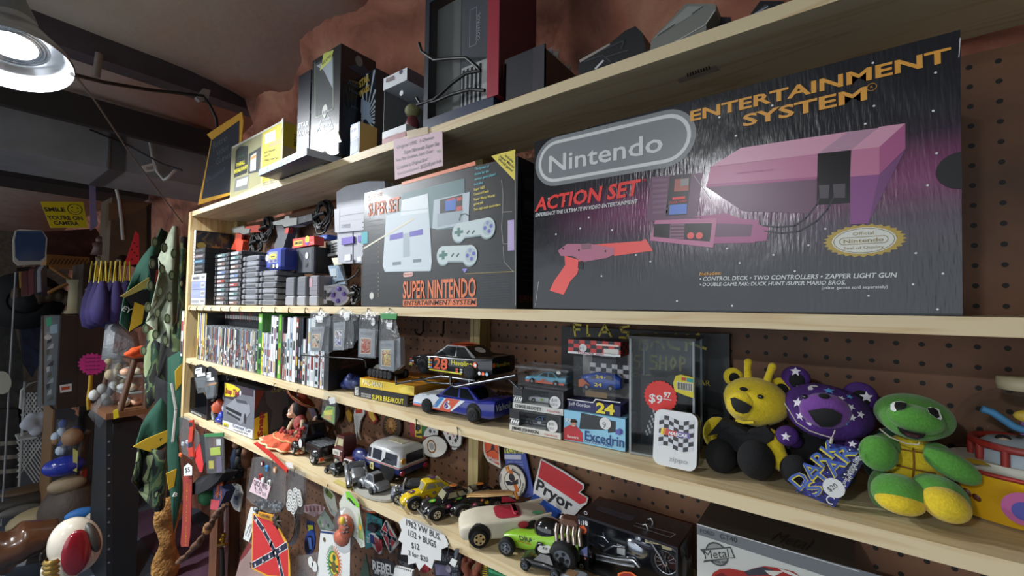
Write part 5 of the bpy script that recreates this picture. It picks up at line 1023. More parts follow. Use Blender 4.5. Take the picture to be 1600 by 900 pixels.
fin(b,'boxed_game','yellow boxed game lying on the black one','box',loc,a);zyel=zt+h2+.0006
# tracked toy on the yellow box
c=at(606,588,.66);t=thing('toy_tank','small grey tracked toy with black wheels on the yellow box','toy',V((c.x,.66,zyel)));L=.085
b=MB();sh(b,[(-L*.45,.012,.024,.014),(-L*.3,.01,.03,.018),(L*.35,.01,.034,.018),(L*.5,.014,.026,.014)],m('5d5a52'));b.box((-.01,-.012,.030),(.03,.012,.042),m('6d6a60'),bv=.003);b.build('hull',t)
for k in range(6):
 for s in(-1,1):wheel(t,-L*.42+k*L*.17,s*.019,.0105,.009,m('2a2a2c'),hr=.5)
c=at(551,590,.65);c.z=zC(c.x);b=MB();bl=m('26336e');b.ball((0,0,.022),(.03,.02,.020),bl);b.ball((.02,.005,.02),(.02,.02,.016),bl);b.ball((-.022,-.004,.012),(.016,.014,.011),bl);b.ball((.008,-.012,.036),(.010,.009,.010),bl);fin(b,'blue_toy','lumpy dark blue toy lying beside the yellow boxed game','toy',c)
# chrome wire stand
CW=m('5a5c60',.3,1);b=MB();c=at(740,600,.64);P=lambda L,Y:[at(*p,Y)-c for p in L]
b.tube(P([(619,588),(619,600),(650,594),(690,588),(740,595)],.61),.0026,CW,6);b.tube(P([(704,588),(704,601),(712,605),(760,596),(806,587)],.60),.0026,CW,6);b.tube(P([(656,590),(662,594),(668,597),(690,599),(708,600)],.615),.0022,CW,6);b.tube(P([(793,590),(806,603),(812,609),(818,606)],.61),.0022,CW,6);b.tube([at(740,595,.61)-c,at(760,586,.71)-c,at(775,584,.778)-c],.0026,CW,6);b.tube([at(690,588,.61)-c,at(712,580,.72)-c,at(735,580,.778)-c],.0026,CW,6);b.ball(tuple(at(735,597,.61)-c),.005,CW,10,6)
fin(b,'wire_stand','bent chrome wire peg rack carrying the black 28 race car','rack',c)
# stock cars
NUM=m('f06a3c');YEL=m('e6dc3c')
def a28(f,X,L,H,W,b):
 f.text('28',X(.335),H*.21,H*.36,NUM,4,w=L*.175,b=.045,sh=.12);f.text('Havoline',X(.56),H*.40,H*.15,YEL,4,w=L*.24,b=.03);f.disc(X(.83),H*.46,H*.085,NUM,4);f.disc(X(.835),H*.46,H*.05,WHT,4.5)
 for k in range(9):f.rect(X(.265+.028*(k%2)),H*(.2+.075*(k//2)),L*.024,H*.055,[WHT,m('6a8ac0'),YEL,NUM][k%4],3)
 for k in range(5):f.rect(X(.015+.03*(k%2)),H*(.26+.07*(k//2)),L*.026,H*.045,[WHT,NUM,m('6a8ac0')][k%3],3)
 for k in range(4):f.rect(X(.61+.03*(k%2)),H*(.18+.07*(k//2)),L*.05,H*.045,[NUM,WHT][k%2],3)
 for k in range(3):f.disc(X(.88+.04*k),H*.24,H*.055,[WHT,NUM,m('9ac0d8')][k],3)
 f.rect(X(.28),H*.125,L*.40,H*.045,YEL,3);f.rect(X(.0),H*.2,L*.05,H*.06,YEL,3)
 q=Face(b,(X(1.0)+.0005,-W/2,0),(0,1,0),(0,0,1));q.text('Havoline',W*.12,H*.44,H*.12,m('a89a3a'),3,w=W*.6,b=.04);q.disc(W*.08,H*.5,H*.07,NUM,3)
 r=Face(b,(0,0,H*1.005),(1,0,0),(0,1,0));r.rect(X(.46),-W*.3,L*.18,W*.6,NUM,2);r=Face(b,(X(.66),0,H*.97),(X(.84)-X(.66),0,-H*.37),(0,1,0));r.disc(L*.08,W*.02,W*.13,m('d8d8d8'),3,W*.17)
W28=.078;t=stock('black stock car with orange 28, parked on the chrome wire stand','toy car',(666.6,582),(740,590),at(700,586,.64).z,W28,at(744,539,.66).z-at(700,586,.64).z,m('141416',.25,co=.6),GLS,a28,Y=.635,roof=NUM)
def a6(f,X,L,H,W,b):
 WH=m('dfe4ea',.35);RE=m('d0573c',.35);BLU=m('4a86c8',.35)
 f.poly([(X(.0),H*.22),(X(.27),H*.24),(X(.36),H*.56),(X(.30),H*.62),(X(.02),H*.5)],WH,2);f.poly([(X(.27),H*.22),(X(.52),H*.22),(X(.68),H*.60),(X(.38),H*.58)],WH,2.5);f.poly([(X(.29),H*.24),(X(.33),H*.24),(X(.43),H*.60),(X(.37),H*.60)],BLU,3);f.poly([(X(.36),H*.22),(X(.50),H*.22),(X(.62),H*.60),(X(.45),H*.60)],RE,3);f.rect(X(.0),H*.24,L*.3,H*.03,BLU,3.2)
 f.text('6',X(.415),H*.26,H*.28,WH,4,w=L*.09,b=.05,sh=.15);f.text('6',X(.425),H*.28,H*.22,m('2a2f80'),4.5,w=L*.05,b=.03,sh=.15);f.rect(X(0),H*.17,L*.5,H*.05,RE,3)
 q=Face(b,(X(1.0)+.0005,-W/2,0),(0,1,0),(0,0,1));q.text('Valvoline',W*.06,H*.42,H*.2,m('a9b4c8'),3,w=W*.85,b=.04,sh=.15)
 r=Face(b,(0,0,H*1.004),(1,0,0),(0,1,0));r.rect(X(.46),-W*.3,L*.07,W*.6,BLU,2);r.rect(X(.53),-W*.3,L*.08,W*.6,RE,2);r.rect(X(.61),-W*.3,L*.03,W*.6,WH,2)
 sh(b,[(X(.012),H*.40,H*.50,W*.40),(X(.06),H*.44,H*.560,W*.46),(X(.30),H*.5,H*.636,W*.47)],WH,16,.25)
stock('blue and white stock car with a red 6 panel, below the black one','toy car',(672.7,643.6),(744.4,659),zC(-.72)+.0006,.076,at(734,602,.65).z-zC(-.6),m('272f86',.2,co=.7),GLS,a6)
# small boxed cars
STK=m('d9dadb')
def smallcar(par,w,x,y,z,cols,num,numc):
 "little car inside a window box"
 L=w;b=MB();H=L*.28;Wd=L*.40;X=lambda u:x+u*L;TT=T_((0,y,z));b.T=TT
 sh(b,[(X(s[0]),s[1]*H,s[2]*H,s[3]*Wd/2) for s in STOCK],cols[0],16,.3);g=MB();g.T=TT;cab(b,g,X(.30),X(.84),Wd*.43,H*.6,X(.45),X(.66),Wd*.33,H*.97,cols[1],GLS,cols[1],cr=H*.03)
 f=Face(b,(0,-Wd/2,0));f.rect(X(.03),H*.14,L*.94,H*.16,cols[2],2);f.text(num,X(.42),H*.26,H*.26,numc,4,w=L*.13,b=.06)
 c=b.build('model_car',par);g.build('windows',c)
 for u in(.2,.78):
  for s in(-1,1):k=MB();k.T=T_((X(u),y+s*(Wd/2-.002),z+H*.22));k.lathe([(H*.1,-.004),(H*.24,-.004),(H*.25,0),(H*.24,.004),(H*.1,.004)],RUB,16,ax='y');k.cyl((0,-.0035,0),(0,.0035,0),H*.14,m('8d8f92',.4,.6),12);k.build('wheel',c)
def winbox(label,bl,br,tl,z,rz,d,name_,cc,num,nc,sticker,h=None,w=None):
 b,f,P,w,h,a=rb(bl,br,tl,z,d,BLK,rz=rz,h=h);t=thing('boxed_car',label,'box',P,a,'boxed race cars');dk=m('2c2c2f');b=MB()
 b.box((0,0,0),(w,d,h*.27),m('cfcfca'));b.box((0,0,h*.27),(w*.2,d,h),dk);b.box((w*.2,d-.003,h*.27),(w,d,h),dk);b.box((w*.2,0,h*.93),(w,d,h),m('3a3a3e'));b.box((w-.003,0,h*.27),(w,d-.003,h*.93),m('4a4a4e'));b.box((w*.72,.0,h*.27),(w-.003,.001,h*.93),dk)
 f=Face(b,(0,0,0));f.text(name_,w*.05,h*.075,h*.14,m('1d1d20'),3,w=w*.54,b=.04);f.text('Hendrick',w*.7,h*.08,h*.09,m('c04a4a'),3,w=w*.24,sh=.2)
 for k in range(4):f.poly([(w*(.02+.045*k),h*.36),(w*(.05+.045*k),h*.36),(w*(.075+.045*k),h*.52),(w*(.045+.045*k),h*.52)],WHT,2)
 f.rect(w*.01,h*.31,w*.18,h*.02,WHT,2);f.rect(w*.01,h*.55,w*.18,h*.02,WHT,2)
 b.build('carton',t);b=MB();b.box((w*.2,.0005,h*.27),(w*.72,.001,h*.93),FILM);b.build('window_film',t);smallcar(t,w*.60,w*.21,d*.5,h*.275,cc,num,nc)
 b=MB();f=Face(b,(0,-.0003,0));f.disc(w*.85,h*.52,h*.26,STK,2);f.text('$10',w*.78,h*.55,h*.12,m('6a6a70'),3,sh=.2);f.text('2/$15',w*.76,h*.37,h*.10,m('6a6a70'),3,sh=.2);b.build('price_sticker',t);return t,P,w,h,a
z0=zC(-.4)+.0003
t,P,wj,hj,aj=winbox('boxed black and blue race car 48, lower of two named window boxes',(796,672),(876,687),(796.5,638),z0,None,.062,'JIMMIE JOHNSON',(m('26282c',.3,co=.5),m('3f7fc0',.3,co=.5),m('8d9094')),'48',WHT,1)
t,P2,w2,h2,a2=winbox('boxed white race car with a green 9, upper of two named window boxes',(801,637.5),(879.5,650),(801.5,602.5),z0+hj+.0005,aj,.062,'CHASE ELLIOTT',(m('d0d4d6',.3,co=.5),m('2b3560',.3,co=.5),m('c8ccd0')),'9',m('9acb3a'),1)
zt=z0+hj+h2+.001;b,f,P,w,h,a=rb((809,601),(884,611),(808,571),zt,.055,FILM,rz=aj);t=thing('clear_display_case','clear plastic case with a light blue and orange race car, on the boxed cars','display case',P,a)
b=MB();b.box((0,0,.002),(w,.001,h),FILM);b.box((0,.054,.002),(w,.055,h),FILM);b.box((0,.001,.002),(.001,.054,h),FILM);b.box((w-.001,.001,.002),(w,.054,h),FILM);b.build('case_walls',t)
b=MB();b.box((-.004,-.004,h*.9),(w+.004,.059,h),FILM2);b.build('case_lid',t);b=MB();b.box((0,0,0),(w,.055,.002),FILM2);b.build('case_base',t)
smallcar(t,w*.84,w*.08,.027,.0025,(m('5aa0b8',.3,co=.5),m('5aa0b8',.3,co=.5),m('e0684a')),'42',m('e0684a'))
b=MB();f=Face(b,(0,-.0045,0));f.disc(w*.86,h*.86,h*.12,m('b9bab8'),2,h*.08);b.build('price_sticker',t)
# headache-pad box and the blister car on it
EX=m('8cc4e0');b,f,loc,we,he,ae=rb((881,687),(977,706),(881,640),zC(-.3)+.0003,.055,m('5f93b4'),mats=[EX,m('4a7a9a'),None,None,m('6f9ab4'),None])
f.P([(908,645),(945,652),(945,672),(905,670)],m('34383c'),1);f.P([(950,656),(962,658),(962,675),(950,676)],m('34383c'),1);f.X('Excedrin',(914,687),(975.5,699),15,m('1f3f78'),3,b=.03);f.X('COOLING PADS',(913,690),(957,699),4,m('2a5a98'),3,b=.03);f.S([(912,688),(946,696)],.0012,m('e0ecf2'),2)
f.D(969,674,4.5,m('3a3f8a'),2.4);f.P([(962,672),(969,669),(969,680),(962,678)],m('5a5fa8'),2.6)
f.P([(881,690),(881,669),(890,664),(899,664),(910,676),(911,691),(882,686)],m('b03038'),2);f.D(896.5,661,5.5,m('c08a70'),2.4,.8);f.P([(891,660),(893,654.5),(900,655),(902,660),(901,657),(892,657)],m('3a2820'),2.6);f.S([(894,664.5),(898.5,665)],.0008,m('e8e0d8'),2.8);f.X('Excedrin',(887,683),(905,686),4,m('e0d0d0'),3,b=.03);f.X('92',(882.5,659),(892,660.5),7,m('d8e0e6'),3,b=.05,sh=.2)
f.D(946,661.5,9.5,STK,3);f.X('9.',(942,668),(950,669),9,m('5a5a60'),3.5)
fin(b,'medicine_carton','light blue boxed cooling pads with a man in red pictured, under the blister car','box',loc,ae)
zt=zC(-.3)+.0009+he;b,f,P,w,h,a=rb((887,638.5),(967,652.5),(888,530),zt,.065,BLK,rz=ae);d=.065;t=thing('blister_car','race car 24 in a clear blister with checkered header, standing on the light blue box','toy car',P,a);NV=m('2a2a58')
b=MB();b.box((0,0,0),(w,d,h*.14),NV);f=Face(b,(0,0,0));f.text('Jeff Gordon',w*.03,h*.06,h*.05,m('c8c8d0'),3,w=w*.42,b=.03);f.poly([(w*.50,h*.02),(w*.96,h*.02),(w*.98,h*.14),(w*.56,h*.14)],NV,1);f.text('24',w*.56,h*.015,h*.145,m('e6d23a'),4,w=w*.34,b=.07);f.strip([(0,h*.138),(w*.5,h*.138),(w*.55,h*.19),(w,h*.19)],.0016,m('e0e0e0'),3)
s=side(b,w,h*.14,d)
for i in range(4):
 for j in range(2):s.rect(d*(.25*i),h*(.07*j),d*.25,h*.07,m('4a3a7a') if(i+j)%2 else INK,1)
b.build('base_card',t)
b=MB();z1=h*.80;b.box((0,0,z1),(w,d,h),m('c8413c'),mats=[None,None,None,None,m('2c2c50'),None]);f=Face(b,(0,0,0));n=9
for fc,ww in((f,w),(side(b,w,h,d),d)):
 k=n if fc is f else 6
 for i in range(k):
  for j in range(3):
   if(i+j)%2:fc.rect(ww*i/k,z1+h*.03+h*.17*j/3,ww/k,h*.17/3,INK,1)
f.rect(0,z1,w,h*.03,WHT,2);f.text('NASCAR 2002',w*.2,z1+.0008,h*.022,m('a03a5a'),3,w=w*.5,b=.05,sh=.2);f.disc(w*.30,h*.89,h*.058,STK,3);f.text('$12.',w*.23,h*.87,h*.035,m('5a5a60'),3.5);f.rect(w*.70,h*.835,w*.27,h*.065,m('d5d2cc'),2.5);f.rect(w*.55,h*.935,w*.42,h*.025,m('e6c8c0'),2.5)
b.build('header_card',t)
b=MB();b.box((0,d-.002,h*.14),(w,d,z1),m('8f8c88'));f=Face(b,(0,d-.0022,0));f.rect(w*.2,h*.62,w*.7,h*.17,m('24252a'),1);f.text('NASCAR',w*.36,h*.72,h*.045,m('c8c8c8'),3,w=w*.32,b=.04,sh=.15)
for i in range(7):
 for j in range(4):f.rect(w*(.16+.11*i),h*(.36+.065*j),w*.11,h*.065,m('cfcfcf') if(i+j)%2 else INK,2)
b.build('backing_card',t)
b=MB();sh(b,[(w*.12,h*.30,h*.42,.01),(w*.16,h*.27,h*.47,.013),(w*.45,h*.28,h*.53,.014),(w*.8,h*.3,h*.52,.013),(w*.9,h*.32,h*.47,.01)],m('2d52b0',.25,co=.6),14,.5);b.v=[V((p.x,p.y+d*.55,p.z)) for p in b.v];f=Face(b,(0,d*.55-.016,0));f.disc(w*.28,h*.31,h*.045,RUB,1);f.disc(w*.74,h*.33,h*.045,RUB,1);f.disc(w*.28,h*.31,h*.022,GREY,2);f.disc(w*.74,h*.33,h*.022,GREY,2);f.poly([(w*.12,h*.3),(w*.35,h*.34),(w*.2,h*.43),(w*.12,h*.4)],m('d06a3a'),1);f.text('24',w*.43,h*.34,h*.05,m('e6d23a'),2,w=w*.15,b=.06);f.text('24',w*.45,h*.455,h*.045,m('e6d23a'),2,w=w*.16,b=.06);f.poly([(w*.36,h*.43),(w*.44,h*.44),(w*.44,h*.48),(w*.38,h*.47)],GLS,1.5);f.poly([(w*.64,h*.45),(w*.8,h*.44),(w*.76,h*.5),(w*.66,h*.51)],GLS,1.5);f.rect(w*.26,h*.18,w*.42,h*.08,m('8a6a3a'),1);b.build('model_car',t)
b=MB();pr=[(.02,.14),(.10,.16),(.12,.30),(.10,.50),(.14,.72),(.30,.79),(.7,.79),(.88,.72),(.92,.5),(.9,.3),(.93,.16),(.98,.14)]
b.loft([[(w*x,d*.97,h*y) for x,y in pr],[(w*(.5+(x-.5)*.94),.004,h*(.46+(y-.46)*.94)) for x,y in pr]],FILM,sm=False,cap=False);b.box((w*.1,.003,h*.2),(w*.9,.0035,h*.76),FILM);b.build('blister',t)
# black hand-lettered sign behind
b=MB();x0,x1=at(880,540,.772).x,at(1141,540,.772).x;c=V((x0,.765,zC(-.2)+.0005));hz2=.183;b.box((0,0,0),(x1-x0,.010,hz2),m('17181b'));f=PF(b,at(880,540,.765),(0,-1,0),T_(c));yl=m('d8c23a')
for q in([(899,525),(897,507)],[(897,507),(908,508)],[(898,515),(906,515)],[(918,524),(918,508)],[(918,524),(922,524)],[(936,525),(945,508),(955,526)],[(940,519),(951,519)],[(983,510),(970,512),(972,518),(982,520),(980,528),(968,527)]):f.S(q,.0042,yl,2)
for q in([(1000,546),(1001,522),(1010,524),(1010,531),(1002,533),(1012,538),(1010,546),(1000,546)],[(1018,541),(1024,522),(1030,523),(1037,545)],[(1020,533),(1034,534)],[(1057,523),(1046,526),(1043,535),(1048,543),(1062,546)],[(1072,548),(1074,523)],[(1092,522),(1075,535),(1103,545)]):f.S(q,.0045,yl,2)
for q in([(1000,556),(992,556),(991,563),(1000,566),(998,577),(990,575)],[(1026,557),(1017,556),(1016,563),(1026,567),(1025,576),(1014,576)],[(1032,556),(1031,577)],[(1041,557),(1041,578)],[(1032,567),(1041,568)],[(1052,557),(1048,567),(1051,577),(1056,567),(1052,557)],[(1063,579),(1063,557),(1070,560),(1070,567),(1063,569)]):f.S(q,.0034,yl,2)
f.X('OHMTA',(990,588),(1025,593),6,yl,3);f.X('AR',(1093,601),(1110,603),8,yl,3);f.X('PO',(968,568),(984,570),14,m('6a6230'),3)
fin(b,'lettered_board','black board with hand-lettered yellow words leaning on the pegboard','sign',c)
# acrylic case
b,f,P,w,h,a=rb((983,708),(1086,727),(984.5,516),zC(-.2)+.0003,.09,FILM,h=.176);d=.088;t=thing('acrylic_case','tall clear acrylic case with a red $9.97 burst, behind the white tin','display case',P,a);AC=ACR;ED=m('b8c0c4',.2,a=.55)
b=MB();b.box((0,0,.003),(w,.002,h),AC);b.box((0,d-.002,.003),(w,d,h),AC);b.box((0,.002,.003),(.002,d-.002,h),AC);b.box((w-.002,.002,.003),(w,d-.002,h),AC)
for x in(0,w-.003):
 for y in(-.0005,d-.0025):b.box((x,y,0),(x+.003,y+.003,h),ED)
b.build('case_walls',t);b=MB();b.box((-.002,-.002,h),(w+.002,d+.002,h+.004),m('2c2c2c',.3,a=.75));b.build('case_top',t);b=MB();b.box((0,0,0),(w,d,.003),ED);b.build('case_base',t)
b=MB();T=mw(t);pl=P+V((sin(a),-cos(a),0))*.0012;f=PF(b,pl,(sin(a),-cos(a),0),T)
c=f.u(1032,619.5);R=(V(f.u(1032,594))-V(c)).length;f.poly(star(c[0],c[1],R,26,.92),m('d8352f'),3);f.X('$9',(1014,627),(1035,631),13,WHT,4,b=.025);f.X('97',(1037,620),(1048,622),9,WHT,4,b=.05);f.S([(1037,623),(1049,625)],.0011,WHT,4)
b.build('price_burst',t)
b=MB();f=PF(b,pl,(sin(a),-cos(a),0),T);f.P([(1052,598),(1056,587),(1064,585),(1084,590),(1084,622),(1074,619),(1054,611)],m('d8c832'),2.5);f.P([(1057,596),(1083,599),(1083,612),(1058,608)],m('d9d9c8'),3)
for k in range(9):f.P([(1059+k*2.6,597+k*.3),(1060.4+k*2.6,597.2+k*.3),(1060.4+k*2.6,608+k*.4),(1059+k*2.6,607.6+k*.4)],INK,3.5)
f.P([(1065,589),(1072,590),(1072,595),(1065,594)],m('c04a3a'),3);f.P([(1073,590),(1083,592),(1083,598),(1073,596)],m('3a9a9a'),3);b.build('yellow_sticker',t)
b=MB();b.box((w*.06,d*.55,.004),(w*.80,d*.62,h*.64),m('16171a'));f=Face(b,(0,d*.55,0));
for i in range(3):
 for j in range(12):
  f.rect(w*(.12+.034*i+.016*j),h*(.10+.024*j),w*.03,h*.022,WHT if(i+j)%2 else INK,2)
f.rect(w*.1,h*.48,w*.6,h*.1,m('24262a'),2);f.disc(w*.60,h*.62,h*.05,m('2a2b2e'),2);b.build('boxed_model',t)
# white tin
c=V(atZ(1023,722,zC(-.2)+.0035));c.y-=.008;q=atZ(1080,738,zC(-.2));a=math.atan2(q.y-c.y,q.x-c.x);a=.02;n=V((sin(a),-cos(a),.16)).normalized();t=thing('white_tin','white metal tin with a checkered flag print, leaning at the shelf edge','tin',c,a);T=mw(t)
zt=lambda*L:Z(L,780,500,4.09);zu=lambda*L:Z(L,900,660,4.5)
b=MB();f=PF(b,c,n,T);u0=V(f.u(1020,720));u1=V(f.u(1087,740));ut=V(f.u(1024.5,639));wx=(V(f.u(1089,700))-V(f.u(1021,690))).x;hh=V(f.u(1055,643)).y
xl=f.u(1021,690)[0];OUTL=rr(xl,0.0005,wx,hh,.011);TN=m('d3d6d6',.35,co=.3)
def prism(P,d0,d1,mt,sd=None):b.loft([[f.q(p,0)-f.n*d1 for p in P],[f.q(p,0)-f.n*d0 for p in P]],mt,False)
prism([(p[0]*1.0,p[1]) for p in OUTL],0.0,.017,TN);prism([(xl+wx/2+(p[0]-xl-wx/2)*1.012,p[1]+.0003) for p in OUTL],.004,.013,m('3a3a3a'))
b.build('tin_body',t);b=MB();f.b=b
nx,ny=6,9;cw=wx*.80/nx;ch=hh*.55/ny;ox,oy=xl+wx*.12,hh*.34
for i in range(nx*1+1):
 for j in range(7):
  dy=.0035*sin(i*1.1);
  f.poly([(ox+i*cw*.86,oy+j*ch*1.25+.0025*sin(i*1.05)),(ox+(i+1)*cw*.86,oy+j*ch*1.25+.0025*sin((i+1)*1.05)),(ox+(i+1)*cw*.86,oy+(j+1)*ch*1.25+.0025*sin((i+1)*1.05)),(ox+i*cw*.86,oy+(j+1)*ch*1.25+.0025*sin(i*1.05))],INK if(i+j)%2 else m('c9ccd2'),1)
yb=oy+ch*3.6
for k,cc in enumerate(('e6d23a','d8862f','c8413c')):f.poly([(ox+wx*(.04+.055*k),yb),(ox+wx*(.10+.055*k),yb),(ox+wx*(.12+.055*k),yb+hh*.11),(ox+wx*(.06+.055*k),yb+hh*.11)],m(cc,.4),2)
f.poly([(ox+wx*.20,yb),(ox+wx*.72,yb),(ox+wx*.72,yb+hh*.095),(ox+wx*.22,yb+hh*.095)],m('6a5a9a'),2);f.poly([(ox+wx*.20,yb),(ox+wx*.40,yb),(ox+wx*.42,yb+hh*.095),(ox+wx*.22,yb+hh*.095)],m('c8413c'),2.2);f.text('NASCAR',ox+wx*.23,yb+hh*.015,hh*.06,WHT,3,w=wx*.44,b=.06,sh=.2)
f.text('zippo',xl+wx*.38,hh*.115,hh*.085,m('9a9da0'),2,w=wx*.42,b=.01,sh=.1);b.build('lid_print',t)
# ---------- plush toys and the globe at the right of the third shelf ----------
def pxm(px,py,Y):return(at(px,py,Y)-O).dot(fw)/F
def fuzz(h,va=.12):return m(h,.95,bu=.22,bs=420,va=va,sh=.25)
YB=fuzz('d2b81c');KB=m('0d0d0f',.95,bu=.2,bs=420);GB=fuzz('4c8a30');GY=fuzz('d8bb22');DG_=fuzz('1f4a34');PL=fuzz('6b3a8a')
def starfab():
 mt=bpy.data.materials.new('purple_star_plush');mt.use_nodes=True;N,L,b=nodes(mt);b.inputs['Roughness'].default_value=.9
 tc=N.new('ShaderNodeTexCoord');n2=N.new('ShaderNodeTexNoise');n2.inputs['Scale'].default_value=200;L.new(tc.outputs['Object'],n2.inputs['Vector'])
 bp=N.new('ShaderNodeBump');bp.inputs['Strength'].default_value=.2;bp.inputs['Distance'].default_value=.006;L.new(n2.outputs['Fac'],bp.inputs['Height']);L.new(bp.outputs[0],b.inputs['Normal'])
 nz=N.new('ShaderNodeTexNoise');nz.inputs['Scale'].default_value=28;L.new(tc.outputs['Object'],nz.inputs['Vector'])
 rp=N.new('ShaderNodeValToRGB');e=rp.color_ramp.elements;e[0].color=lin('3a1a5c');e[1].color=lin('4a2478');e[0].position=.4;e[1].position=.6;L.new(nz.outputs['Fac'],rp.inputs[0]);L.new(rp.outputs[0],b.inputs['Base Color']);return mt
SF=starfab()
def smooth(o,vx=.003,it=6):
 r=o.modifiers.new('remesh','REMESH');r.mode='VOXEL';r.voxel_size=vx;r.use_smooth_shade=True
 s=o.modifiers.new('smooth','SMOOTH');s.factor=.5;s.iterations=it;return o
class Plush:
 def __init__(s,name,label,cat,bx,by,Y,z):
  s.c=V((at(bx,by,Y).x,Y,z));s.t=thing(name,label,cat,s.c);s.k=pxm(bx,by,Y)
 def p(s,px,py,Y):return at(px,py,Y)-s.c
 def part(s,name,balls,mt,vx=.003,it=6,dims=False):
  b=MB()
  for q in balls:
   px,py,Y,rx,ry,rz=q[:6];k=pxm(px,py,Y);c=s.p(px,py,Y);tmp=MB();tmp.ball((0,0,0),(rx*k,ry*k,rz*k),mt,18,12);R=M.Rotation(math.radians(q[6]) if len(q)>6 else 0,4,'Y');b.add([c+R@v for v in tmp.v],tmp.f,mt,True)
  for v in b.v:v.z=max(v.z,.0012)
  return smooth(b.build(name,s.t),vx,it)
 def blob(s,name,px,py,Y,rx,ry,rz,mt,rot=0,rough=False,par=None):
  k=pxm(px,py,Y);b=MB();b.ball((0,0,0),(rx*k,ry*k,rz*k),mt,16,10);return b.build(name,par or s.t,loc=s.p(px,py,Y),rot=(0,math.radians(rot),0))
def rball(cen,R,px):
 "where the ray of a pixel meets an ellipsoid (centre, radii); grazing rays give the nearest point"
 d=ray(*px);o=O-cen;D=V((d.x/R[0],d.y/R[1],d.z/R[2]));Q=V((o.x/R[0],o.y/R[1],o.z/R[2]));a=D.dot(D);bb=2*D.dot(Q)
 return O+d*((-bb-math.sqrt(max(0,bb*bb-4*a*(Q.dot(Q)-1))))/(2*a))
def onball(b,cen,R,dirpx,poly,mt,lift=.0012):
 "small flat patch pressed on the ellipsoid"
 P=rball(cen,R,dirpx)-cen;n=V((P.x/R[0]**2,P.y/R[1]**2,P.z/R[2]**2)).normalized();x=V((0,0,1)).cross(n).normalized();y=n.cross(x)
 vs=[]
 for u,v in poly:
  q=P+x*u+y*v;k=1/math.sqrt((q.x/R[0])**2+(q.y/R[1])**2+(q.z/R[2])**2);vs.append(q*k+n*lift)
 ce=P+n*lift*1.3;m_=len(vs);vs.append(ce);b.add(vs,[(i,(i+1)%m_,m_) for i in range(m_)],mt)
zp=lambda*L:Z(L,1080,540,4.09)
zt0=zC(0)+.0008
def bear(label,base,Y,H,body,feet,arms,ears,col,inner,muz,mouth,eyes,nose,tn=KB,ant=None,earin=None):
 B=Plush('plush_bear',label,'plush toy',*base,Y,zt0)
 hx,hy,rx,ry,rot=H
 B.part('torso',[(body[0],body[1],Y+.005,body[2],body[2]*.8,body[3]),(body[0],body[1]+body[3]*.5,Y,body[2]*1.02,body[2]*.9,body[3]*.7)],tn)
 hd=B.part('head',[(hx,hy,Y-.012,rx,rx*.8,ry,rot),(hx-rx*.1,hy+ry*.25,Y-.014,rx*.86,rx*.75,ry*.82,rot)],col)
 for(ex,ey,er),q in zip(ears,(-1,1)):
  e=B.blob('ear',ex,ey,Y+.004,er,er*.45,er,col);k=pxm(ex,ey,Y);B.blob('inner_ear',ex+er*.08,ey+er*.12,Y+.004-er*.36*k,er*.55,er*.16,er*.58,KB)
 sn=B.part('muzzle',[(muz[0],muz[1],Y-.012-rx*.62*pxm(hx,hy,Y),muz[2],muz[2]*.62,muz[3])],inner)
 k=pxm(hx,hy,Y);cen=at(muz[0],muz[1],Y-.012-rx*.62*k);RR=(muz[2]*k*1.02,muz[2]*.62*k*1.02,muz[3]*k*1.02)
 f=MB();cx=sum(p[0] for p in mouth)/len(mouth);cy_=sum(p[1] for p in mouth)/len(mouth)
 def fine(P,n=4):
  out=[]
  for i in range(len(P)):a,c=P[i],P[(i+1)%len(P)];out+=[(a[0]+(c[0]-a[0])*j/n,a[1]+(c[1]-a[1])*j/n) for j in range(n)]
  return out
 P=fine(mouth)
 def ringfill(P,mt,lift):
  n=len(P);rings=[[(cx+(p[0]-cx)*s,cy_+(p[1]-cy_)*s) for p in P] for s in(1,.66,.33)];vs=[]
  for R_ in rings+[[(cx,cy_)]]:
   for p in R_:vs.append(rball(cen,RR,p)+V((0,-lift,0))-B.c)
  fs=[]
  for r_ in range(2):
   for i in range(n):j=(i+1)%n;fs.append((r_*n+i,r_*n+j,(r_+1)*n+j,(r_+1)*n+i))
  for i in range(n):fs.append((2*n+i,2*n+(i+1)%n,3*n))
  f.add(vs,fs,mt,True)
 ringfill(P,m('0c0b0c',.8),.0012);f.build('mouth',B.t)
 for ex,ey,er in eyes:B.blob('eye',ex,ey,Y-.012-rx*.72*pxm(hx,hy,Y),er,er*.6,er*.8,m('0b0b0c',.15,co=1))
 B.blob('nose',nose[0],nose[1],Y-.014-(rx*.62+muz[2]*.50)*pxm(hx,hy,Y),nose[2],nose[2]*.4,nose[2]*.55,KB)
 for a in arms:B.part('arm',[tuple(a[0])]+[tuple(x) for x in a[1:-1]],a[-1])
 for q in feet:B.part('leg',[(q[0],q[1],q[2],q[3],q[3]*1.05,q[4])]+([(q[5],q[6],q[2]+.03,q[3]*.7,q[3],q[4]*.6)] if len(q)>5 else[]),KB)
 return B
Y=.70
B=bear('yellow plush bear in a black tunic with antennae, left of the purple bear',(1170,745),Y,(1181,626,47,36,8),(1172,690,40,36),[(1126,712,Y-.045,23,27,1140,715),(1181,718,Y-.05,27,30,1185,715)],[[(1120,676,Y-.015,21,14,26,14),(1114,684,Y-.012,13,11,17),YB],[(1211,702,Y-.035,15,12,34,-14),(1223,722,Y-.04,12,10,16),YB]],[(1146,589,14.5),(1220,607,17)],YB,YB,(1160,632,21,22),zp([(250,335),(280,330),(345,360),(392,388),(370,425),(330,435),(285,420),(262,385)]),[(1188,620,4.5)],(1162,608,6))
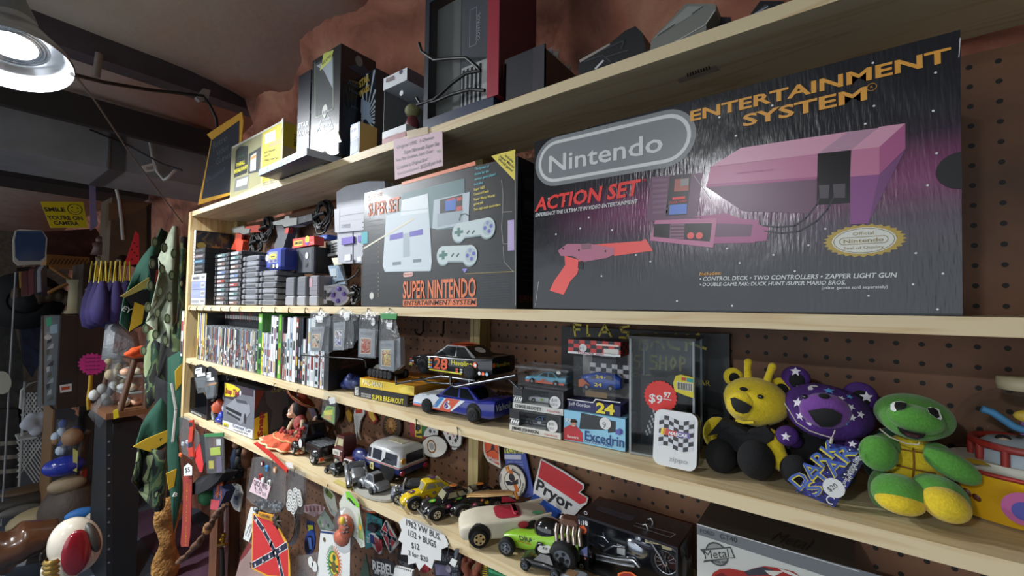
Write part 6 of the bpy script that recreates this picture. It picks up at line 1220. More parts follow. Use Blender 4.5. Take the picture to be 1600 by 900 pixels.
for q in([(1169,590),(1168,575),(1169,566)],[(1198,598),(1202,585),(1207,573)]):
 b=MB();k=pxm(1170,570,Y);P=[B.p(*p,Y-.01) for p in q];b.tube(P,[.0052,.0045,.005],YB,10);b.ball(P[-1],6*k,YB,12,8);b.build('antenna',B.t)
b=MB();k=pxm(1172,680,Y);
P=[B.p(x,y,Y-.008+(.02 if i%2 else 0)) for i,(x,y) in enumerate(zp([(225,440),(160,520),(205,525),(205,575),(225,600),(270,580),(330,640),(360,615),(430,640),(450,600),(500,615),(515,560),(545,560),(560,510),(500,480),(400,495),(300,470)]))]
cen=B.p(1172,690,Y+.005);
for i,p in enumerate(P):P[i]=V((p.x,-.045-.002*(i%2),p.z))
b.add([p+V((0,0.0,0)) for p in P]+[p+V((0,.02,0)) for p in P],[tuple(range(len(P)))]+[(i,i+len(P),(i+1)%len(P)+len(P),(i+1)%len(P)) for i in range(len(P))],KB);b.build('tunic',B.t)
b=MB();b.tube([B.p(*p,Y-.045) for p in zp([(285,475),(330,492),(400,492)])],.0022,YB,6);b.build('collar',B.t)
SB=bear('purple star-patterned plush bear in black, behind the dark star card',(1280,760),Y,(1293,642,60,40,12),(1275,700,42,38),[(1244,735,Y-.05,23,24,1262,725),(1312,738,Y-.04,22,24,1300,725)],[[(1230,681,Y-.04,17,16,16),(1242,690,Y-.02,12,12,11),SF],[(1335,698,Y-.03,14,12,13),(1322,692,Y-.01,16,13,13),SF]],[(1243,592,20),(1343,620,23)],SF,PL,(1289,642,35,28),zp([(745,415),(850,398),(905,405),(965,440),(950,490),(900,520),(830,520),(785,480)]),[(1257,620,4.5)],(1288,619,7.5))
b=MB();k=pxm(1293,642,Y-.012);cen=at(1293,642,Y-.012);RR=(60*k*1.0,48*k*1.0,40*k*1.02);W_=m('d9d4dc',.8);CB=m('5aa0d8',.8)
def sp(x,y,r,mt,a=PI/2):onball(b,cen,RR,zp(x,y),star(0,0,r,5,.42,a),mt)
n0=len(b.v)
for x,y,r,mt,a in((683,365,.0075,W_,1.7),(697,450,.0058,W_,1.4),(765,505,.0065,W_,1.2),(880,292,.0065,CB,1.6),(1028,460,.0045,W_,1.4),(1080,440,.005,W_,1.2),(985,490,.004,CB,1.5),(860,553,.005,W_,1.5),(640,310,.004,W_,1.5),(960,340,.004,W_,1.1),(1020,395,.0045,W_,.8),(680,262,.0045,W_,1.2),(1010,330,.004,CB,1)):sp(x,y,r,mt,a)
for x,y in((770,270),):onball(b,cen,RR,zp(x,y),[(.007*cos(t),.007*sin(t)) for t in[PI*.2+PI*1.5*i/12 for i in range(13)]]+[(.002+.005*cos(t),.001+.005*sin(t)) for t in[PI*1.7-PI*1.5*i/12 for i in range(13)]],W_)
b.v=[v+(cen-SB.c) for v in b.v];b.build('star_patches',SB.t)
for ex,ey,er,px,py in((1230,681,17,1228,682),(1243,592,20,1243,580),(1343,620,23,1354,620),(1335,698,14,1332,694)):
 b=MB();cen=at(ex,ey,Y-(.04 if er<18 else-.004));k=pxm(ex,ey,Y);onball(b,cen,(er*k*1.03,er*k*(.97 if er<18 else .46),er*k*1.03),(px,py),star(0,0,er*k*.42,5,.42),W_);
 if b.v:b.v=[v+(cen-SB.c) for v in b.v];b.build('star_patch',SB.t)
b=MB();b.tube([SB.p(*p,.632) for p in((1226,630),(1245,660),(1265,673),(1285,680),(1300,684),(1305,672))],.0008,m('b8b0a8',.7),5);b.tube([SB.p(*p,.625) for p in((1300,684),(1298,693))],.0016,m('b8b0a8',.7),6);b.build('tag_string',SB.t)
# star card
c=at(1300,740,.635);n=V((.1,-1,.5)).normalized();b=MB();f=PF(b,c,n,T_(c));zk=lambda*L:Z(L,1040,640,2.857)
P=[f.u(*p) for p in zk([(735,150),(915,185),(755,435),(578,365)])];DKS=blot('night_sky_card',['15173a','1d2260','2a2f86','1a1c48','3a3a90'],40,.4);b.loft([[f.q(p,0)-f.n*.0012 for p in P],[f.q(p,0) for p in P]],DKS,False)
U=[V(p) for p in P];bl=lambda u,v:tuple(U[3].lerp(U[2],u).lerp(U[0].lerp(U[1],u),v));BLc=m('3f5fb0');YO=m('d8c84a')
A0=V(f.u(*zk(600,365)));A1=V(f.u(*zk(790,180)));d=A1-A0;an=math.atan2(d.y,d.x)
for s,p0,p1,h in(('DARK',zk(600,362),zk(790,172),22),('STAR',zk(672,392),zk(858,190),22)):
 for mt,l,bo in((YO,2,.06),(BLc,3,.01)):
  a_,c_=V(f.u(*p0)),V(f.u(*p1));dd=c_-a_;H=(V(f.u(p0[0],p0[1]-h))-a_).length;f.text(s,a_.x,a_.y,H,mt,l,w=dd.length,b=bo,ang=math.atan2(dd.y,dd.x))
for k,s in enumerate(('star lighting the','way home tonight')):a_,c_=V(f.u(*zk(800+k*20,335-k*10))),V(f.u(*zk(858+k*18,215-k*8)));dd=c_-a_;f.text(s,a_.x,a_.y,.0035,WHT,3,w=dd.length,ang=math.atan2(dd.y,dd.x))
f.disc(*f.u(*zk(750,350)),.0105,STK,4);f.X('$20',zk(733,368),zk(770,345),7,INK,5)
for k in range(40):q=bl(random.random(),random.random());f.disc(q[0],q[1],random.choice([.0004,.0006,.0009]),WHT,1.5,n=6)
f.ring(*f.u(*zk(738,405)),.004,.0012,WHT,3,12,a0=.6,a1=5)
fin(b,'hang_tag','dark blue starry card hanging from the purple bear, with a white $20 sticker','tag',c)
# turtle
Y=.69;B=Plush('plush_turtle','green plush turtle with yellow belly and feet, right of the star card','plush toy',1425,812,Y,zt0);zq2=lambda*L:Z(L,1300,580,4.09)
B.part('shell',[(1408,722,Y+.022,50,30,54)],DG_);
B.part('torso',[(1424,722,Y-.005,38,32,44),(1424,745,Y-.008,40,34,30)],GY)
b=MB();k=pxm(1424,722,Y);cen=at(1424,730,Y-.006);RR=(40*k,35*k,48*k)
def line(pts,mt,w=.0022,ob=None):
 b.tube([rball(cen,RR,p)-B.c for p in pts],w*.4,mt,5)
BRN=m('8a5a1e',.9);line(zq2([(520,490),(522,540),(524,590),(520,640),(515,685)]),BRN);line(zq2([(375,488),(450,500),(520,512),(610,525)]),BRN);line(zq2([(385,598),(450,610),(525,628),(610,645),(660,650)]),BRN);b.build('belly_seams',B.t)
B.part('head',[(1427,650,Y-.012,49,42,34,6),(1425,660,Y-.03,40,34,26,8)],GB)
B.part('muzzle',[(1430,655,Y-.052,36,25,22,10)],GB)
k=pxm(1430,655,Y);cen=at(1430,655,Y-.052);RR=(36*k*1.01,25*k*1.01,22*k*1.01);b=MB()
def patch(px,mt,cen,RR,lift=.0012):
 cx=sum(p[0] for p in px)/len(px);cyy=sum(p[1] for p in px)/len(px);P=[]
 for i in range(len(px)):a,c=px[i],px[(i+1)%len(px)];P+=[(a[0]+(c[0]-a[0])*j/3,a[1]+(c[1]-a[1])*j/3) for j in range(3)]
 vs=[];n=len(P)
 for s in(1,.5,0):
  for p in(P if s else[(cx,cyy)]):
   vs.append(rball(cen,RR,(cx+(p[0]-cx)*s,cyy+(p[1]-cyy)*s) if s else p)+V((0,-lift,0))-B.c)
 b.add(vs,[(i,(i+1)%n,n+(i+1)%n,n+i) for i in range(n)]+[(n+i,n+(i+1)%n,2*n) for i in range(n)],mt,True)
patch(zq2([(412,352),(455,368),(520,390),(560,395),(600,397),(585,425),(540,435),(480,420),(435,390)]),m('161214',.8),cen,RR);patch(zq2([(450,385),(520,400),(560,408),(540,418),(480,405)]),m('6a2a30',.8),cen,RR,.002);b.build('mouth',B.t)
b=MB();cen=at(1427,650,Y-.012);k=pxm(1427,650,Y);RR=(49*k*1.03,42*k*1.03,34*k*1.03)
cen=at(1427,651,Y-.03)+V((0,0,0));RR=(47*k,44*k,33*k);patch(zq2([(392,190),(370,205),(370,240),(395,252),(450,242),(470,215),(465,192),(430,186)]),m('d6dad6',.7),cen,RR,.006);patch(zq2([(398,190),(393,215),(408,244),(450,238),(471,215),(468,194),(430,187)]),m('0d0d0e'),cen,RR,.0072)
patch(zq2([(600,228),(620,222),(675,235),(697,290),(690,305),(660,292),(615,262)]),m('d6dad6',.7),cen,RR,.006);patch(zq2([(600,228),(640,224),(670,245),(680,285),(662,292),(618,262)]),m('0d0d0e'),cen,RR,.0072);b.build('eyes',B.t)
B.part('arm',[(1372,708,Y-.045,25,20,28),(1382,697,Y-.025,20,18,20)],GB);B.part('arm',[(1487,728,Y-.03,38,18,20,30),(1465,712,Y-.015,22,18,20,30)],GB)
B.part('leg',[(1405,772,Y-.055,36,34,30),(1378,765,Y-.03,18,25,32)],GB);B.part('leg',[(1468,772,Y-.045,36,34,28,20),(1480,785,Y-.05,28,30,26)],GB)
B.part('foot',[(1406,783,Y-.064,32,30,19)],GY);B.part('foot',[(1477,788,Y-.062,31,29,26,20)],GY)
b=MB();b.tube([B.p(*p,Y-.065) for p in zq2([(305,368),(370,420),(470,462),(550,470),(560,455)])],.0008,m('b8b09a',.7),5);b.build('neck_string',B.t)
# globe on a submarine-shaped base
Y=.712;c=at(1590,820,Y);c=V((c.x,Y,zt0));t=thing('snow_globe','glass globe on a yellow, white and red boat-shaped base at the right edge','snow globe',c);k=pxm(1600,690,Y);YS=m('d9a81a',.35,co=.4);WS=m('c9c4b4');RS=m('9a2a22')
zg=lambda*L:Z(L,1440,600,3.463);q=lambda px,py,Y_=.66:at(px,py,Y_)-c
L0=q(1485,757,.68).x;L1=L0+.36;
def hull(x0,x1,z0,z1,w0,w1,n=20):
 R=[]
 for z,w,e in((z0,w0,.012),(z0+(z1-z0)*.5,(w0+w1)/2,.004),(z1,w1,0)):
  R.append([((x0+x1)/2+(x1-x0-2*e)/2*math.copysign(abs(cos(a))**.75,cos(a)),w*math.copysign(abs(sin(a))**.8,sin(a)),z) for a in[2*PI*i/36 for i in range(36)]])
 return R
zd=q(1500,742,.66).z
b=MB();b.loft(hull(L0,L1,.001,zd,.045,.062),YS);f=Face(b,(0,-.0640,0));b.build('hull',t)
b=MB();R=hull(L0+.004,L1-.004,zd,zd+.012,.060,.050);b.loft(R,WS);b.build('deck',t)
b=MB();R=hull(L0,L1,zd-.001,zd+.003,.0632,.0632)[2];b.tube([V(p) for p in R]+[V(R[0])],.0022,RS,6);b.build('red_trim',t)
for px,py in((1501,774),(1512.5,780),(1526,786),(1542,792)):
 p=q(px,py,.655);xx=(p.x-(L0+L1)/2)/((L1-L0)/2);yy=-.0585*(max(0,1-abs(xx)**(1/.75*1)))**.45;b=MB();b.ball((p.x,yy-.001,p.z),(.0055,.004,.0055),m('5a2a16'),12,8);b.build('porthole',t)
b=MB();P=[at(*p,.675)-c for p in zg([(245,540),(345,545),(372,575),(330,600),(270,585)])];b.add([V((p.x,-.045+.02*(i in(0,1)),zd+.0125)) for i,p in enumerate(P)],[tuple(range(5))[::-1]],m('d8b820'));b.build('deck_panel',t)
G=q(1604,690,Y);R_=84*k;e_=R_/.079
b=MB();rr0=[(R_*.62*cos(a),R_*.62*sin(a)) for a in[2*PI*i/32 for i in range(33)]]
b.tube([V((G.x+x*1.15,y*1.15,zd+.030)) for x,y in rr0],.004,RS,6);
for i in range(0,32,3):b.cyl((G.x+rr0[i][0]*1.15,rr0[i][1]*1.15,zd+.012),(G.x+rr0[i][0]*1.15,rr0[i][1]*1.15,zd+.030),.0035,RS,6)
b.build('railing',t)
b=MB();b.lathe([(R_*.68,zd+.012),(R_*.66,zd+.026),(R_*.5,zd+.034),(0,zd+.036)],m('aab4bc'),32,c=(G.x,0,0));b.build('globe_seat',t)
b=MB();b.ball((G.x,0,G.z),R_,GLASS,40,24);b.build('glass_globe',t)
b=MB();b.lathe([(.0,G.z+R_-.003),(30*k,G.z+R_-.003),(31*k,G.z+R_+.003),(30*k,G.z+R_+.010),(0,G.z+R_+.011)],m('b3a888'),28,c=(G.x,0,0));b.build('cap',t)
zf_=G.z-R_*.62
b=MB();b.lathe([(R_*.70,zf_-.004),(R_*.6,zf_),(0,zf_+.001)],m('8d959c'),24,c=(G.x,0,0));b.build('globe_floor',t)
for dx,dy,cc,hc in((-.024,-.005,'5a2a52','1c1614'),(.0,.006,'6a3a7a','2a1c14'),(.026,-.004,'3f6a8a','1c1614')):
 b=MB();s_=e_*.78;z0=zf_;dx*=e_;b.lathe([(.009*s_,z0),(.013*s_,z0+.02*s_),(.012*s_,z0+.045*s_),(.004*s_,z0+.05*s_)],m(cc,.5),14,c=(G.x+dx,dy,0));b.ball((G.x+dx,dy,z0+.058*s_),.0105*s_,m('c9a88a'),12,8);b.ball((G.x+dx,dy+.002,z0+.063*s_),(.0115*s_,.010*s_,.0085*s_),m(hc,.6),12,8)
 b.cyl((G.x+dx-.008*s_,dy-.008*s_,z0+.04*s_),(G.x+dx-.006*s_,dy-.012*s_,z0+.01*s_),.0035*s_,m('c0a24a'),8);b.build('tiny_figure',t)
b=MB();zt_=G.z+R_*.35;b.tube([(G.x-.55*R_+1.1*R_*i/8,.004,zt_+.16*R_*cos(2*PI*i/8)) for i in range(9)],.07*R_,m('4a8ab8'),8);b.ball((G.x+.1*R_,.004,zt_+.1*R_),(.25*R_,.12*R_,.13*R_),m('c8a63a'),12,8);b.cyl((G.x,.01,zf_),(G.x,.01,zt_),.04*R_,m('7a4a8a'),8);b.build('coloured_arch',t)
# pink rosette on the deck side
b=MB();p=q(1597,792,.655);f=Face(b,(p.x,-.0635,p.z));f.disc(0,0,.016,m('b0568a'),2);f.disc(0,-.002,.009,m('4a4a9a'),3);b.build('painted_flower',t)
# ---------- bottom shelf ----------
zd0=lambda x:zD(x)+.0006
zv=lambda*L:Z(L,280,560,5);zj=lambda*L:Z(L,500,660,6.922);zt_=lambda*L:Z(L,440,640,7.5);zw=lambda*L:Z(L,700,760,6.427)
# window carton with a toy inside, far left
xa=XL+.006;x1=at(325,645,.615).x;hh=at(305,592,.615).z-zD(-2);b=MB();w=x1-xa;d=.11;k_=m('1c1c20')
t=thing('window_carton','black window carton with a small dark figure, at the left end of the bottom shelf','box',V((xa,.612,zd0(-2.03))))
b.box((0,0,0),(w,d,hh*.12),k_);b.box((0,d-.003,hh*.12),(w,d,hh),k_);b.box((w-.004,0,hh*.12),(w,d-.003,hh),m('1a1622'));b.box((0,0,hh*.12),(.003,d-.003,hh),k_);f=Face(b,(0,0,0));f.text('ACTION FIGURE',w*.12,hh*.03,hh*.05,WHT,3,w=w*.6);b.build('carton',t)
b=MB();b.box((.003,.0005,hh*.12),(w-.004,.001,hh),FILM);b.build('window_film',t)
b=MB();b.lathe([(.012,hh*.13),(.018,hh*.3),(.012,hh*.42)],m('2e2f36'),14,c=(w*.62,.05,0));b.ball((w*.62,.05,hh*.50),(.016,.015,.018),m('8a7f78'),12,8);b.cyl((w*.5,.04,hh*.42),(w*.35,.03,hh*.62),.006,m('b98a5a'),8);b.build('figure',t)
# two blister packs hung from the shelf above
def hung(px,Y,mt,name,label,cat,art=None,th=.002,n=(0,-1,0),group=None):
 c=at(sum(p[0] for p in px)/len(px),min(p[1] for p in px),Y);t=thing(name,label,cat,c,0,group);b=MB();f=PF(b,at(px[0][0],px[0][1],Y),n,T_(c));P=[f.u(*p) for p in px]
 b.loft([[f.q(p,0)-f.n*th for p in(P if sum(P[i][0]*P[(i+1)%len(P)][1]-P[(i+1)%len(P)][0]*P[i][1] for i in range(len(P)))>0 else P[::-1])],[f.q(p,0) for p in(P if sum(P[i][0]*P[(i+1)%len(P)][1]-P[(i+1)%len(P)][0]*P[i][1] for i in range(len(P)))>0 else P[::-1])]],mt,False)
 if art:art(f)
 return t,b,f,c
for i,(px,lb) in enumerate(((zv([(118,60),(170,45),(215,70),(200,160),(165,255),(130,240),(115,150)]),'clear blister pack with a black header, left of a hanging pair'),(zv([(185,90),(240,60),(292,90),(305,190),(290,310),(220,320),(190,250)]),'clear blister pack with a black header, right of a hanging pair'))):
 t,b,f,c=hung(px,.588+.004*i,m('1a1a1c'),'blister_pack',lb,'package',None,.001);
 o=[(40,30),(0,0)][0];bx=118+70*i;by=60+35*i
 f.P(zv([(bx+8,by+20),(bx+60,by+10),(bx+62,by+55),(bx+10,by+62)]),WHT,2);f.P(zv([(bx+20,by+65),(bx+85,by+50),(bx+90,by+75),(bx+22,by+85)]),m('c8c8c8'),2);f.P(zv([(bx+12,by+28),(bx+50,by+22),(bx+50,by+30),(bx+12,by+36)]),INK,3);f.P(zv([(bx+8,by+95),(bx+95,by+85),(bx+80,by+(170 if i==0 else 215)),(bx+30,by+(170 if i==0 else 220))]),m('8e9296',.3,.6),2)
 if i:f.P(zv([(195,205),(295,185),(295,200),(195,222)]),m('c08a5a'),3)
 tag(b.build('header_card',t));b=MB();P=[at(*p,.582+.004*i)-c for p in zv([(bx+5,by+90),(bx+100,by+80),(bx+95,by+200),(bx+25,by+215)])];b.add(P+[p+V((0,.006,0)) for p in P],[(0,1,2,3),(4,7,6,5),(0,4,5,1),(1,5,6,2),(2,6,7,3),(3,7,4,0)],FILM2);b.build('blister',t)
# small jointed toy: grey, orange and blue
c=atZ(333,662,zD(-1.8));t=thing('small_robot_toy','little grey, orange and blue plastic toy in front of the grey car kit','toy',V((c.x,.635,zd0(-1.8))));c=V(t.location);k=pxm(333,640,.635)
b=MB();b.ball((-.008,0,.055),(.026,.02,.028),m('c8502c'));b.ball((-.02,-.012,.05),(.018,.012,.02),m('d86a3a'));b.build('orange_body',t)
b=MB();b.tube([lp(*p,.628,c) for p in zv([(265,325),(240,345),(268,385),(262,430),(270,480)])],.0055,m('9a9da0'),8);b.build('grey_arm',t)
b=MB();b.ball((.022,-.005,.014),(.026,.02,.013),m('2a38a0',.3));b.ball((.036,-.01,.03),(.014,.012,.016),m('3a50c0',.3));b.build('blue_foot',t);b=MB();b.ball((.03,.005,.055),(.016,.014,.022),m('c8ccd4'));b.ball((.032,.003,.095),(.012,.012,.016),m('b8bcc4'));b.build('white_shell',t)
b=MB();b.cyl((-.012,-.01,0),(-.01,-.012,.028),.008,m('3a3c40'),10);b.build('foot',t)
# car model kit
b,f,P,w,h,a=rb((348,668),(396,687),(350,597),zD(-1.6)+.0006,.15,m('26262a'),mats=[m('6e7078',.35,co=.3),m('3a3a40',.35,co=.3),None,None,m('1d1d20'),None])
f.P(zv([(357,185),(580,240),(580,300),(480,280),(420,330),(350,300)]),m('3a2f3a'),1);f.P(zv([(360,190),(420,205),(480,240),(430,300),(355,295)]),m('d8c02c'),1.5)
f.X('Snap Tite',zv(362,270),zv(465,292),9,m('8a2030'),3,b=.06,sh=.2);f.D(*zv(480,270),4,WHT,3.5,.7)
f.P(zv([(340,480),(575,560),(572,626),(340,538)]),m('c8cace'),1)
f.P(zv([(365,370),(400,345),(440,310),(525,330),(555,370),(560,420),(530,460),(500,500),(480,520),(450,480),(370,430)]),m('8a8d94',.35),2);f.P(zv([(440,312),(525,332),(540,360),(455,345)]),m('4a4d54',.3),2.5);f.P(zv([(368,372),(490,430),(485,455),(366,395)]),m('2a2b30',.3),2.6);f.P(zv([(372,410),(480,470),(478,490),(372,430)]),m('3a3b40',.3),2.6);f.D(*zv(515,470),8,INK,2.7,.5)
f.X('Concept Car',zv(420,535),zv(560,582),5.5,m('2a3a6a'),3);f.X('model kit',zv(430,562),zv(540,598),3,m('4a4a50'),3);f.P(zv([(347,500),(385,512),(385,540),(347,528)]),m('d8c83a'),3);f.X('Skill 1',zv(350,530),zv(382,540),4,INK,3.5,b=.04)
s=side(b,w,h,.15);s.poly([(0,0),(.045,0),(.04,h*.5),(0,h*.42)],m('d8c02c'),1);s.text('Snap',.026,h*.03,.016,m('9a2838'),3,w=h*.5,b=.06,ang=PI/2);s.poly([(.03,h*.95),(.10,h*.95),(.11,h*.55),(.085,h*.12),(.05,h*.1),(.055,h*.5),(.035,h*.7)],m('55565c',.35),1.5);s.disc(.10,h*.40,.012,m('1a1a1c'),2.5,.022);s.rect(.128,0,.022,h,m('7d7f86'),1.5);s.text('Concept Car',.144,h*.08,.009,m('26262a'),2.5,w=h*.8,ang=PI/2);s.poly([(.0,h*.55),(.03,h*.95),(.0,h)],m('7a3a30'),1.2);s.text('CUSTOM',.05,h*.9,.01,m('c8c04a'),3)
fin(b,'model_kit_box','grey boxed car model kit with yellow splash, standing on the bottom shelf','box',P,a)
# dolls
def doll(label,base,Y,hat,head,hr,hatc,hair,dress,chest,skirt,z,face=(-.6,-1)):
 c=V((at(*base,Y).x,Y,z));t=thing('doll',label,'doll',c);k=pxm(head[0],head[1],Y);q=lambda p,y=Y:at(p[0],p[1],y)-c;SK=m('c99a7c')
 fd=V((face[0],face[1],0)).normalized();h=q(head);r=hr*k
 b=MB();b.ball(h,(r*.88,r*.92,r*1.1),SK,18,12);b.ball(h+fd*r*.75+V((0,0,-r*.55)),(r*.42,r*.42,r*.38),SK,12,8);b.ball(h+fd*r*.95+V((0,0,-r*.1)),(r*.13,r*.13,r*.16),SK,8,6)
 for s in(-1,1):b.ball(h+fd.cross(V((0,0,1)))*s*r*.45+fd*r*.55+V((0,0,-r*.35)),(r*.3,r*.3,r*.28),m('cf9a80'),8,6)
 b.cyl(h+V((0,0,-r*.8)),h+V((0,0,-r*1.7)),r*.32,SK,10);smooth(b.build('head',t),.0016,3)
 b=MB();sd=fd.cross(V((0,0,1)))
 for s in(-1,1):b.ball(h+fd*r*.86+sd*s*r*.36+V((0,0,r*.12)),(r*.17,r*.17,r*.12),m('e6e2dc',.3),8,6);b.ball(h+fd*r*.95+sd*s*r*.36+V((0,0,r*.12)),(r*.09,r*.09,r*.10),m('1a1210',.2),8,6);b.tube([h+fd*r*.9+sd*(s*r*.18)+V((0,0,r*.35)),h+fd*r*.92+sd*(s*r*.36)+V((0,0,r*.40)),h+fd*r*.82+sd*(s*r*.54)+V((0,0,r*.34))],r*.035,m('2a1a12'),5)
 b.ball(h+fd*r*1.08+V((0,0,-r*.48)),(r*.2,r*.12,r*.09),m('a83a3a'),8,6);b.build('face',t)
 b=MB();b.ball(h-fd*r*.22+V((0,0,r*.12)),(r*1.02,r*1.02,r*1.12),m(hair,.6),16,10);b.ball(h-fd*r*.55+sd*r*.2+V((0,0,-r*.9)),(r*.6,r*.55,r*1.2),m(hair,.6),12,8);b.build('hair',t)
 if hat:
  b=MB();hc=q(hat);hr_=hat[2]*k;tmp=MB();tmp.lathe([(hr_*1.0,.10*hr_),(hr_*1.02,.16*hr_),(hr_*.93,.10*hr_),(hr_*.7,.0),(hr_*.42,.02*hr_),(hr_*.36,.3*hr_),(hr_*.2,.46*hr_),(0,.5*hr_)],m(hatc,.8),28);tmp.lathe([(hr_*1.0,.10*hr_),(hr_*.7,-.03*hr_),(.1*hr_,-.02*hr_)],m(hatc,.8),28)
  n_=len(tmp.f);R=M.Rotation(hat[3],4,V((1,0,0)))@M.Rotation(hat[4],4,V((0,1,0)));b.add([hc+R@v for v in tmp.v],tmp.f,m(hatc,.8),True);b.build('hat',t)
  if hat[2]>20:b=MB();b.tube([hc+R@V((hr_*.98*cos(a),hr_*.98*sin(a),.17*hr_+.02*hr_*sin(7*a))) for a in[2*PI*i/48 for i in range(49)]],.0014,m('d8c08a',.7),5);b.build('hat_trim',t)
 b=MB();ch=q(chest);b.ball(ch,(chest[2]*k,chest[2]*k*.75,chest[3]*k),m(dress,.8),14,10);b.build('bodice',t)
 for s,(ax,ay) in((-1,(-1.1,.9)),(1,(1.0,.9))):
  b=MB();b.tube([ch+V((s*chest[2]*k*.85,-.004,chest[3]*k*.5)),ch+V((s*chest[2]*k*1.25,-.012,-chest[3]*k*.1)),ch+V((s*chest[2]*k*.8,-.03,-chest[3]*k*.8))],[r*.36,r*.30,r*.22],m('b09878',.8),8);b.ball(ch+V((s*chest[2]*k*.75,-.032,-chest[3]*k*.9)),r*.22,SK,8,6);b.build('arm',t)
 return t,c,q,k
t,c,q,k=doll('doll with a red-orange sombrero and a wide orange skirt, seated by the grey car kit',(440,700),.655,(468,625,25,-.55,.35),(464,641,12),12,'a84a36','1d1614','8a3a34',(470,662,13,14),None,zd0(-1.3))
ORS=m('c8502a',.75,bu=.5,bs=60,va=.25);b=MB()
TOP=[(444,668),(452,662),(462,660),(472,662),(480,668)];
def skf(u,v):
 a=PI*(1.08-1.16*u);top=q((468,674));R0,R1=.018,.115
 r=R0+(R1-R0)*v**.8;pl=1+.10*sin(u*40)*v
 p=top+V((r*pl*cos(a)-.085*v,-abs(sin(a))*r*.42*pl,0));p.z=top.z-(top.z-.004)*v**1.15+.008*sin(u*40+1)*v*(1-v);return p
b.grid(skf,60,14,ORS);o=b.build('skirt',t);s_=o.modifiers.new('solid','SOLIDIFY');s_.thickness=.0015
b=MB();b.tube([skf(i/60,.97)+V((0,-.0015,.002)) for i in range(61)],.0028,m('d8c49a',.8),6);b.tube([skf(i/60,.55)+V((0,-.002,.002)) for i in range(61)],.0022,m('c8a06a',.8),6);b.build('skirt_trim',t)
b=MB()
for i in range(14):b.ball(q((448+RU(-10,28),668+RU(-6,14)),.62),(.007,.005,.006),m(random.choice(['9a2a26','b03a30','7a2020']),.8),8,6)
b.build('red_shawl',t)
t,c,q,k=doll('small doll with a dark purple sombrero, leaning behind the black toy pickup',(492,690),.735,(488,646,19,-1.2,.2),(496,655,6.5),6.5,'3a2f42','14100f','6a4a3a',(488,674,11,13),None,zd0(-1.2))
b=MB();b.lathe([(.03,0),(.024,.03),(.014,c.z*0+.055)],m('5a3a34',.8),16,c=tuple(q((486,690))-V((0,0,q((486,690)).z))));b.build('skirt',t)
# black disc behind the tag
c=at(523,642,.765);b=MB();b.cyl((0,-.006,0),(0,.006,0),.036,m('1c1c1e'),28);b.cyl((0,-.0065,0),(0,-.006,0),.012,m('5a3a2a'),16);fin(b,'black_disc','black round disc leaning on the pegboard behind the green hanging card','disc',V((c.x,.765,c.z)))
# hanging green card in a sleeve
t,b,f,c=hung(zv([(1110,455),(1150,370),(1215,380),(1212,515)]),.584,m('7aa84a'),'trading_card','green and yellow card in a clear sleeve hanging from the third shelf','card',lambda f:(f.P(zv([(1130,410),(1200,400),(1200,440),(1135,445)]),m('d8d04a'),1),f.P(zv([(1128,450),(1190,440),(1195,490),(1135,470)]),m('c8a05a'),1.5),f.P(zv([(1150,390),(1195,385),(1195,400),(1150,405)]),m('5a8a3a'),1.5)),.001)
b.build('card',t);b=MB();P=[at(*p,.583)-c for p in zv([(1105,460),(1130,255),(1230,290),(1215,525)])];b.add(P,[(0,1,2,3)],FILM2);b.build('clear_sleeve',t);b=MB();f=PF(b,at(515,625,.5825),(0,-1,0),T_(c));f.P(zv([(1170,310),(1215,305),(1222,350),(1178,358)]),m('c8c8c8'),1);b.build('price_sticker',t)
# ---------- toy vehicles on the bottom shelf ----------
def rig(name,label,fp,rp,z,W,Y=None,wd=.012,cat='toy car',group=None):
 loc,a,wb=place(fp,rp,z,W,Y,wd);t=thing(name,label,cat,loc,a,group);return t,wb
def wheels(t,xs,W,r,wd,hub,hr=.58):
 for x in xs:
  for s in(-1,1):wheel(t,x,s*(W/2-wd/2),r,wd,hub)
BK=m('101214',.25,co=.5)
# black pickup
t,wb=rig('toy_pickup','black vintage toy pickup truck with white dots on its door and wheels',zt_(155,525),zt_(390,635),zd0(-1.1),.075);h=wb/2;W=.075;r=.0165
b=MB();sh(b,[(-h-.028,.02,.04,.015),(-h-.022,.016,.05,.022),(-h*.1-.03,.016,.058,.026)],BK,14,.5);sh(b,[(-.042,.014,.060,.032),(.0,.014,.062,.033)],BK,12,.3)
cab(b,None,-.045,.004,.031,.058,-.034,.001,.024,.092,BK,None,BK,cr=.004);b.box((.004,-.034,.022),(h+.030,.034,.048),BK,bv=.003)
for x in(-h,h):
 for s in(-1,1):b.ball((x,s*.031,.024),(.024,.010,.016),BK,14,8)
for k in range(6):b.box((.008,-.028+k*.0095,.048),(h+.026,-.022+k*.0095,.0495),m('5d6064'))
f=Face(b,(0,-.0345,0));f.disc(-.02,.040,.010,m('c8c8c8'),2,.0125);b.build('truck_body',t);b=MB();
quad(b,[(-.040,-.0295,.064),(.002,-.0295,.064),(.0,-.0255,.088),(-.034,-.0255,.088)],GLS);quad(b,[(.0045,-.03,.062),(.0045,.03,.062),(.0015,.024,.09),(.0015,-.024,.09)],GLS);b.build('windows',t)
b=MB();b.cyl((h+.030,-.036,.018),(h+.030,.036,.018),.003,STEEL,8);b.box((h+.03,-.036,.014),(h+.034,-.024,.022),m('c84a2a'));b.build('rear_bumper',t)
b=MB();b.ball((-h-.016,-.022,.047),.005,STEEL,10,6);b.ball((-h-.016,.022,.047),.005,STEEL,10,6);b.build('headlights',t)
wheels(t,(-h,h),W,r,.011,m('c8c8c4'))
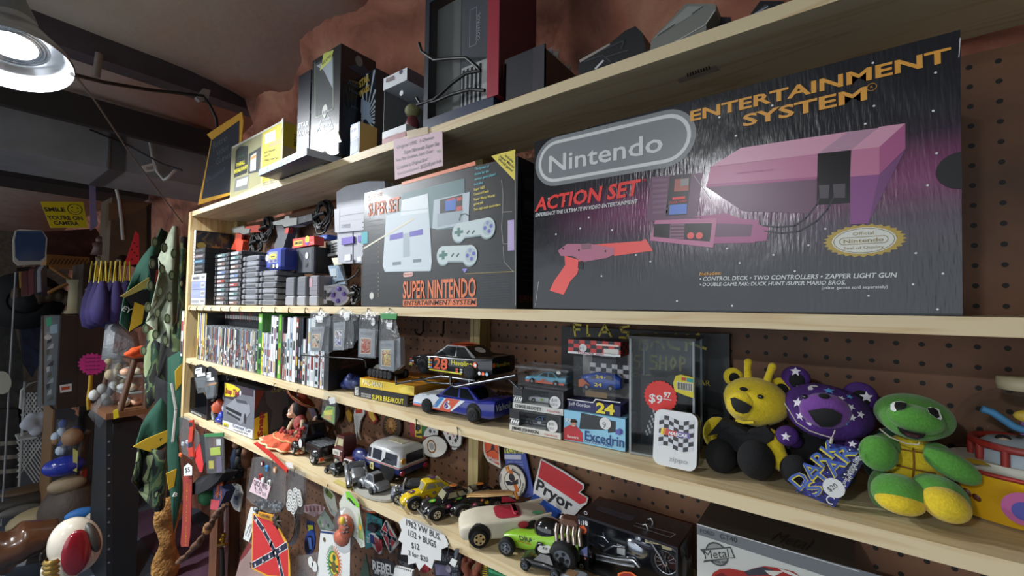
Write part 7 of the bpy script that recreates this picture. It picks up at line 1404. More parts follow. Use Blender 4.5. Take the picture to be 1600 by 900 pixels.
# maroon cab-over
MR=m('5d2a26',.35,co=.3);t,wb=rig('toy_truck','maroon toy truck with a boxy cab and short rear deck, left of the mail jeep',zt_(632,668),zt_(740,708),zd0(-1),.06);h=wb/2;W=.06;r=.0125
b=MB();b.box((-h-.020,-.029,.012),(h*.35,.029,.046),MR,bv=.004);cab(b,None,-h-.018,h*.34,.028,.045,-h-.006,h*.30,.024,.082,MR,None,cr=.003);b.box((h*.3,-.027,.012),(h+.030,.027,.027),MR,bv=.003);b.box((h*.5,-.02,.026),(h+.02,.02,.030),m('6d3a34'));f=Face(b,(0,-.0295,0));f.rect(-h-.02,.030,.034,.014,m('c9c6bc'),2);f.text('TAXI',-h-.015,.033,.007,INK,3,w=.022,b=.03);b.build('truck_body',t)
b=MB();Q=[(-h-.018,-.0285,.047),(h*.34,-.0285,.047),(h*.30,-.0245,.080),(-h-.006,-.0245,.080)];quad(b,Q,m('a8a080',.3),.05,.22);quad(b,Q,m('b5ae88',.3),.30,.95,.3,.85);b.build('windows',t);wheels(t,(-h,h),W,r,.010,m('d8d2b8'));t.scale=(.92,.75,1)
# mail jeep
NVY=m('222c66',.3,co=.5);WP=m('cfd1d2',.35,co=.3);DB=m('10152a',.3)
P0=atZ(624,761,zD(-.8));ar=math.radians(1.5);t=thing('toy_mail_jeep','large white and dark blue toy mail jeep with a red stripe','toy car',V((0,0,0)),0)
L=P0.x-at(549,735,P0.y).x;W=min(P0.x*P0.y/at(671,740,P0.y).x-P0.y,.77-P0.y);H=56*pxm(624,730,P0.y)
dv=V((cos(ar),sin(ar),0));nv=V((-dv.y,dv.x,0));loc=P0-dv*(L/2)+nv*(W/2);loc.z=zd0(-1);t.location=loc;t.rotation_euler=(0,0,ar)
x0,x1=-L/2,L/2;xb=x0+L*.34
b=MB();b.box((xb,-W/2,.022),(x1,W/2,H*.47),NVY,bv=.004);sh(b,[(x0+.004,.03,H*.42,W*.30),(x0+.012,.024,H*.50,W*.35),(xb+.004,.024,H*.56,W*.37)],NVY,14,.4)
for s in(-1,1):b.ball((x0+.035,s*W*.40,.034),(.034,.014,.022),NVY,14,8);b.box((x0+.07,s*W*.5-(.02 if s>0 else 0),.022),(xb+.01,s*W*.5+(0 if s>0 else .02),.036),NVY)
for s in(-1,1):b.cyl((x1-.045,s*(W/2+.0006),.031),(x1-.045,s*(W/2-.01),.031),.027,m('070709',.8),18)
b.build('lower_body',t)
b=MB();R_=lambda x0_,x1_,w,z,rr_:[(x,y,z) for x,y in rr(x0_,-w,x1_-x0_,2*w,rr_,3)]
b.loft([R_(xb,x1+.001,W/2+.001,H*.47,.008),R_(xb+.006,x1-.002,W/2-.003,H*.86,.010),R_(xb+.016,x1-.01,W/2-.012,H*.97,.010),R_(xb+.03,x1-.024,W/2-.03,H,.012)],WP,True);b.box((-.01+L*.12,-.012,H*.995),(.045+L*.12,.012,H*1.015),m('c9c4a8'));b.build('upper_body',t)
LC=x1-xb;b=MB();f=Face(b,(0,-W/2-.0012,0));f.rect(xb,H*.455,x1-xb,H*.05,m('c8ccd0'),1);f.rect(xb,H*.47,x1-xb,H*.025,m('c0452c'),2)
g=Face(b,(x1+.0014,-W/2,0),(0,1,0));g.rect(0,H*.455,W,H*.05,m('c8ccd0'),1);g.rect(0,H*.47,W,H*.025,m('c0452c'),2);f.rect(xb+LC*.15,H*.22,LC*.11,H*.2,m('d8cc8a'),2);f.rect(xb+LC*.185,H*.27,LC*.04,H*.09,m('5a5a3a'),3)
b.build('red_stripe',t)
b=MB();f=Face(b,(0,-W/2+.0006,0));tl=.0045*0
def wnd(xa,xc,za,zb_):
 ya=lambda z:-W/2-.0012+(z-H*.47)/(H*.39)*.004
 b.add([(xa,ya(za)-.001,za),(xc,ya(za)-.001,za),(xc,ya(zb_)-.001,zb_),(xa,ya(zb_)-.001,zb_)],[(0,1,2,3)],DB)
LC=x1-xb;wnd(xb+LC*.08,xb+LC*.15,H*.56,H*.82);wnd(xb+LC*.21,xb+LC*.46,H*.55,H*.83);wnd(xb+LC*.58,xb+LC*.91,H*.54,H*.82)
xa_=lambda z:x1+.0014-(z-H*.47)/(H*.39)*.003
b.add([(xa_(H*.56)+.001,-W*.30,H*.56),(xa_(H*.56)+.001,W*.34,H*.56),(xa_(H*.83)+.001,W*.32,H*.83),(xa_(H*.83)+.001,-W*.28,H*.83)],[(0,1,2,3)],DB);b.build('windows',t)
for s in(-1,1):
 b=MB();b.cyl((x1,s*W*.42,H*.33),(x1+.003,s*W*.42,H*.33),.0062,m('b8344a',.3,co=.5),14);b.build('tail_lamp',t)
b=MB();b.cyl((x1-.001,-W*.40,H*.66),(x1+.003,-W*.40,H*.66),.0068,m('d89a3a',.3,co=.5),14);b.build('amber_lamp',t)
for x in(x0+.036,x1-.045):
 for s in(-1,1):wheel(t,x,s*(W/2-.010),.022,.014,m('2a2a2c',.4,.5))
# tiny black car
t,wb=rig('toy_car','tiny black toy car at the shelf edge, left of the pewter cars',zj(75,545),zj(165,580),zd0(-1),.03,wd=.005);h=wb/2
b=MB();sh(b,[(-h*1.6,.006,.012,.010),(-h*1.3,.005,.017,.014),(0,.005,.019,.015),(h*1.3,.005,.018,.014),(h*1.6,.007,.014,.011)],BK,12,.4);cab(b,None,-h*.6,h*.9,.012,.017,-h*.2,h*.5,.009,.028,BK,None,cr=.001);b.build('car_body',t);wheels(t,(-h,h),.03,.0065,.005,m('8a8c90',.4,.6))
# pewter roadster and coupe
PW=m('8f9296',.38,.75,bu=.2,bs=120);PD=m('4a4d50',.4,.7)
c=atZ(547,757,zD(-1));t=thing('pewter_car','pewter open roadster with long fenders, between the tiny black car and pewter coupe','model car',V((c.x,.635,zd0(-1))),-.5)
b=MB();sh(b,[(-.05,.012,.028,.010),(-.02,.012,.034,.013),(.02,.012,.034,.017),(.04,.014,.026,.014)],PW,12,.5);b.box((-.012,-.018,.03),(-.009,.018,.046),PW);b.build('car_body',t)
for s in(-1,1):b=MB();b.tube([(-.055,s*.02,.012),(-.042,s*.021,.027),(-.025,s*.021,.018),(.01,s*.021,.010),(.025,s*.021,.024),(.045,s*.02,.012)],.006,PW,8);b.build('fender',t)
b=MB();b.ball((-.05,-.012,.03),.005,PW,8,6);b.ball((-.05,.012,.03),.005,PW,8,6);b.build('headlamps',t);wheels(t,(-.042,.028),.048,.011,.006,PD)
loc,a,wb=place(zj(432,728),zj(566,800),zd0(-.95),.05);t=thing('pewter_car','pewter coupe on a pale stand, in front of the mail jeep','model car',loc,a);h=wb/2;z0=.006;MB.D=M.Diagonal((.9,.85,.78,1))
b=MB();b.loft([[(x*.085+.004,y*.042,z) for x,y in circ(0,0,1,28)] for z,s in((0,1),(.006,1))],m('b4b2a8'),False);b.build('stand',t)
b=MB();sh(b,[(-h*1.75,z0+.006,z0+.02,.014),(-h*1.4,z0+.004,z0+.027,.020),(0,z0+.003,z0+.031,.023),(h*1.2,z0+.004,z0+.029,.022),(h*1.75,z0+.008,z0+.02,.017)],PW,16,.5);cab(b,None,-h*.7,h*1.1,.019,z0+.028,-h*.15,h*.6,.014,z0+.048,PW,None,cr=.002)
for x in(-h,h):
 for s in(-1,1):b.ball((x,s*.021,z0+.014),(.016,.005,.013),PW,12,8)
b.build('car_body',t);b=MB();Q=[(-h*.7,-.0195,z0+.029),(h*1.1,-.0195,z0+.029),(h*.6,-.0145,z0+.047),(-h*.15,-.0145,z0+.047)];quad(b,Q,PD,.12,.48);quad(b,Q,PD,.55,.88);quad(b,[(h*1.1,-.019,z0+.028),(h*1.1,.019,z0+.028),(h*.6,.014,z0+.048),(h*.6,-.014,z0+.048)],PD);b.build('windows',t)
MB.D=M.Identity(4)
for x in(-h,h):
 for s in(-1,1):o=wheel(t,x*.9,s*.019,.008,.006,PD);o.location.z+=z0*.7
P=[atZ(*p,zD(-1)+.0008) for p in zj([(190,612),(340,685),(380,700),(330,735),(140,640)])];c=sum(P,V())/5;b=MB();b.add([p-c for p in P],[(0,1,2,3,4)],m('c8b868',.7));b.add([p-c-V((0,0,.0006)) for p in P],[(4,3,2,1,0)],m('c8b868',.7));fin(b,'paper_note','yellowish paper note lying at the shelf edge under the pewter roadster','paper',c)
# dark blue roadster
t,wb=rig('toy_car','dark blue vintage toy roadster with chrome nose, left of the yellow beetle',zj(845,890),(648,788),zd0(-.8),.055,wd=.01);h=wb/2;MB.D=M.Diagonal((1,1,.82,1));DBL=m('1c2238',.3,co=.4)
b=MB();sh(b,[(-h-.012,.014,.030,.012),(-h+.01,.012,.036,.015),(0,.012,.038,.022),(h+.02,.014,.036,.022)],DBL,12,.5);b.box((-.004,-.022,.036),(.036,.022,.052),m('17181b',.8),bv=.006)
for x in(-h,h):
 for s in(-1,1):b.ball((x,s*.022,.018),(.018,.007,.011),DBL,12,8)
b.build('car_body',t);b=MB();b.box((-h-.018,-.022,.008),(-h-.015,.022,.014),STEEL);b.cyl((-h-.013,0,.016),(-h-.010,0,.034),.009,STEEL,10);b.ball((-h-.008,-.014,.03),.006,STEEL,8,6);b.ball((-h-.008,.014,.03),.006,STEEL,8,6);b.build('chrome_nose',t)
b=MB();b.box((-.010,-.02,.036),(-.007,.02,.052),m('c8ccd0',.3,.6));b.build('windshield_frame',t);MB.D=M.Identity(4);wheels(t,(-h,h),.055,.0125,.010,m('b8b49c'));t.scale=(1,.8,1)
# beetles
RE=m('b8302c')
def beetle(label,fp,rp,col,cols,z,gp=None,pad=0):
 W=.062;t,wb=rig('toy_beetle',label,fp,rp,z,W,wd=.011);h=wb/2;L=h*2;BT=m(col,.22,co=.7);k=L/.088;MB.D=M.Diagonal((1,1,.74,1))
 b=MB();sh(b,[(x*k,z0,z1,w,.55) for x,z0,z1,w in((-.070,.016,.026,.013),(-.063,.012,.036,.018),(-.045,.010,.044,.021),(-.022,.010,.049,.0225),(.03,.010,.052,.023),(.055,.011,.046,.021),(.068,.014,.034,.016),(.074,.018,.026,.010))],BT,18)
 cab(b,None,-.026*k,.056*k,.0225,.044,-.012*k,.030*k,.0175,.069,BT,None,cr=.007);
 for x in(-h,h):
  for s in(-1,1):b.ball((x,s*.024,.018),(.022*k,.0085,.0165),BT,16,10)
 for s in(-1,1):b.box((-h+.018,s*.026-.004,.010),(h-.018,s*.026+.004,.013),BT)
 for x in(-h,h):
  for s in(-1,1):b.cyl((x,s*(.0327),.021),(x,s*.02,.021),.0185,m('070708',.8),16)
 f=Face(b,(0,-.0236,0));flower(f,-.012,.030,.006,m(cols[0],.4),m('e6e0d0'),2,7,.35);flower(f,.018,.028,.006,m(cols[1],.4),m('e6c83a'),2,5);flower(f,.006,.038,.004,m(cols[2],.4),m('e6e0d0'),2,6);f.disc(-.028,.034,.0025,m(cols[3],.4),2);f.disc(.033,.036,.003,m(cols[0],.4),2)
 g=Face(b,(-.048*k,0,.0456),(1,0,.12),(0,1,0));flower(g,.002,-.004,.008,m(cols[3],.4),m('e6c83a'),3,7,.4)
 g=Face(b,(.009*k,0,.0765),(1,0,0),(0,1,0));flower(g,0,-.002,.010,m(cols[2],.4),m(cols[1],.4),2,8,.32);g=Face(b,(.04*k,0,.060),(1,0,-.9),(0,1,0));flower(g,0,-.006,.007,m(cols[1],.4),m('e6e0d0'),6,6)
 b.build('car_body',t);b=MB();Q=[(-.026*k,-.0228,.0445),(.056*k,-.0228,.0445),(.030*k,-.0178,.0685),(-.012*k,-.0178,.0685)];gm=m('8f8a72',.1,co=.6);quad(b,Q,gm,.12,.48,.25,.85);quad(b,Q,gm,.56,.84,.25,.82);quad(b,[(-.026*k,.0226,.0465),(-.026*k,-.0226,.0465),(-.012*k,-.0176,.0688),(-.012*k,.0176,.0688)],gm);quad(b,[(.056*k,-.0226,.0445),(.056*k,.0226,.0445),(.030*k,.0176,.0688),(.030*k,-.0176,.0688)],GLS,.2,.8);b.build('windows',t)
 b=MB();b.tube([(-.071*k,s*.028,.014) for s in(-1,-.5,0,.5,1)],.0028,STEEL,8);b.tube([(.074*k,s*.026,.014) for s in(-1,0,1)],.0028,STEEL,8);b.build('bumpers',t);
 for s in(-1,1):b=MB();b.ball((-.060*k,s*.021,.029),(.004,.005,.005),STEEL,10,8);b.build('headlight',t)
 MB.D=M.Identity(4);wheels(t,(-h,h),W,.0135,.010,m('b4b6b8',.25,.9));t.scale=(.94,.80,.94);return t
beetle('yellow toy beetle car painted with flowers',(647,799),(703,785),'d8b81a',('b83a2a','c8402c','3a3a8a','5a3a8a'),zd0(-.7))
beetle('black toy beetle with flowers, right beside the yellow one',(681,815),(737,800),'121318',('d84a8a','d8402c','e08a3a','5ab84a'),zd0(-.65))
beetle('black toy beetle with flowers, nose only showing behind the cream roadster',(722,811),(778,798),'121318',('d84a8a','c8a03a','e07a3a','5ab84a'),zd0(-.6))
# surfboards on the last beetle
for k,(dy,cc) in enumerate(((0,'c8a468'),(1,'a87f48'))):
 P=[at(*p,.68) for p in((730,776.5-dy*2.4),(740,773-dy*2.4),(765,772-dy*2.2),(790,771-dy*2),(802,772.5-dy*2))];c=P[0];b=MB();W_=[.002,.012,.017,.013,.002]
 b.loft([[p-c+V((0,w*cos(a),.0022*sin(a))) for a in[2*PI*i/12 for i in range(12)]] for p,w in zip(P,W_)],m(cc,.4,co=.4));b.tube([p-c+V((0,-w*.3,.0024)) for p,w in zip(P[1:4],W_[1:4])],.001,m('5a3a1e'),5)
 fin(b,'toy_surfboard',['lower wooden toy surfboard lying across the black beetle roof','upper wooden toy surfboard lying across the black beetle roof'][k],'surfboard',c)
# cream roadster
t,wb=rig('toy_roadster','cream plastic toy roadster with a red cockpit and tan hubs',zw(310,600),(832,846),zd0(-.5),.076,wd=.015);h=wb/2;CR=m('c9c2ae',.5,va=.06,bu=0,bs=30);W=.076
b=MB();sh(b,[(-h-.034,.015,.029,.022),(-h-.028,.011,.037,.032),(-h,.010,.043,.036),(0,.010,.044,.037),(h,.010,.045,.037),(h+.022,.012,.044,.035),(h+.034,.016,.038,.028)],CR,22,.32)
for s in(-1,1):b.ext([(h-.01,.042),(h+.03,.042),(h+.036,.050),(h+.01,.046)],(0,.006,0),CR,o=(0,s*.031-.003,0))
for x in(-h,h):
 for s in(-1,1):b.cyl((x,s*.0382,.0215),(x,s*.03,.0215),.020,m('14110e',.8),18)
b.build('car_body',t)
b=MB();RD=m('a82a3c');P=rr(-.018,-.026,.050,.052,.013);b.loft([[(x,y,.0447) for x,y in P],[(x*.8+.004,y*.8,.038) for x,y in P][:]],RD,False,True);b.box((.016,-.02,.042),(.025,.02,.050),RD,bv=.004);b.ext([(.0,.050),(.03,.050),(.012,.060),(.0,.060)],(0,.002,0),RD,o=(0,.025,0));f=Face(b,(0,-.0378,0));f.disc(.03,.036,.010,RD,2,.006);b.build('cockpit',t)
b=MB();g=Face(b,(h+.008,0,.0458),(1,0,0),(0,1,0));g.disc(.005,-.018,.012,m('4a9a6a'),2,.007);b.build('green_sticker',t)
for x in(-h,h):
 for s in(-1,1):wheel(t,x,s*.031,(.0165),.014,m('c8ae78'),hm=m('b89a60'))
# green dragster
t=thing('toy_dragster','lime green toy dragster with black canopy and big rear wheels','toy car',V((0,0,0)));A=atZ(789,868,zD(-.4));B_=atZ(881,891,zD(-.4));d=B_-A;a=math.atan2(d.y,d.x);W=.068;n=V((-sin(a),cos(a),0));t.location=(A+B_)/2+n*(W/2-.006);t.location.z=zd0(-.4);t.rotation_euler=(0,0,a);h=d.length/2;LG=m('86b82a',.3,co=.5)
b=MB();sh(b,[(-h-.010,.008,.026,.011),(-h+.004,.007,.031,.015),(-h*.4,.007,.034,.016),(h*.3,.008,.044,.022),(h+.005,.009,.050,.025),(h+.022,.010,.048,.023)],LG,16,.55);b.box((-h*.4,-.016,.004),(h,.016,.010),INK);b.build('body',t)
b=MB();b.ball((h*.35,0,.044),(.028,.018,.022),m('0c0d0f',.12,co=1),20,12);b.build('canopy',t)
b=MB();f=Face(b,(-h*.25,-.0172,0));f.text('DRAG',-.016,.026,.008,INK,2,w=.034,b=.03,sh=-.3);f.strip([(-.02,.024),(.02,.022),(.016,.018)],.0012,m('b04a2a'),2);b.build('decal',t)
b=MB();CH=m('8a6a5c',.35,.7);b.box((h*.75,-.014,.060),(h+.022,.013,.074),CH,bv=.004);
for k in range(5):b.tube([(h*.70+.010*k,-.013,.064),(h*.72+.010*k,-.023,.058),(h*.76+.010*k,-.027,.044)],.0038,m('a89a92',.3,.8),7);b.tube([(h*.70+.010*k,.013,.064),(h*.72+.010*k,.023,.058),(h*.76+.010*k,.027,.044)],.0038,m('a89a92',.3,.8),7)
b.build('engine',t);b=MB();b.tube([(-h*.95,-.035,.015),(-h*.95,.035,.015)],.003,STEEL,8);b.tube([(h,-.035,.024),(h,.035,.024)],.004,STEEL,8);b.build('axles',t)
for s in(-1,1):wheel(t,-h*.95,s*(W/2-.010),.015,.012,m('8a8c90',.3,.8));wheel(t,h,s*(W/2-.006),.024,.024,m('a8aaae',.25,.9))
# flat black car on a stand
t,wb=rig('toy_car','low black toy car with a white round price sticker, in front of the dragster',zw(780,835),(868,905),zd0(-.4),.045,wd=.006);h=wb/2
b=MB();sh(b,[(-h*1.4,.008,.014,.017),(-h,.006,.018,.021),(0,.006,.020,.0215),(h*1.3,.006,.019,.021),(h*1.5,.009,.015,.018)],BK,14,.3);cab(b,None,-h*.5,h*.8,.018,.019,-h*.1,h*.5,.013,.029,m('1c1d20',.3),None,cr=.001);b.tube([(-h*.8,.008,.019),(-h*.6,.008,.032),(-h*.3,.008,.032)],.003,BK,6);f=Face(b,(-h*.8,0,.0195),(1,0,0),(0,1,0));
for k in range(4):f.disc(.008*k,-.008,.003,GOLD,3)
b.build('car_body',t);b=MB();b.cyl((0,0,.0305),(0,0,.0312),.0125,STK,24);f=Face(b,(0,0,.0313),(1,0,0),(0,1,0));f.text('$8',-.005,-.003,.006,INK,1);b.build('price_sticker',t);wheels(t,(-h,h),.045,.0085,.006,m('a8aaae',.25,.9))
c=atZ(908,898,zD(-.35));b=MB();b.rbox((-.03,0,0),(.02,.03,.012),m('7a8086'),.003);b.box((-.012,.004,.012),(.004,.02,.0125),m('8a6a4a'));fin(b,'small_grey_toy','small grey plastic toy at the foot of the boxed motorcycle','toy',V((c.x,.612,zd0(-.35))))
# boxed motorcycle
zm=lambda*L:Z(L,880,700,4.5)
P0=at(904,893,.66);q1=at(1061,920,.66)
P=V((at(902,850,.664).x,.664,zd0(-.3)));a=0;w=at(1059,850,.664).x-P.x;h=at(903,803,.664).z-P.z;d=.085
t=thing('boxed_motorcycle','boxed chrome and black model motorcycle behind a clear window, 1:18 on its side','box',P,a);DKx=m('16161c',.35,co=.4);MRN=m('5d1f18')
b=MB();b.box((0,d-.003,0),(w,d,h),MRN);b.box((0,0,0),(w,d-.003,.004),DKx);b.box((0,0,h-.004),(w,d-.003,h),m('221c20',.35,co=.4));b.box((0,0,.004),(w*.13,d-.003,h-.004),DKx);b.box((w-.003,0,.004),(w,d-.003,h-.004),m('26282e',.35,co=.4))
f=PF(b,P,(0,-1,0),T_(P));f.X('1:18',zm(112,532),zm(176,545),7,WHT,3,b=.05);f.D(*zm(140,573),6.5,m('c8562c'),2);f.X('DIE',zm(125,580),zm(156,584),3.5,m('5a2418'),3,b=.05);f.D(*zm(160,455),3,m('b8b8c0'),3);f.D(*zm(160,455),2,DKx,3.5);f.P(zm([(108,725),(170,690),(172,765),(108,745)]),m('7a86c0'),2);f.D(*zm(155,748),2,m('c8a0a0'),3);f.D(*zm(155,775),2,m('c87a6a'),3);f.D(*zm(130,828),3.6,WHT,3);f.D(*zm(130,828),2,DKx,3.5)
s=side(b,w,h,d);s.poly([(.01,h*.95),(.05,h*.95),(.035,h*.68),(.02,h*.72)],m('8a8c96'),1);s.disc(.035,h*.5,.02,m('6d7078'),1.5,.03);s.disc(.035,h*.5,.012,m('b8bac0'),2,.02);s.poly([(.008,h*.35),(.05,h*.3),(.07,h*.02),(.015,h*.02)],m('5a5e78'),1.5);s.strip([(.02,h*.9),(.06,h*.4)],.004,m('a8aab2'),2);s.text('M',.055,h*.35,.016,WHT,3)
g=topf(b,w,h,d);g.strip([(w*.55,.02),(w*.9,.02),(w*.92,.035),(w*.55,.03)],.001,m('a8aab2'),2);g.rect(w*.1,.03,w*.4,.02,m('3a3640'),1);b.build('carton',t)
b=MB();b.box((w*.13,.0005,.004),(w-.003,.001,h-.004),FILM);b.build('window_film',t)
f_=lambda px,py:at(px,py,.70)-P+V((0,0,.0115));zmm=lambda x,y:f_(880+x/4.5,700+y/4.5);CHR=m('b4b6ba',.2,1)
b=MB()
for cc_,r_ in(((300,752),.0195),((722,856),.021)):
 c=zmm(*cc_);tmp=[c+V((r_*cos(a_),0,r_*sin(a_))) for a_ in[2*PI*i/28 for i in range(29)]];b.tube(tmp,.004,RUB,8);b.tube([c+(p-c)*.82 for p in tmp],.0016,CHR,6)
 for i in range(12):b.tube([c,c+(tmp[i*2+1]-c)*.82],.0005,CHR,4)
 b.cyl(c-V((0,.005,0)),c+V((0,.005,0)),.004,CHR,10)
b.build('motorcycle_wheels',t)
b=MB();T2=lambda L,r_,mt,y=0:b.tube([zmm(*p)+V((0,y,0)) for p in L],r_,mt,8)
T2([(620,690),(690,800),(722,862)],.0026,CHR,-.006);T2([(620,690),(690,800),(722,862)],.0026,CHR,.006);T2([(580,570),(600,565),(615,600),(625,660)],.002,CHR,-.012);T2([(580,570),(600,565),(615,600),(625,660)],.002,CHR,.012)
T2([(260,770),(400,800),(520,810),(560,860)],.0042,CHR,-.014);T2([(260,800),(420,835),(530,855)],.0042,CHR,-.014);T2([(300,752),(370,720),(450,730)],.003,CHR,-.008);T2([(250,650),(300,665),(330,700)],.0022,CHR,-.006);T2([(290,630),(300,670)],.002,CHR,-.006)
b.ball(zmm(520,760),(.024,.013,.022),CHR,14,10);b.ball(zmm(540,700),(.012,.010,.014),m('8a8c90',.3,.9),10,8);b.box(tuple(zmm(395,770)-V((0,.010,0))),tuple(zmm(450,725)+V((0,.01,0))),m('c8c8c4'));b.build('engine_and_pipes',t)
b=MB();b.ball(zmm(560,715),(.026,.011,.011),m('28283a',.2,co=.8),14,10);b.ball(zmm(400,690),(.034,.011,.008),m('121214'),14,10);b.ball(zmm(340,660),(.016,.010,.016),m('121214'),12,8);b.ball(zmm(330,700),(.022,.008,.012),m('1a1a20',.3,co=.6),12,8);b.build('tank_and_seat',t)
b=MB();c=zmm(722,862);b.tube([c+V((.0285*cos(a_),0,.0285*sin(a_))) for a_ in[PI*.25+PI*.7*i/12 for i in range(13)]],.0042,m('26262c',.2,co=.8),8);b.ball(zmm(625,660)-V((0,.0,0)),(.008,.008,.008),CHR,10,8);b.build('fender_and_headlight',t)
b=MB();f=PF(b,V((P.x,.677,P.z)),(0,-1,0),T_(P));b.T=M.Identity(4);f.P(zm([(575,625),(620,625),(622,645),(770,665),(765,720),(700,708),(690,680),(575,665)]),m('cdbf94'),2);f.X('$59 new',zm(590,655),zm(755,690),4,INK,3,sh=.2);b.build('price_tape',t)
b=MB();f=PF(b,V((P.x,.6635,P.z)),(0,-1,0),T_(P));f.P(zm([(385,880),(430,868),(480,872),(520,900),(520,930),(380,930)]),m('d86a2c'),1.5);f.P(zm([(395,888),(430,877),(478,881),(508,905),(508,930),(395,930)]),m('8a2018'),2.5);b.build('shield_badge',t)
# car kit box at the right
P=atZ(1090,960,zD(-.1));Pb=at(1089,818,.668);P=V((Pb.x,.668,zd0(-.1)));h=Pb.z-P.z;Q=at(1338,903,.668);w=Q.x-P.x;d=.095
b=MB();b.box((0,0,0),(w,d,h),m('3a3936',.4,co=.3),mats=[m('c3c6c2',.4,co=.2),m('55585c'),None,m('3a3936'),m('3b3935',.35,co=.3),None]);f=PF(b,P,(0,-1,0),T_(P));zk2=lambda*L:Z(L,1080,780,5.333)
f.P(zk2([(48,208),(1590,640),(1590,700),(1270,690),(48,290)]),m('6d7176'),1);f.P(zk2([(48,202),(1400,598),(1400,604),(48,210)]),m('d0d2d2'),1.5)
f.X('FORD',zk2(78,278),zk2(195,305),6,m('2c2e30'),3);f.X('GT40',zk2(240,325),zk2(385,362),7.5,m('2c2e30'),3)
dk=m('4a4b4b');f.D(*zk2(215,455),18,dk,2,.95);f.D(*zk2(215,455),15.5,m('8d8f8d'),2.3,.95);f.P(zk2([(75,415),(110,410),(330,395),(368,490),(320,490),(100,525),(125,480)]),dk,2.5);f.P(zk2([(120,425),(325,405),(355,482),(110,505)]),m('b4b7b3'),2.8);f.X('Metal',zk2(118,495),zk2(318,480),12,m('2c2e30'),3.5,sh=.25);f.X('MODEL KIT',zk2(170,520),zk2(295,535),3.5,m('2c2e30'),3.6,b=.03)
RDc=m('9a2a22',.35);f.P(zk2([(160,660),(185,610),(240,580),(320,575),(400,590),(450,600),(520,575),(610,555),(720,570),(850,600),(920,650),(1000,700),(160,720)]),RDc,2);f.P(zk2([(440,600),(590,560),(690,590),(640,625),(470,632)]),m('3a3a44',.3),2.6);f.P(zk2([(610,590),(770,600),(690,640),(650,625)]),m('c9c9c4',.35),2.8);f.P(zk2([(720,570),(820,600),(905,640),(860,640),(780,610)]),m('c9c9c4',.35),2.8);f.P(zk2([(200,630),(260,610),(320,650),(200,660)]),m('6a1a16',.35),2.6)
g=topf(b,w,h,d);g.text('Metal',w*.50,d*.15,d*.35,m('24231f'),2,w=w*.22,sh=.25);g.ring(w*.6,d*.45,d*.42,.001,m('4a4842'),2,ry=d*.42);g.strip([(w*.3,d*.85),(w*.45,d*.85),(w*.5,d*.25),(w*.35,d*.2),(w*.4,d*.5),(w*.3,d*.85)],.0012,m('4f4d47'),2);g.strip([(w*.72,d*.2),(w*.82,d*.2),(w*.76,d*.6)],.0012,m('4f4d47'),2)
fin(b,'model_kit_box','large grey and white boxed metal car kit with a red race car, lower right','box',P)
b=MB();c=at(1420,893,.71);b.loft([[(x*.06,y*.05,z) for x,y in rr(-1,-1,2,2,.3)] for z in(0,)]+[[(x*.058,y*.05,.02) for x,y in rr(-1,-1,2,2,.3)],[(x*.035,y*.03,.075) for x,y in rr(-1,-1,2,2,.4)]],m('26251f'),False);f=Face(b,(0,-.045,.03),(1,0,0),(0,.2,1));f.disc(0,.02,.02,m('3a3930'),2);b.ball((0,0,.085),(.012,.012,.014),m('4a473c'),12,8);fin(b,'dark_figurine','dark glossy ornament barely showing under the right end of the third shelf','ornament',V((c.x,.71,zd0(0))))
# ---------- flat things hung on the pegboard and on the shelf hooks ----------
zh=lambda*L:Z(L,280,720,5);zg2=lambda*L:Z(L,480,760,6.154);zo=lambda*L:Z(L,640,660,5);zy=lambda*L:Z(L,560,640,6.427)
def flat(name,label,cat,px,Y,mt,art=None,th=.002,group=None):return card(name,label,cat,px,Y,mt,[],INK,th,extra=art,group=group)
def ell(cx,cy,rx,ry,n=22,rot=0):return[(cx+rx*cos(t)*cos(rot)-ry*sin(t)*sin(rot),cy+rx*cos(t)*sin(rot)+ry*sin(t)*cos(rot)) for t in[2*PI*i/n for i in range(n)]]
YP=.770
CRM=m('d8d4cc');REDm=m('b8302c');WHm=m('d9d9d6')
flat('brass_ornament','small gold ornament hanging left of the white feathered one','ornament',zv([(1300,420),(1325,400),(1350,440),(1345,490),(1325,500),(1310,460)]),YP,m('b8902e',.4,.6),th=.006)
def fe(f):f.P(zv([(1375,375),(1435,370),(1430,425),(1380,430)]),m('b83a2a'),1);f.P(zv([(1385,378),(1415,376),(1412,400),(1388,402)]),m('d8b030'),2);f.P(zv([(1370,440),(1400,450),(1395,560),(1380,520)]),m('b8b8b4',.7),1)
flat('feather_ornament','white feathered ornament with red and gold top, hanging on the pegboard','ornament',zv([(1375,370),(1440,365),(1448,430),(1415,490),(1400,590),(1415,640),(1398,600),(1392,560),(1380,650),(1372,560),(1362,440)]),YP,m('c9c9c4',.8),fe,.005)
flat('shield_patch','small red and yellow shield-shaped patch left of the lion medallion','patch',zy([(70,0),(140,0),(195,100),(150,155),(90,70)]),YP,m('8a2420'),lambda f:f.P(zy([(95,12),(140,18),(175,95),(150,125),(110,70)]),m('c8a63a'),1))
def lion(f):
 f.D(*zy(325,160),12,m('8a5a26'),1,.9)
 for k in range(16):a=2*PI*k/16;f.P([(610.6+8*cos(a)*.8,665+8*sin(a)),(610.6+14*cos(a+.15)*.8,665+14*sin(a+.15)),(610.6+8*cos(a+.35)*.8,665+8*sin(a+.35))],m('a8742c'),2)
 f.D(611,664,7,m('c89a50'),3,.85);f.P([(609,668),(613,668),(612,671),(610,671)],m('5a3a20'),4);f.D(608.5,662,1,INK,4);f.D(614,662,1,INK,4);f.P([(607,673),(615,673),(612,677),(610,677)],m('8a4a2a'),3.5)
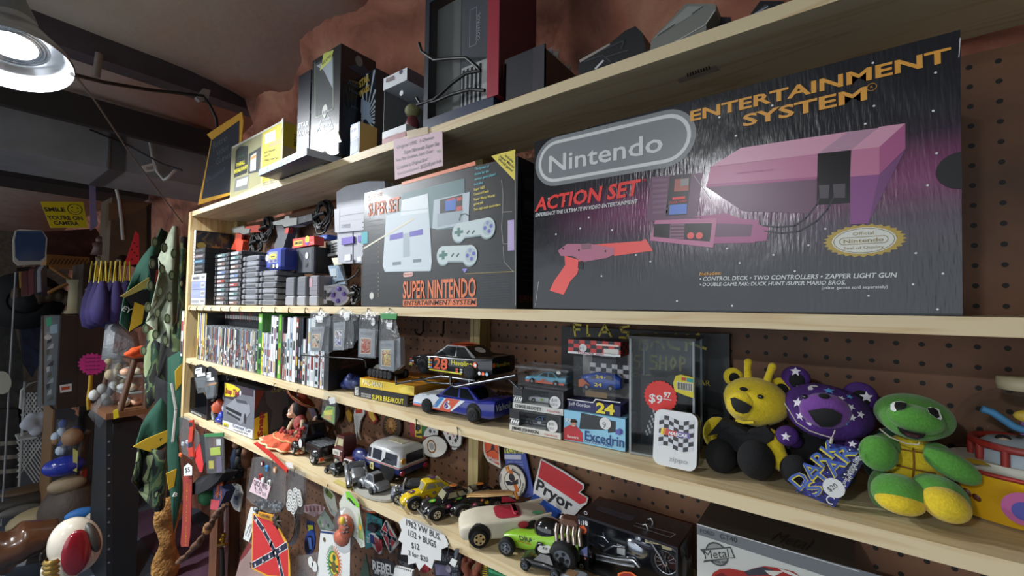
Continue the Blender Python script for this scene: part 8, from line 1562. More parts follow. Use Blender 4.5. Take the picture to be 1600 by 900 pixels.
flat('lion_medallion','round lion face medallion leaning on the pegboard behind the mail jeep','medallion',ell(612,667,14.5,22),YP,m('3a2818'),lion,.006)
def rasta(f):
 f.P(zy([(565,95),(630,110),(645,290),(570,270)]),m('c8b430'),1);f.P(zy([(630,112),(690,125),(690,180),(640,290)]),m('2a6a34'),1);f.P(zy([(580,140),(620,130),(630,190),(600,225),(578,190)]),INK,2);f.P(zy([(578,240),(635,235),(640,262),(585,262)]),INK,2)
flat('striped_patch','red, yellow and green striped patch with a black silhouette','patch',zy([(515,90),(690,120),(690,300),(520,265)]),YP,m('9a2830'),rasta)
flat('grey_patch','small grey and white domed patch above the round tan-ringed patch','patch',zy([(655,270),(665,220),(700,175),(760,165),(800,210),(795,255),(760,270)]),.766,m('c4c4c0'),lambda f:(f.D(*zy(722,215),3,INK,1),f.D(*zy(762,222),2,INK,1)))
def tan(f):f.ring(*f.u(*zy(735,370)),.0145,.004,m('a8743a'),1);f.disc(*f.u(*zy(735,370)),.009,m('9a9a96'),1)
flat('round_patch','large round white patch with a tan ring, hanging beside the pine post','patch',ell(678.5,698,21,18),.760,m('2a2420'),lambda f:(f.P(ell(678.5,698,19.5,16.7),m('cfccc4'),.6),tan(f)),.004)
def skull(f):
 f.P(zy([(850,225),(900,205),(985,215),(1035,270),(1030,350),(1000,380),(975,405),(945,400),(925,360),(880,290)]),m('cfccc8'),1);K=m('161012')
 f.D(*zy(920,285),3.2,K,2);f.D(*zy(978,310),3.2,K,2);f.P(zy([(940,330),(955,330),(948,350)]),K,2)
 for k in range(5):f.P(zy([(935+14*k,362+k*2),(944+14*k,364+k*2),(942+14*k,385),(934+14*k,383)]),K,2)
 for x,y in((900,240),(950,245),(1000,270),(960,265)):f.D(*zy(x,y),1.5,REDm,2)
flat('skull_patch','decorated white skull patch right of the round tan-ringed patch','patch',zy([(840,220),(900,195),(995,205),(1048,270),(1040,350),(1005,395),(975,415),(940,408),(915,365),(870,290)]),.764,m('2a2624'),skull,.003)
def mox(f):f.P(zo([(583,140),(690,160),(700,335),(620,290),(590,230)]),m('d8582a'),1);f.D(*zo(650,165),3,INK,2);f.S(zo([(605,235),(635,215),(665,215),(695,240)]),.0018,INK,2);f.P(zo([(640,180),(662,180),(665,210),(638,212)]),INK,2);f.X('Moxie',zo(622,295),zo(700,315),6.5,WHm,3,b=.03)
flat('orange_sticker','orange sticker with a black drawing, hanging right of the pine post','sticker',zo([(570,150),(590,122),(690,145),(712,360),(610,305),(580,250)]),.760,m('d9d4c8'),mox)
def pat(f):
 f.P(zo([(740,185),(890,200),(890,245),(742,240)]),m('c8c85a'),1);f.X('TCHES',zo(745,240),zo(885,242),8,m('3a3a5a'),2,b=.02);f.P(zo([(742,250),(872,255),(872,290),(742,285)]),m('c8c8d8'),1)
 for k in range(6):f.X('patches and more',zo(770,312+k*22),zo(885+4*k,315+k*22),2.4,m('c9cfe8'),2)
flat('patch_card','blue card with a yellow PATCHES heading, behind the round club patch','card',zo([(735,180),(895,195),(975,575),(900,590),(760,420)]),.768,m('4a5aa8'),pat)
def club(f):
 f.P(ell(800.5,752,20,26,rot=-.25),m('d4cfc4'),.6);f.P(zo([(748,345),(775,340),(855,600),(828,600)]),m('c8662a'),1);f.P(zo([(756,343),(763,342),(842,600),(836,600)]),m('e0b84a'),1.3)
 f.P(ell(801,752,13,16.5,rot=-.25),INK,1.6);f.P(ell(801,752,12,15.4,rot=-.25),m('d4cfc4'),2);f.P(zo([(775,375),(800,370),(858,540),(830,545)]),m('c8662a'),2.3);f.P(zo([(750,455),(775,455),(800,465),(850,440),(850,480),(800,490),(765,490)]),INK,3);f.D(*zo(800,430),6,INK,3)
 f.X('CONG',zo(712,470),zo(722,405),3.5,INK,3,b=.04);f.X('BITES CLUB',zo(800,372),zo(862,420),3.5,INK,3,b=.04);f.X('HUNTING',zo(885,470),zo(862,560),3.5,INK,3,b=.04)
flat('club_patch','oval black-rimmed club patch with orange stripes leaning on the pegboard','patch',ell(800.5,752,21.5,28,rot=-.25),.762,INK,club)
def pry(f):
 f.P(zo([(1030,295),(1190,385),(1350,490),(1352,520),(1315,548),(1385,590),(1375,625),(1330,640),(1005,425)]),m('c8323a'),1);f.P(zo([(1000,430),(1330,640),(1345,670),(1290,700),(1270,725),(975,555),(975,510)]),m('d9d9d9'),1.2);f.P(zo([(975,555),(1185,690),(1180,745),(1140,748),(960,640),(945,600)]),m('2a58b8'),1.1);f.X('Pryor',zo(985,520),zo(1262,698),19,INK,3,b=.045)
flat('political_sticker','red, white and blue state-shaped sticker reading Pryor, on the pegboard','sticker',zo([(1025,285),(1195,375),(1362,485),(1360,520),(1328,548),(1395,592),(1380,640),(1345,660),(1300,715),(1272,735),(1190,710),(1180,755),(1130,752),(940,612),(965,570),(970,500)]),.766,m('dcdcdc'),pry,.003)
# --- below the bottom shelf ---
YH=.585
t,b,f,c=hung(zv([(0,460),(25,450),(70,470),(130,570),(160,650),(100,790),(20,740),(0,600)]),YH,FILM2,'bagged_toy','clear bag of red toy parts, leftmost under the bottom shelf','bag',None,.006);b.build('clear_bag',t)
b=MB()
for k in range(9):p=lp(*zv([(RU(10,110),RU(640,760))])[0],YH+.005,c);b.rbox(tuple(p-V((.01,.004,.006))),tuple(p+V((.01,.004,.008))),m(['c8402c','8a2a2a','4a5a9a','c8c8cc','d86a3a'][k%5],.5),.002)
b.build('toy_parts',t)
flat('red_toy_strap','red and black strap toy hanging at the left end of the bottom shelf','strap',zv([(75,485),(103,480),(108,560),(100,650),(112,770),(72,770),(70,640),(78,560)]),.580,m('b83a26'),lambda f:(f.P(zv([(78,500),(102,498),(104,530),(78,535)]),INK,1),f.P(zv([(72,660),(102,650),(105,690),(72,700)]),INK,1)),.006)
flat('red_pennant','small red and black pennant hanging beside a green-topped bag','pennant',zv([(155,600),(215,590),(212,800),(190,840),(185,890),(160,895),(100,740),(165,650)]),.588,m('1a1a1c',.8),lambda f:f.P(zv([(162,660),(170,700),(190,830),(180,885),(160,890),(105,742)]),m('c82a2c',.7),1),.002)
t,b,f,c=hung(zv([(195,600),(340,600),(350,895),(215,900)]),.582,FILM2,'bagged_cards','clear bag with a green top and small cards, under the grey car kit','bag',None,.004);b.build('clear_bag',t)
b=MB();f=PF(b,at(330,690,.583),(0,-1,0),T_(c));f.P(zv([(240,700),(320,690),(325,750),(245,760)]),m('b8c83a'),1);f.P(zv([(225,770),(280,765),(285,890),(230,890)]),m('2a2a2e'),1);f.P(zv([(290,770),(330,765),(335,885),(295,890)]),m('6a5a7a'),1);f.P(zv([(232,800),(270,798),(272,860),(235,862)]),m('c8b83a'),2);f.P(zv([(290,630),(325,628),(327,680),(292,682)]),WHm,1);b.build('cards',t)
b=MB();pex(b,zv([(192,590),(345,580),(345,610),(195,615)]),.580,.003,m('3a7a4a'),c);b.build('zip_top',t)
flat('price_tag','white paper price tag tied with string, at far left under the shelf','tag',zh([(35,50),(68,20),(100,45),(100,115),(35,118)]),.576,WHm,lambda f:f.X('$5',zh(48,90),zh(85,85),7,INK,2),.001)
def um(f):
 for k,ch in enumerate('UNITED STATES MARINES'):
  if ch!=' ':f.X(ch,zh(62-k*.6,175+k*23.5),zh(61-k*.6,192+k*23.5),4,m('c8862a'),2,b=.03)
flat('lanyard','long dark red lanyard lettered UNITED STATES MARINES','lanyard',zh([(28,120),(100,115),(95,350),(85,580),(72,670),(15,672),(10,640),(22,500),(30,300)]),.590,m('8a2a20',.7),um)
b=MB();c=at(*zh(200,180),.60);P=[at(*p,.60)-c for p in zh([(60,270),(95,190),(150,130),(240,100),(340,105),(300,160),(230,220),(150,260)])];b.ext([(p.x,p.z) for p in P],(0,.05,0),m('141416',.7));f=PF(b,at(*zh(120,220),.60),(0,-1,0),T_(c))
for k in range(6):f.S(zh([(70+k*14,265-k*4),(95+k*16,200-k*6),(140+k*16,150-k*5)]),.0012,m('5a5a5e'),1)
fin(b,'black_cap','black cap with ribbed stitching on its brim, hanging low at left','cap',c)
c=at(*zh(220,270),.64);b=MB();b.ball((0,0,0),(.034,.03,.036),m('1f5a34',.8),14,10);fin(b,'green_ball','dark green knitted ball hanging under the black cap','ball',c)
flat('flag_cap','cap printed like a flag with a white star, left of the twisted stick top','cap',zh([(265,205),(330,195),(365,240),(340,300),(300,390),(240,380),(265,300)]),.62,m('2a2f50',.8),lambda f:(f.P([(f_x,f_y) for f_x,f_y in zh([(250,300),(320,310),(300,388),(242,378)])],m('a83a44',.8),1),f.poly(star(*f.u(*zh(308,265)),.012),WHm,2)),.03)
b=MB();c=at(*zh(335,160),.63)
for k in range(14):a=RU(-.9,.9);b.tube([(0,0,.02),(.02*sin(a),-.004,.0),(.045*sin(a),.004*k/7-.014,-.05+RU(-.01,.01))],[.004,.006,.001],m(['a8502c','8a3a20','b8683a'][k%3],.8),5)
fin(b,'feather_bunch','rusty orange feather bunch hanging above the flag cap','feathers',c)
b=MB();c=at(*zh(0,790),.60);P=[at(*p,.60)-c for p in zh([(0,790),(60,735),(150,640),(215,540),(260,470),(310,400),(370,330)])];Q=[]
for i in range(len(P)-1):
 for k in range(6):Q.append(P[i].lerp(P[i+1],k/6))
for ph in(0,PI):b.tube([q+V((.006*sin(i*.9+ph),.006*cos(i*.9+ph),.004*sin(i*.9+ph))) for i,q in enumerate(Q)],[.008+.003*sin(i*.7) for i in range(len(Q))],m('5d3e2a',.6,va=.3,bs=60),7)
b.ball(Q[19],(.016,.014,.02),m('9a6a34'),10,8);fin(b,'walking_stick','twisted brown walking stick leaning diagonally at lower left','stick',c)
flat('oval_sign','white oval sign with blue lettering hanging on the brown post','sign',zh([(385,190),(430,172),(475,195),(492,260),(470,400),(430,380),(395,310)]),.69,CRM,lambda f:(f.P(zh([(400,210),(432,190),(465,215),(478,270),(458,370),(428,355),(405,300)]),m('c8ccd0'),1),f.X('FISH',zh(410,240),zh(470,255),8,m('2a2f4a'),2),f.P(zh([(430,270),(465,280),(460,310),(435,300)]),m('3a4a7a'),2),f.X('RISK',zh(425,330),zh(465,355),8,m('2a2f4a'),2)),.004)
def stf(f):f.P(zh([(320,350),(358,335),(355,470),(300,700),(280,900),(310,905),(340,640)]),m('cfcbc8',.8),1);f.P(zh([(285,470),(315,470),(300,640),(262,640)]),m('6a2a34',.8),1);f.P(zh([(258,640),(290,640),(280,780),(240,800),(228,900),(245,900)]),m('4a5a38',.8),1)
flat('folded_flag','folded striped flag and camouflage cloth hanging left of the brown post','flag',zh([(300,400),(320,345),(362,335),(358,640),(350,910),(225,910),(240,760),(262,560)]),.72,m('8a6a6a',.85),stf,.012)
b=MB();c=at(*zh(345,640),.70);pq=lambda x,y:at(*zh(x,y),.70)-c
b.tube([pq(338,900),pq(336,680)],.008,m('121214'),8);b.tube([pq(305,662),pq(372,650)],.006,GOLD,8);b.tube([pq(340,650),pq(348,585)],.007,GOLD,8);b.ball(pq(349,578),.008,GOLD,10,8);b.ball(pq(330,615),.008,GOLD,10,8);fin(b,'sword','small sword in a black sheath with a gold hilt, in front of the folded flag','sword',c)
flat('paper_label','long white handwritten tag left of the battle flag','tag',zh([(560,360),(605,370),(590,480),(545,635),(500,610),(540,420)]),.584,WHm,lambda f:(f.X('the flag',zh(520,590),zh(560,500),4,INK,2),f.X('handmade',zh(540,600),zh(580,490),4,INK,2)),.001)
flat('pink_cloth','faded pink and grey cloth hanging behind the battle flag','cloth',zh([(560,620),(640,600),(700,760),(700,905),(440,905),(480,760)]),.68,m('9a7f7a',.9),lambda f:(f.P(zh([(545,640),(575,660),(520,740),(470,790),(485,740)]),m('7a2a2c',.9),1),f.poly(star(*f.u(*zh(565,815)),.016),INK,2)),.004)
# battle flag
def flagart(f):
 f.P(zh([(580,425),(745,480),(815,620),(850,700),(852,905),(690,890),(572,835)]),m('c22a2a',.7),1);W=m('d9d4d0',.7);N=m('1b1f3a',.7)
 for w,mt,l in((.0185,W,2),(.0140,N,3)):f.S(zh([(590,440),(660,540),(720,650),(775,760),(810,905)]),w,mt,l);f.S(zh([(578,815),(660,770),(740,725),(840,660)]),w,mt,l)
 for x,y in((605,465),(662,545),(712,630),(755,720),(790,690),(708,748),(657,780),(598,812),(787,825)):f.poly(star(*f.u(*zh(x,y)),.0068),W,4)
flat('battle_flag','red flag with a dark starred saltire and yellow fringe on a small stick','flag',zh([(572,410),(650,430),(755,480),(800,560),(850,660),(865,800),(868,910),(690,905),(565,845)]),.578,m('d8a02c',.7),flagart,.002)
b=MB();c=at(*zh(650,430),.574);P=[at(*p,.572)-c for p in zh([(612,400),(730,425),(718,465),(608,430)])];b.ext([(p.x,p.z) for p in P],(0,.002,0),m('d8962c'));f=PF(b,at(*zh(650,430),.572),(0,-1,0),T_(c));f.X('ALABAMA',zh(625,428),zh(710,452),4.5,INK,1,b=.02);fin(b,'orange_label','small orange lettered label at the top of the battle flag','label',c)
b=MB();c=at(*zh(770,470),.575)
for k in range(7):a=2*PI*k/7+.4;b.tube([(0,0,0),(.012*cos(a),-.004,.01*sin(a)),(.030*cos(a),-.002,.020*sin(a))],[.006,.005,.001],m('3a2f22'),5)
fin(b,'dark_brooch','dark spiky brooch pinned beside the battle flag top','brooch',c)
# pin bag, badges, bangles
t,b,f,c=hung(zh([(570,-20),(640,-20),(835,90),(830,330),(790,400),(700,410),(560,330),(522,285),(545,140)]),.578,FILM2,'pin_bag','clear bag of shoe pins with a pink CROC PINS tag and red zipper','bag',None,.012);b.build('clear_bag',t)
b=MB();pex(b,zv([(578,665),(600,655),(720,745),(845,870),(840,895),(700,765)]),.574,.004,m('c82f26'),c);b.build('red_zipper',t)
b=MB();f=PF(b,at(420,760,.577),(0,-1,0),T_(c));f.P(zh([(590,130),(720,195),(685,302),(548,238)]),m('dcc0c8'),2);f.X('CROC PINS',zh(585,185),zh(690,228),8,INK,3,b=.02);f.X('$1 ea',zh(590,215),zh(650,240),7,INK,3);f.X('12 for $10',zh(600,245),zh(680,280),5.5,INK,3);b.build('pink_tag',t)
for i,(x,y,cc) in enumerate(((690,55,'4a9ad8'),(755,70,'c88a5a'),(640,120,'c8302c'),(655,20,'6a1f2c'),(710,170,'e0e0dc'),(660,150,'d8d0d0'))):b=MB();p=lp(*zh(x,y),.576,c);b.cyl(p,p+V((0,-.004,0)),.008,m(cc,.4),14);b.cyl(p+V((0,-.004,0)),p+V((0,-.0045,0)),.0045,WHm if i%2 else INK,10);b.build('shoe_pin',t)
b=MB()
for k in range(40):p=lp(*zh([(RU(580,800),RU(310,390))])[0],.583,c);b.ball(p,(RU(.006,.010),.004,RU(.004,.008)),m(random.choice(['3a3c40','5a5c60','2a2a2e','8a8c90']),.5),7,5)
tag(b.build('pin_heap',t),kind='stuff')
t,b,f,c=hung(zh([(860,60),(970,100),(975,300),(960,420),(870,400),(845,300)]),.584,FILM2,'badge_bag','clear bag of round white badges, hung right of the pin bag','bag',None,.006);b.build('clear_bag',t)
for i,(x,y) in enumerate(((870,265),(910,250),(935,265),(865,310),(900,295),(945,315),(860,350),(905,345),(890,375))):b=MB();p=lp(*zh(x,y),.582-.001*i,c);b.cyl(p,p+V((0,-.0012,0)),.0135,m('d0d0cc'),18);f=Face(b,p+V((0,-.0012,0)));f.ring(0,0,.009,.0012,INK,1,14);f.rect(-.004,-.0015,.008,.003,INK,1);b.build('badge',t)
b=MB();f=PF(b,at(*zh(850,30),.583),(0,-1,0),T_(c));f.P(zh([(830,10),(885,15),(890,60),(840,50)]),WHm,1);b.build('price_sticker',t)
for k in range(5):
 b=MB();c=at(*zh(930,480),.62+.010*k);P=[at(*p,.62+.010*k)-c for p in zh([(890+k*8,400),(905+k*9,450),(905+k*9,520),(895+k*9,580),(870+k*10,630),(835+k*11,650+k*2)])];b.tube(P,.0024,m('b8bcc0',.25,1),6);fin(b,'silver_bangle',f'silver bangle, {ORD[k]} from the left, hanging under the badge bag','bangle',c,group='silver bangles')
t,b,f,c=hung(zh([(920,745),(1010,735),(1085,710),(1080,905),(910,905)]),.60,FILM2,'badge_bag','low clear bag with two white badges, left of the sun card','bag',None,.004);b.build('clear_bag',t)
for x,y in((1030,790),(1060,825)):b=MB();p=lp(*zh(x,y),.598,c);b.cyl(p,p+V((0,-.0015,0)),.0125,WHm,18);b.build('badge',t)
flat('blue_opener','blue oval bottle opener key hanging near the silver bangles','opener',ell(*zh(1018,640),8,20,rot=.1),.64,m('2a4a98',.35,co=.5),lambda f:(f.P(ell(*zh(1018,650),5.5,14,rot=.1),m('14203a'),1),f.P(zh([(1005,600),(1030,600),(1040,690),(1020,690)]),m('5a7ac0'),2)),.004)
flat('yellow_blue_pack','small blue and yellow package above the blue opener','package',zh([(1000,465),(1050,480),(1060,640),(1010,560),(990,520)]),.66,m('2a3f78'),lambda f:f.P(zh([(1000,500),(1045,505),(1050,560),(1010,550)]),m('c8c83a'),1))
flat('pink_package','pink and white striped package lying on a peg, under the hanging hooks','package',zh([(975,350),(1060,335),(1140,365),(1135,400),(1060,440),(975,400)]),.70,m('b89aa0'),lambda f:[f.P(zh([(985+k*30,352),(1000+k*30,352),(1005+k*30,395),(990+k*30,395)]),m('8a5a5a'),1) for k in range(5)])
flat('clear_packet','small clear packet of trinkets behind the paper tag','packet',zh([(1130,380),(1175,440),(1215,520),(1190,545),(1100,540),(1075,470)]),.66,m('7f8a80'),lambda f:[f.D(*zh([(1100+k*22,480+(k%2)*25)])[0],3,m(['5a7a4a','a8a8a0','8a6a8a','3a4a3a'][k],.5),1) for k in range(4)])
flat('paper_tag','tall grey-white paper tag with green print, under the shelf edge','tag',zh([(1125,205),(1165,210),(1215,275),(1238,395),(1215,440),(1180,410),(1150,340),(1130,280)]),.64,m('a8a89c',.7),lambda f:(f.P(zh([(1135,215),(1160,220),(1205,270),(1190,300),(1150,270)]),m('5a6a2a'),1),f.S(zh([(1160,330),(1195,400)]),.001,INK,2)))
# tiger toy pack
t,b,f,c=hung(zh([(1300,240),(1325,240),(1400,330),(1445,600),(1450,670),(1420,680),(1380,610),(1330,560),(1260,420),(1250,330),(1270,285)]),.580,m('c9ccc0'),'blister_pack','blister pack with a green header holding an orange tiger toy','package',None,.002)
f.P(zh([(1300,240),(1325,240),(1410,345),(1400,370),(1310,300)]),m('7ac83a'),1);f.P(zh([(1315,290),(1330,285),(1380,345),(1370,350)]),INK,2);f.P(zh([(1400,400),(1430,520),(1440,620),(1400,600)]),m('8aa05a'),1);f.D(*zh(1415,520),4,m('d8a02c'),2);b.build('header_card',t)
b=MB();q=lambda x,y,Y=.572:lp(*zh(x,y),Y,c);TG_=m('d8602a');b.ball(q(1305,520),(.020,.014,.026),TG_,14,10);b.ball(q(1290,470),(.016,.014,.014),TG_,12,8);b.ball(q(1270,600),(.024,.014,.018),TG_,12,8);b.ball(q(1275,470,.560),(.009,.006,.009),m('e0b83a'),10,8)
for x,y in((1300,500),(1320,520),(1295,535),(1315,555),(1285,560)):b.tube([q(x-8,y,.556),q(x+2,y+6,.556),q(x+10,y,.557)],.0018,INK,5)
b.build('tiger_toy',t);b=MB();b.ball(q(1290,540),(.036,.020,.050),FILM2,18,12);b.build('bubble',t)
# sun and turtle card
def sun(f):
 c=f.u(*zh(1210,800));f.P(zh([(1105,545),(1335,575),(1335,590),(1103,562)]),m('2a3a6a'),1);f.D(*zh(1135,615),3.6,m('5a4a2a'),2)
 for k in range(28):a=2*PI*k/28;q=[c[0]+.031*cos(a),c[1]+.031*sin(a)];f.strip([(c[0]+.024*cos(a),c[1]+.028*sin(a)),(c[0]+.029*cos(a+.08),c[1]+.034*sin(a+.08)),(c[0]+.034*cos(a),c[1]+.041*sin(a))],.0022,m('3a8a4a' if cos(a)<-.1 else 'd8702a',.5),1.5)
 f.disc(c[0],c[1],.025,m('d8702a'),2,.029);f.disc(c[0]-.003,c[1],.022,m('3a8a4a'),2.3,.028);f.disc(c[0],c[1],.019,m('d8b83a'),2.6,.025);G=m('2a5a3a');f.disc(c[0]+.001,c[1]-.008,.010,m('6a5a2a'),4,.013);f.disc(c[0]+.001,c[1]+.014,.006,G,4,.008)
 for sx,sy in((-1,.3),(1,.3),(-1,-1.1),(1,-1.1)):f.strip([(c[0]+.006*sx,c[1]-.006+.006*sy),(c[0]+.018*sx,c[1]-.004+.010*sy)],.006,G,3.5)
 f.strip([(c[0],c[1]),(c[0],c[1]+.01)],.005,G,3.8)
flat('sun_card','white card printed with a green turtle on a yellow sun','card',zh([(1105,543),(1337,575),(1332,910),(1072,910)]),.60,WHm,sun,.002)
flat('green_feather','green-grey feather hanging from a peg right of the sun card','feather',zg2([(560,650),(570,700),(590,790),(600,870),(500,870),(520,800),(545,730)]),.74,m('5a7060',.8),None,.003)
# stickers on the pegboard
flat('orange_patch','orange sticker tucked under the shelf edge, right of the tiger pack','sticker',zg2([(512,170),(650,230),(655,260),(580,250),(520,215)]),.74,m('c8603a'),lambda f:f.P(zg2([(525,185),(640,235),(600,240),(530,210)]),m('d8d0c0'),1))
flat('teal_sticker','teal sticker with dark writing behind the flag stickers','sticker',zg2([(570,250),(720,320),(720,480),(700,560),(560,600),(560,420),(570,330)]),.762,m('3a7f84'),lambda f:(f.X('river',zg2(590,350),zg2(690,345),8,INK,1),f.X('DOWN',zg2(575,540),zg2(640,560),9,WHm,1)))
b=MB();c=at(*zg2(620,405),.74);b.ext([((at(*p,.74)-c).x,(at(*p,.74)-c).z) for p in zg2([(580,360),(640,375),(662,410),(640,450),(575,420)])],(0,.012,0),INK);fin(b,'black_magnet','black rubber magnet between the teal sticker and the striped one','magnet',c)
def usf(f):
 f.P(zg2([(600,450),(640,470),(650,560),(610,540)]),m('2a3a7a'),2)
 for k in range(5):f.P(zg2([(625+k*20,480+k*8),(637+k*20,482+k*8),(690+k*8,640-k*8),(676+k*8,640-k*8)]),m('c8303a'),1)
flat('flag_sticker','rounded sticker printed with red and white stripes and a blue corner','sticker',zg2([(590,455),(640,445),(690,500),(722,590),(712,645),(690,655),(630,580)]),.756,WHm,usf)
def cds(f):
 N=m('1f2440');W=WHm
 f.P(zg2([(755,345),(858,515),(795,620),(712,425)]),m('b82f36'),1)
 for w,mt,l in((.011,W,2),(.008,N,3)):f.S(zg2([(758,350),(790,480),(800,610)]),w,mt,l);f.S(zg2([(718,430),(790,480),(855,515)]),w,mt,l)
 for x,y in((735,445),(762,462),(818,498),(775,420),(800,550)):f.poly(star(*f.u(*zg2(x,y)),.003),W,4)
flat('saltire_sticker','red diamond-shaped sticker with a dark starred cross','sticker',zg2([(752,328),(768,332),(868,505),(885,545),(805,640),(790,640),(702,428)]),.758,m('d0ccc8'),cds)
def reb(f):f.X('REBEL',zg2(632,795),zg2(835,858),15,m('c4c4c4'),2,b=.05);f.X('and proud',zg2(650,835),zg2(790,875),7,m('c4c4c4'),2,b=.03)
flat('rebel_patch','dark curved patch lettered REBEL at the bottom edge','patch',zg2([(615,720),(660,692),(760,705),(840,740),(850,880),(630,880)]),.70,m('1c1c20',.7),reb)
flat('note_pad','white spiral note pad at the bottom edge, left of the burst price sign','note pad',zg2([(845,765),(1010,815),(1005,880),(825,880)]),.62,WHm,lambda f:[f.D(*zg2(850+k*18,772+k*5),1.2,INK,1) for k in range(9)],.006)
flat('lettered_package','dark package with grey lettering behind the burst price sign','package',zg2([(865,630),(1000,680),(1030,790),(1000,815),(870,760)]),.72,m('1e1d1f'),lambda f:f.X('JACKET',zg2(880,740),zg2(990,785),6,m('6a6a6c'),1,b=.03),.006)
BU=zg2([(878,345),(905,322),(925,300),(1000,318),(1100,350),(1200,400),(1320,470),(1345,520),(1362,575),(1290,605),(1290,640),(1285,715),(1222,705),(1195,795),(1128,745),(1075,812),(1045,735),(968,752),(970,690),(965,660),(900,655),(915,545),(875,515),(908,420)])
def vw(f):
 for s,p,q,h in(('1962 VW BUS.',(955,370),(1285,520),9.5),('1/32 + BUGS',(975,470),(1240,590),9.5),('$12',(1005,590),(1080,610),9),('2 for $20',(975,655),(1165,730),7.5)):f.X(s,*zg2([p,q]),h,INK,2,b=.012)
 f.P(zg2([(1010,300),(1300,425),(1290,452),(1005,325)]),m('b8b2a4',.4,a=.7),3)
flat('burst_price_sign','white burst-shaped handwritten price sign taped to the bottom shelf edge','sign',BU,YF-.003,m('d6d6d4',.7),vw,.001)
flat('red_disc','red round thing showing behind the burst sign tip','disc',ell(*zg2(1125,785),8,8),.66,m('9a2830'),None,.01)
flat('printed_package','dark package printed with grey flowers at the bottom edge, right of the burst sign','package',zg2([(1290,610),(1480,660),(1470,880),(1230,880),(1200,740),(1280,720)]),.64,m('26252a'),lambda f:(f.X('BIRE',zg2(1300,710),zg2(1400,740),11,m('8a8a90'),1,b=.03),f.P(zg2([(1225,745),(1340,760),(1380,860),(1240,850)]),m('6a6480'),1),f.D(*zg2(1360,790),6,m('9a98a4'),2)),.012)
b=MB();c=at(*zg2(1430,640),.588);q=lambda x,y:at(*zg2(x,y),.588)-c
for k in range(3):b.tube([q(1430+12*k,600),q(1425+10*k,640),q(1425+4*k,690),q(1410+16*k,800),q(1400+18*k,870)],.0022,STEEL,6)
for k in range(6):b.ball(q(1410+(k%3)*18,770+22*(k//3)),(.007,.005,.007),m('5a5c60',.3,.8),8,6)
b.ext([(q(*p).x,q(*p).z) for p in((1385,725),(1410,680),(1462,705),(1440,765))],(0,-.0015,0),WHm,o=(0,-.004,0));fin(b,'key_ring','bunch of steel key rings with a white tag, hanging under the shelf edge','keys',c)
c=at(*zw(260,830),.63);b=MB();
for k in range(30):b.ball((RU(-.02,.02),RU(-.01,.01),RU(-.05,.03)),(.008,.006,.010),m(random.choice(['8a4a34','6a3a2c','a05a3a']),.8),7,5)
smooth(fin(b,'fuzzy_ornament','rusty fuzzy ornament hanging at the bottom edge, left of the green bag','ornament',c),.003,3)
flat('striped_strap','yellow and black zigzag strap at the bottom edge','strap',zw([(330,790),(390,800),(395,910),(350,910)]),.63,m('c8a82c',.7),lambda f:[f.P(zw([(335,810+k*22),(390,818+k*22),(388,828+k*22),(338,820+k*22)]),INK,1) for k in range(4)],.004)
flat('green_packet','dark green plastic packet at the bottom edge under the cream roadster','packet',zw([(400,790),(640,900),(640,930),(400,930)]),.60,m('1f5a38',.3),lambda f:f.P(zw([(410,830),(600,905),(600,920),(410,860)]),m('3f8a5c',.3),1),.006)
# boots, leather and dark things hanging further back at left
for i,(x,y,cc,nm,lb) in enumerate(((445,770,'3a4a6a','blue_figurine','small blue figurine hanging behind the pin bag'),(530,750,'8a5a3a','brown_figurine','small tan figurine hanging behind the pin bag'),(470,830,'1a1a1c','black_boot','black boot hanging behind the white oval sign'))):
 px,py=280+x/5,560+y/5;c=at(px,py,.70);b=MB();b.lathe([(.0,-.05),(.016,-.045),(.020,0),(.014,.03),(.0,.035)],m(cc,.6),14);b.ball((0,-.002,.045),(.014,.013,.015),m('b08a6a' if i<2 else cc,.6),10,8);b.ball((-.012,-.012,-.045),(.022,.012,.012),m('26241f'),10,8);fin(b,nm,lb,'figurine' if i<2 else 'boot',c)
# ---------- ceiling beams, shade bar, duct and the far end of the shop ----------
def along(name,label,cat,px,yT,yM,yL,X,mt,st=None,y1=1.02):
 "long box running towards the wall: its near face spans yT..yM at pixel column px, its underside to yL"
 zt=atX(px,yT,X).z;zb=atX(px,yM,X).z;X2=max(X-.5,atZ(px,yL,zb).x);b=MB();b.box((X2,-4,zb),(X,y1,zt+.06),mt,mats=[None,None,None,None,None,m('3a3532',.7,va=.2,bs=8) if st else None])
 o=b.build(name);return tag(o,kind='structure') if st is None or st==1 else tag(o,label,cat)
BM=m('443d43',.6,va=.25,bs=9);along('trim_1','','',200,80,107,121,-2.08,BM);along('duct_shade_bar','','',100,162,186,190,-2.7,m('2a2627',.7),None);along('trim_3','','',60,268,284,300,-4.5,m('2c2928',.7),None)  # middle bar is the shade between duct and ceiling, built as a dark box
zt0_=atX(100,188,-2.95).z;zb0=atX(100,250,-2.95).z;X2=max(-3.5,atZ(100,282,zb0).x)+.35;du=thing('air_duct','grey sheet metal duct running under the ceiling above the yellow camera sign','duct',(-2.95,0,zb0));DU=m('8f9599',.5,.2,va=.12,bs=6)
b=MB();b.box((X2+2.6,-4,0),(0,1.08,zt0_-zb0),DU);b.build('duct_body',du);jy=atX(172,230,-2.95).y;b=MB();b.box((X2+2.597,jy,-.003),(.004,jy+.06,zt0_-zb0),m('6a6f72',.4,.6));b.box((.0,jy-.01,-.004),(.008,jy,zt0_-zb0),m('a8acae',.3,.8));b.build('duct_seam',du)
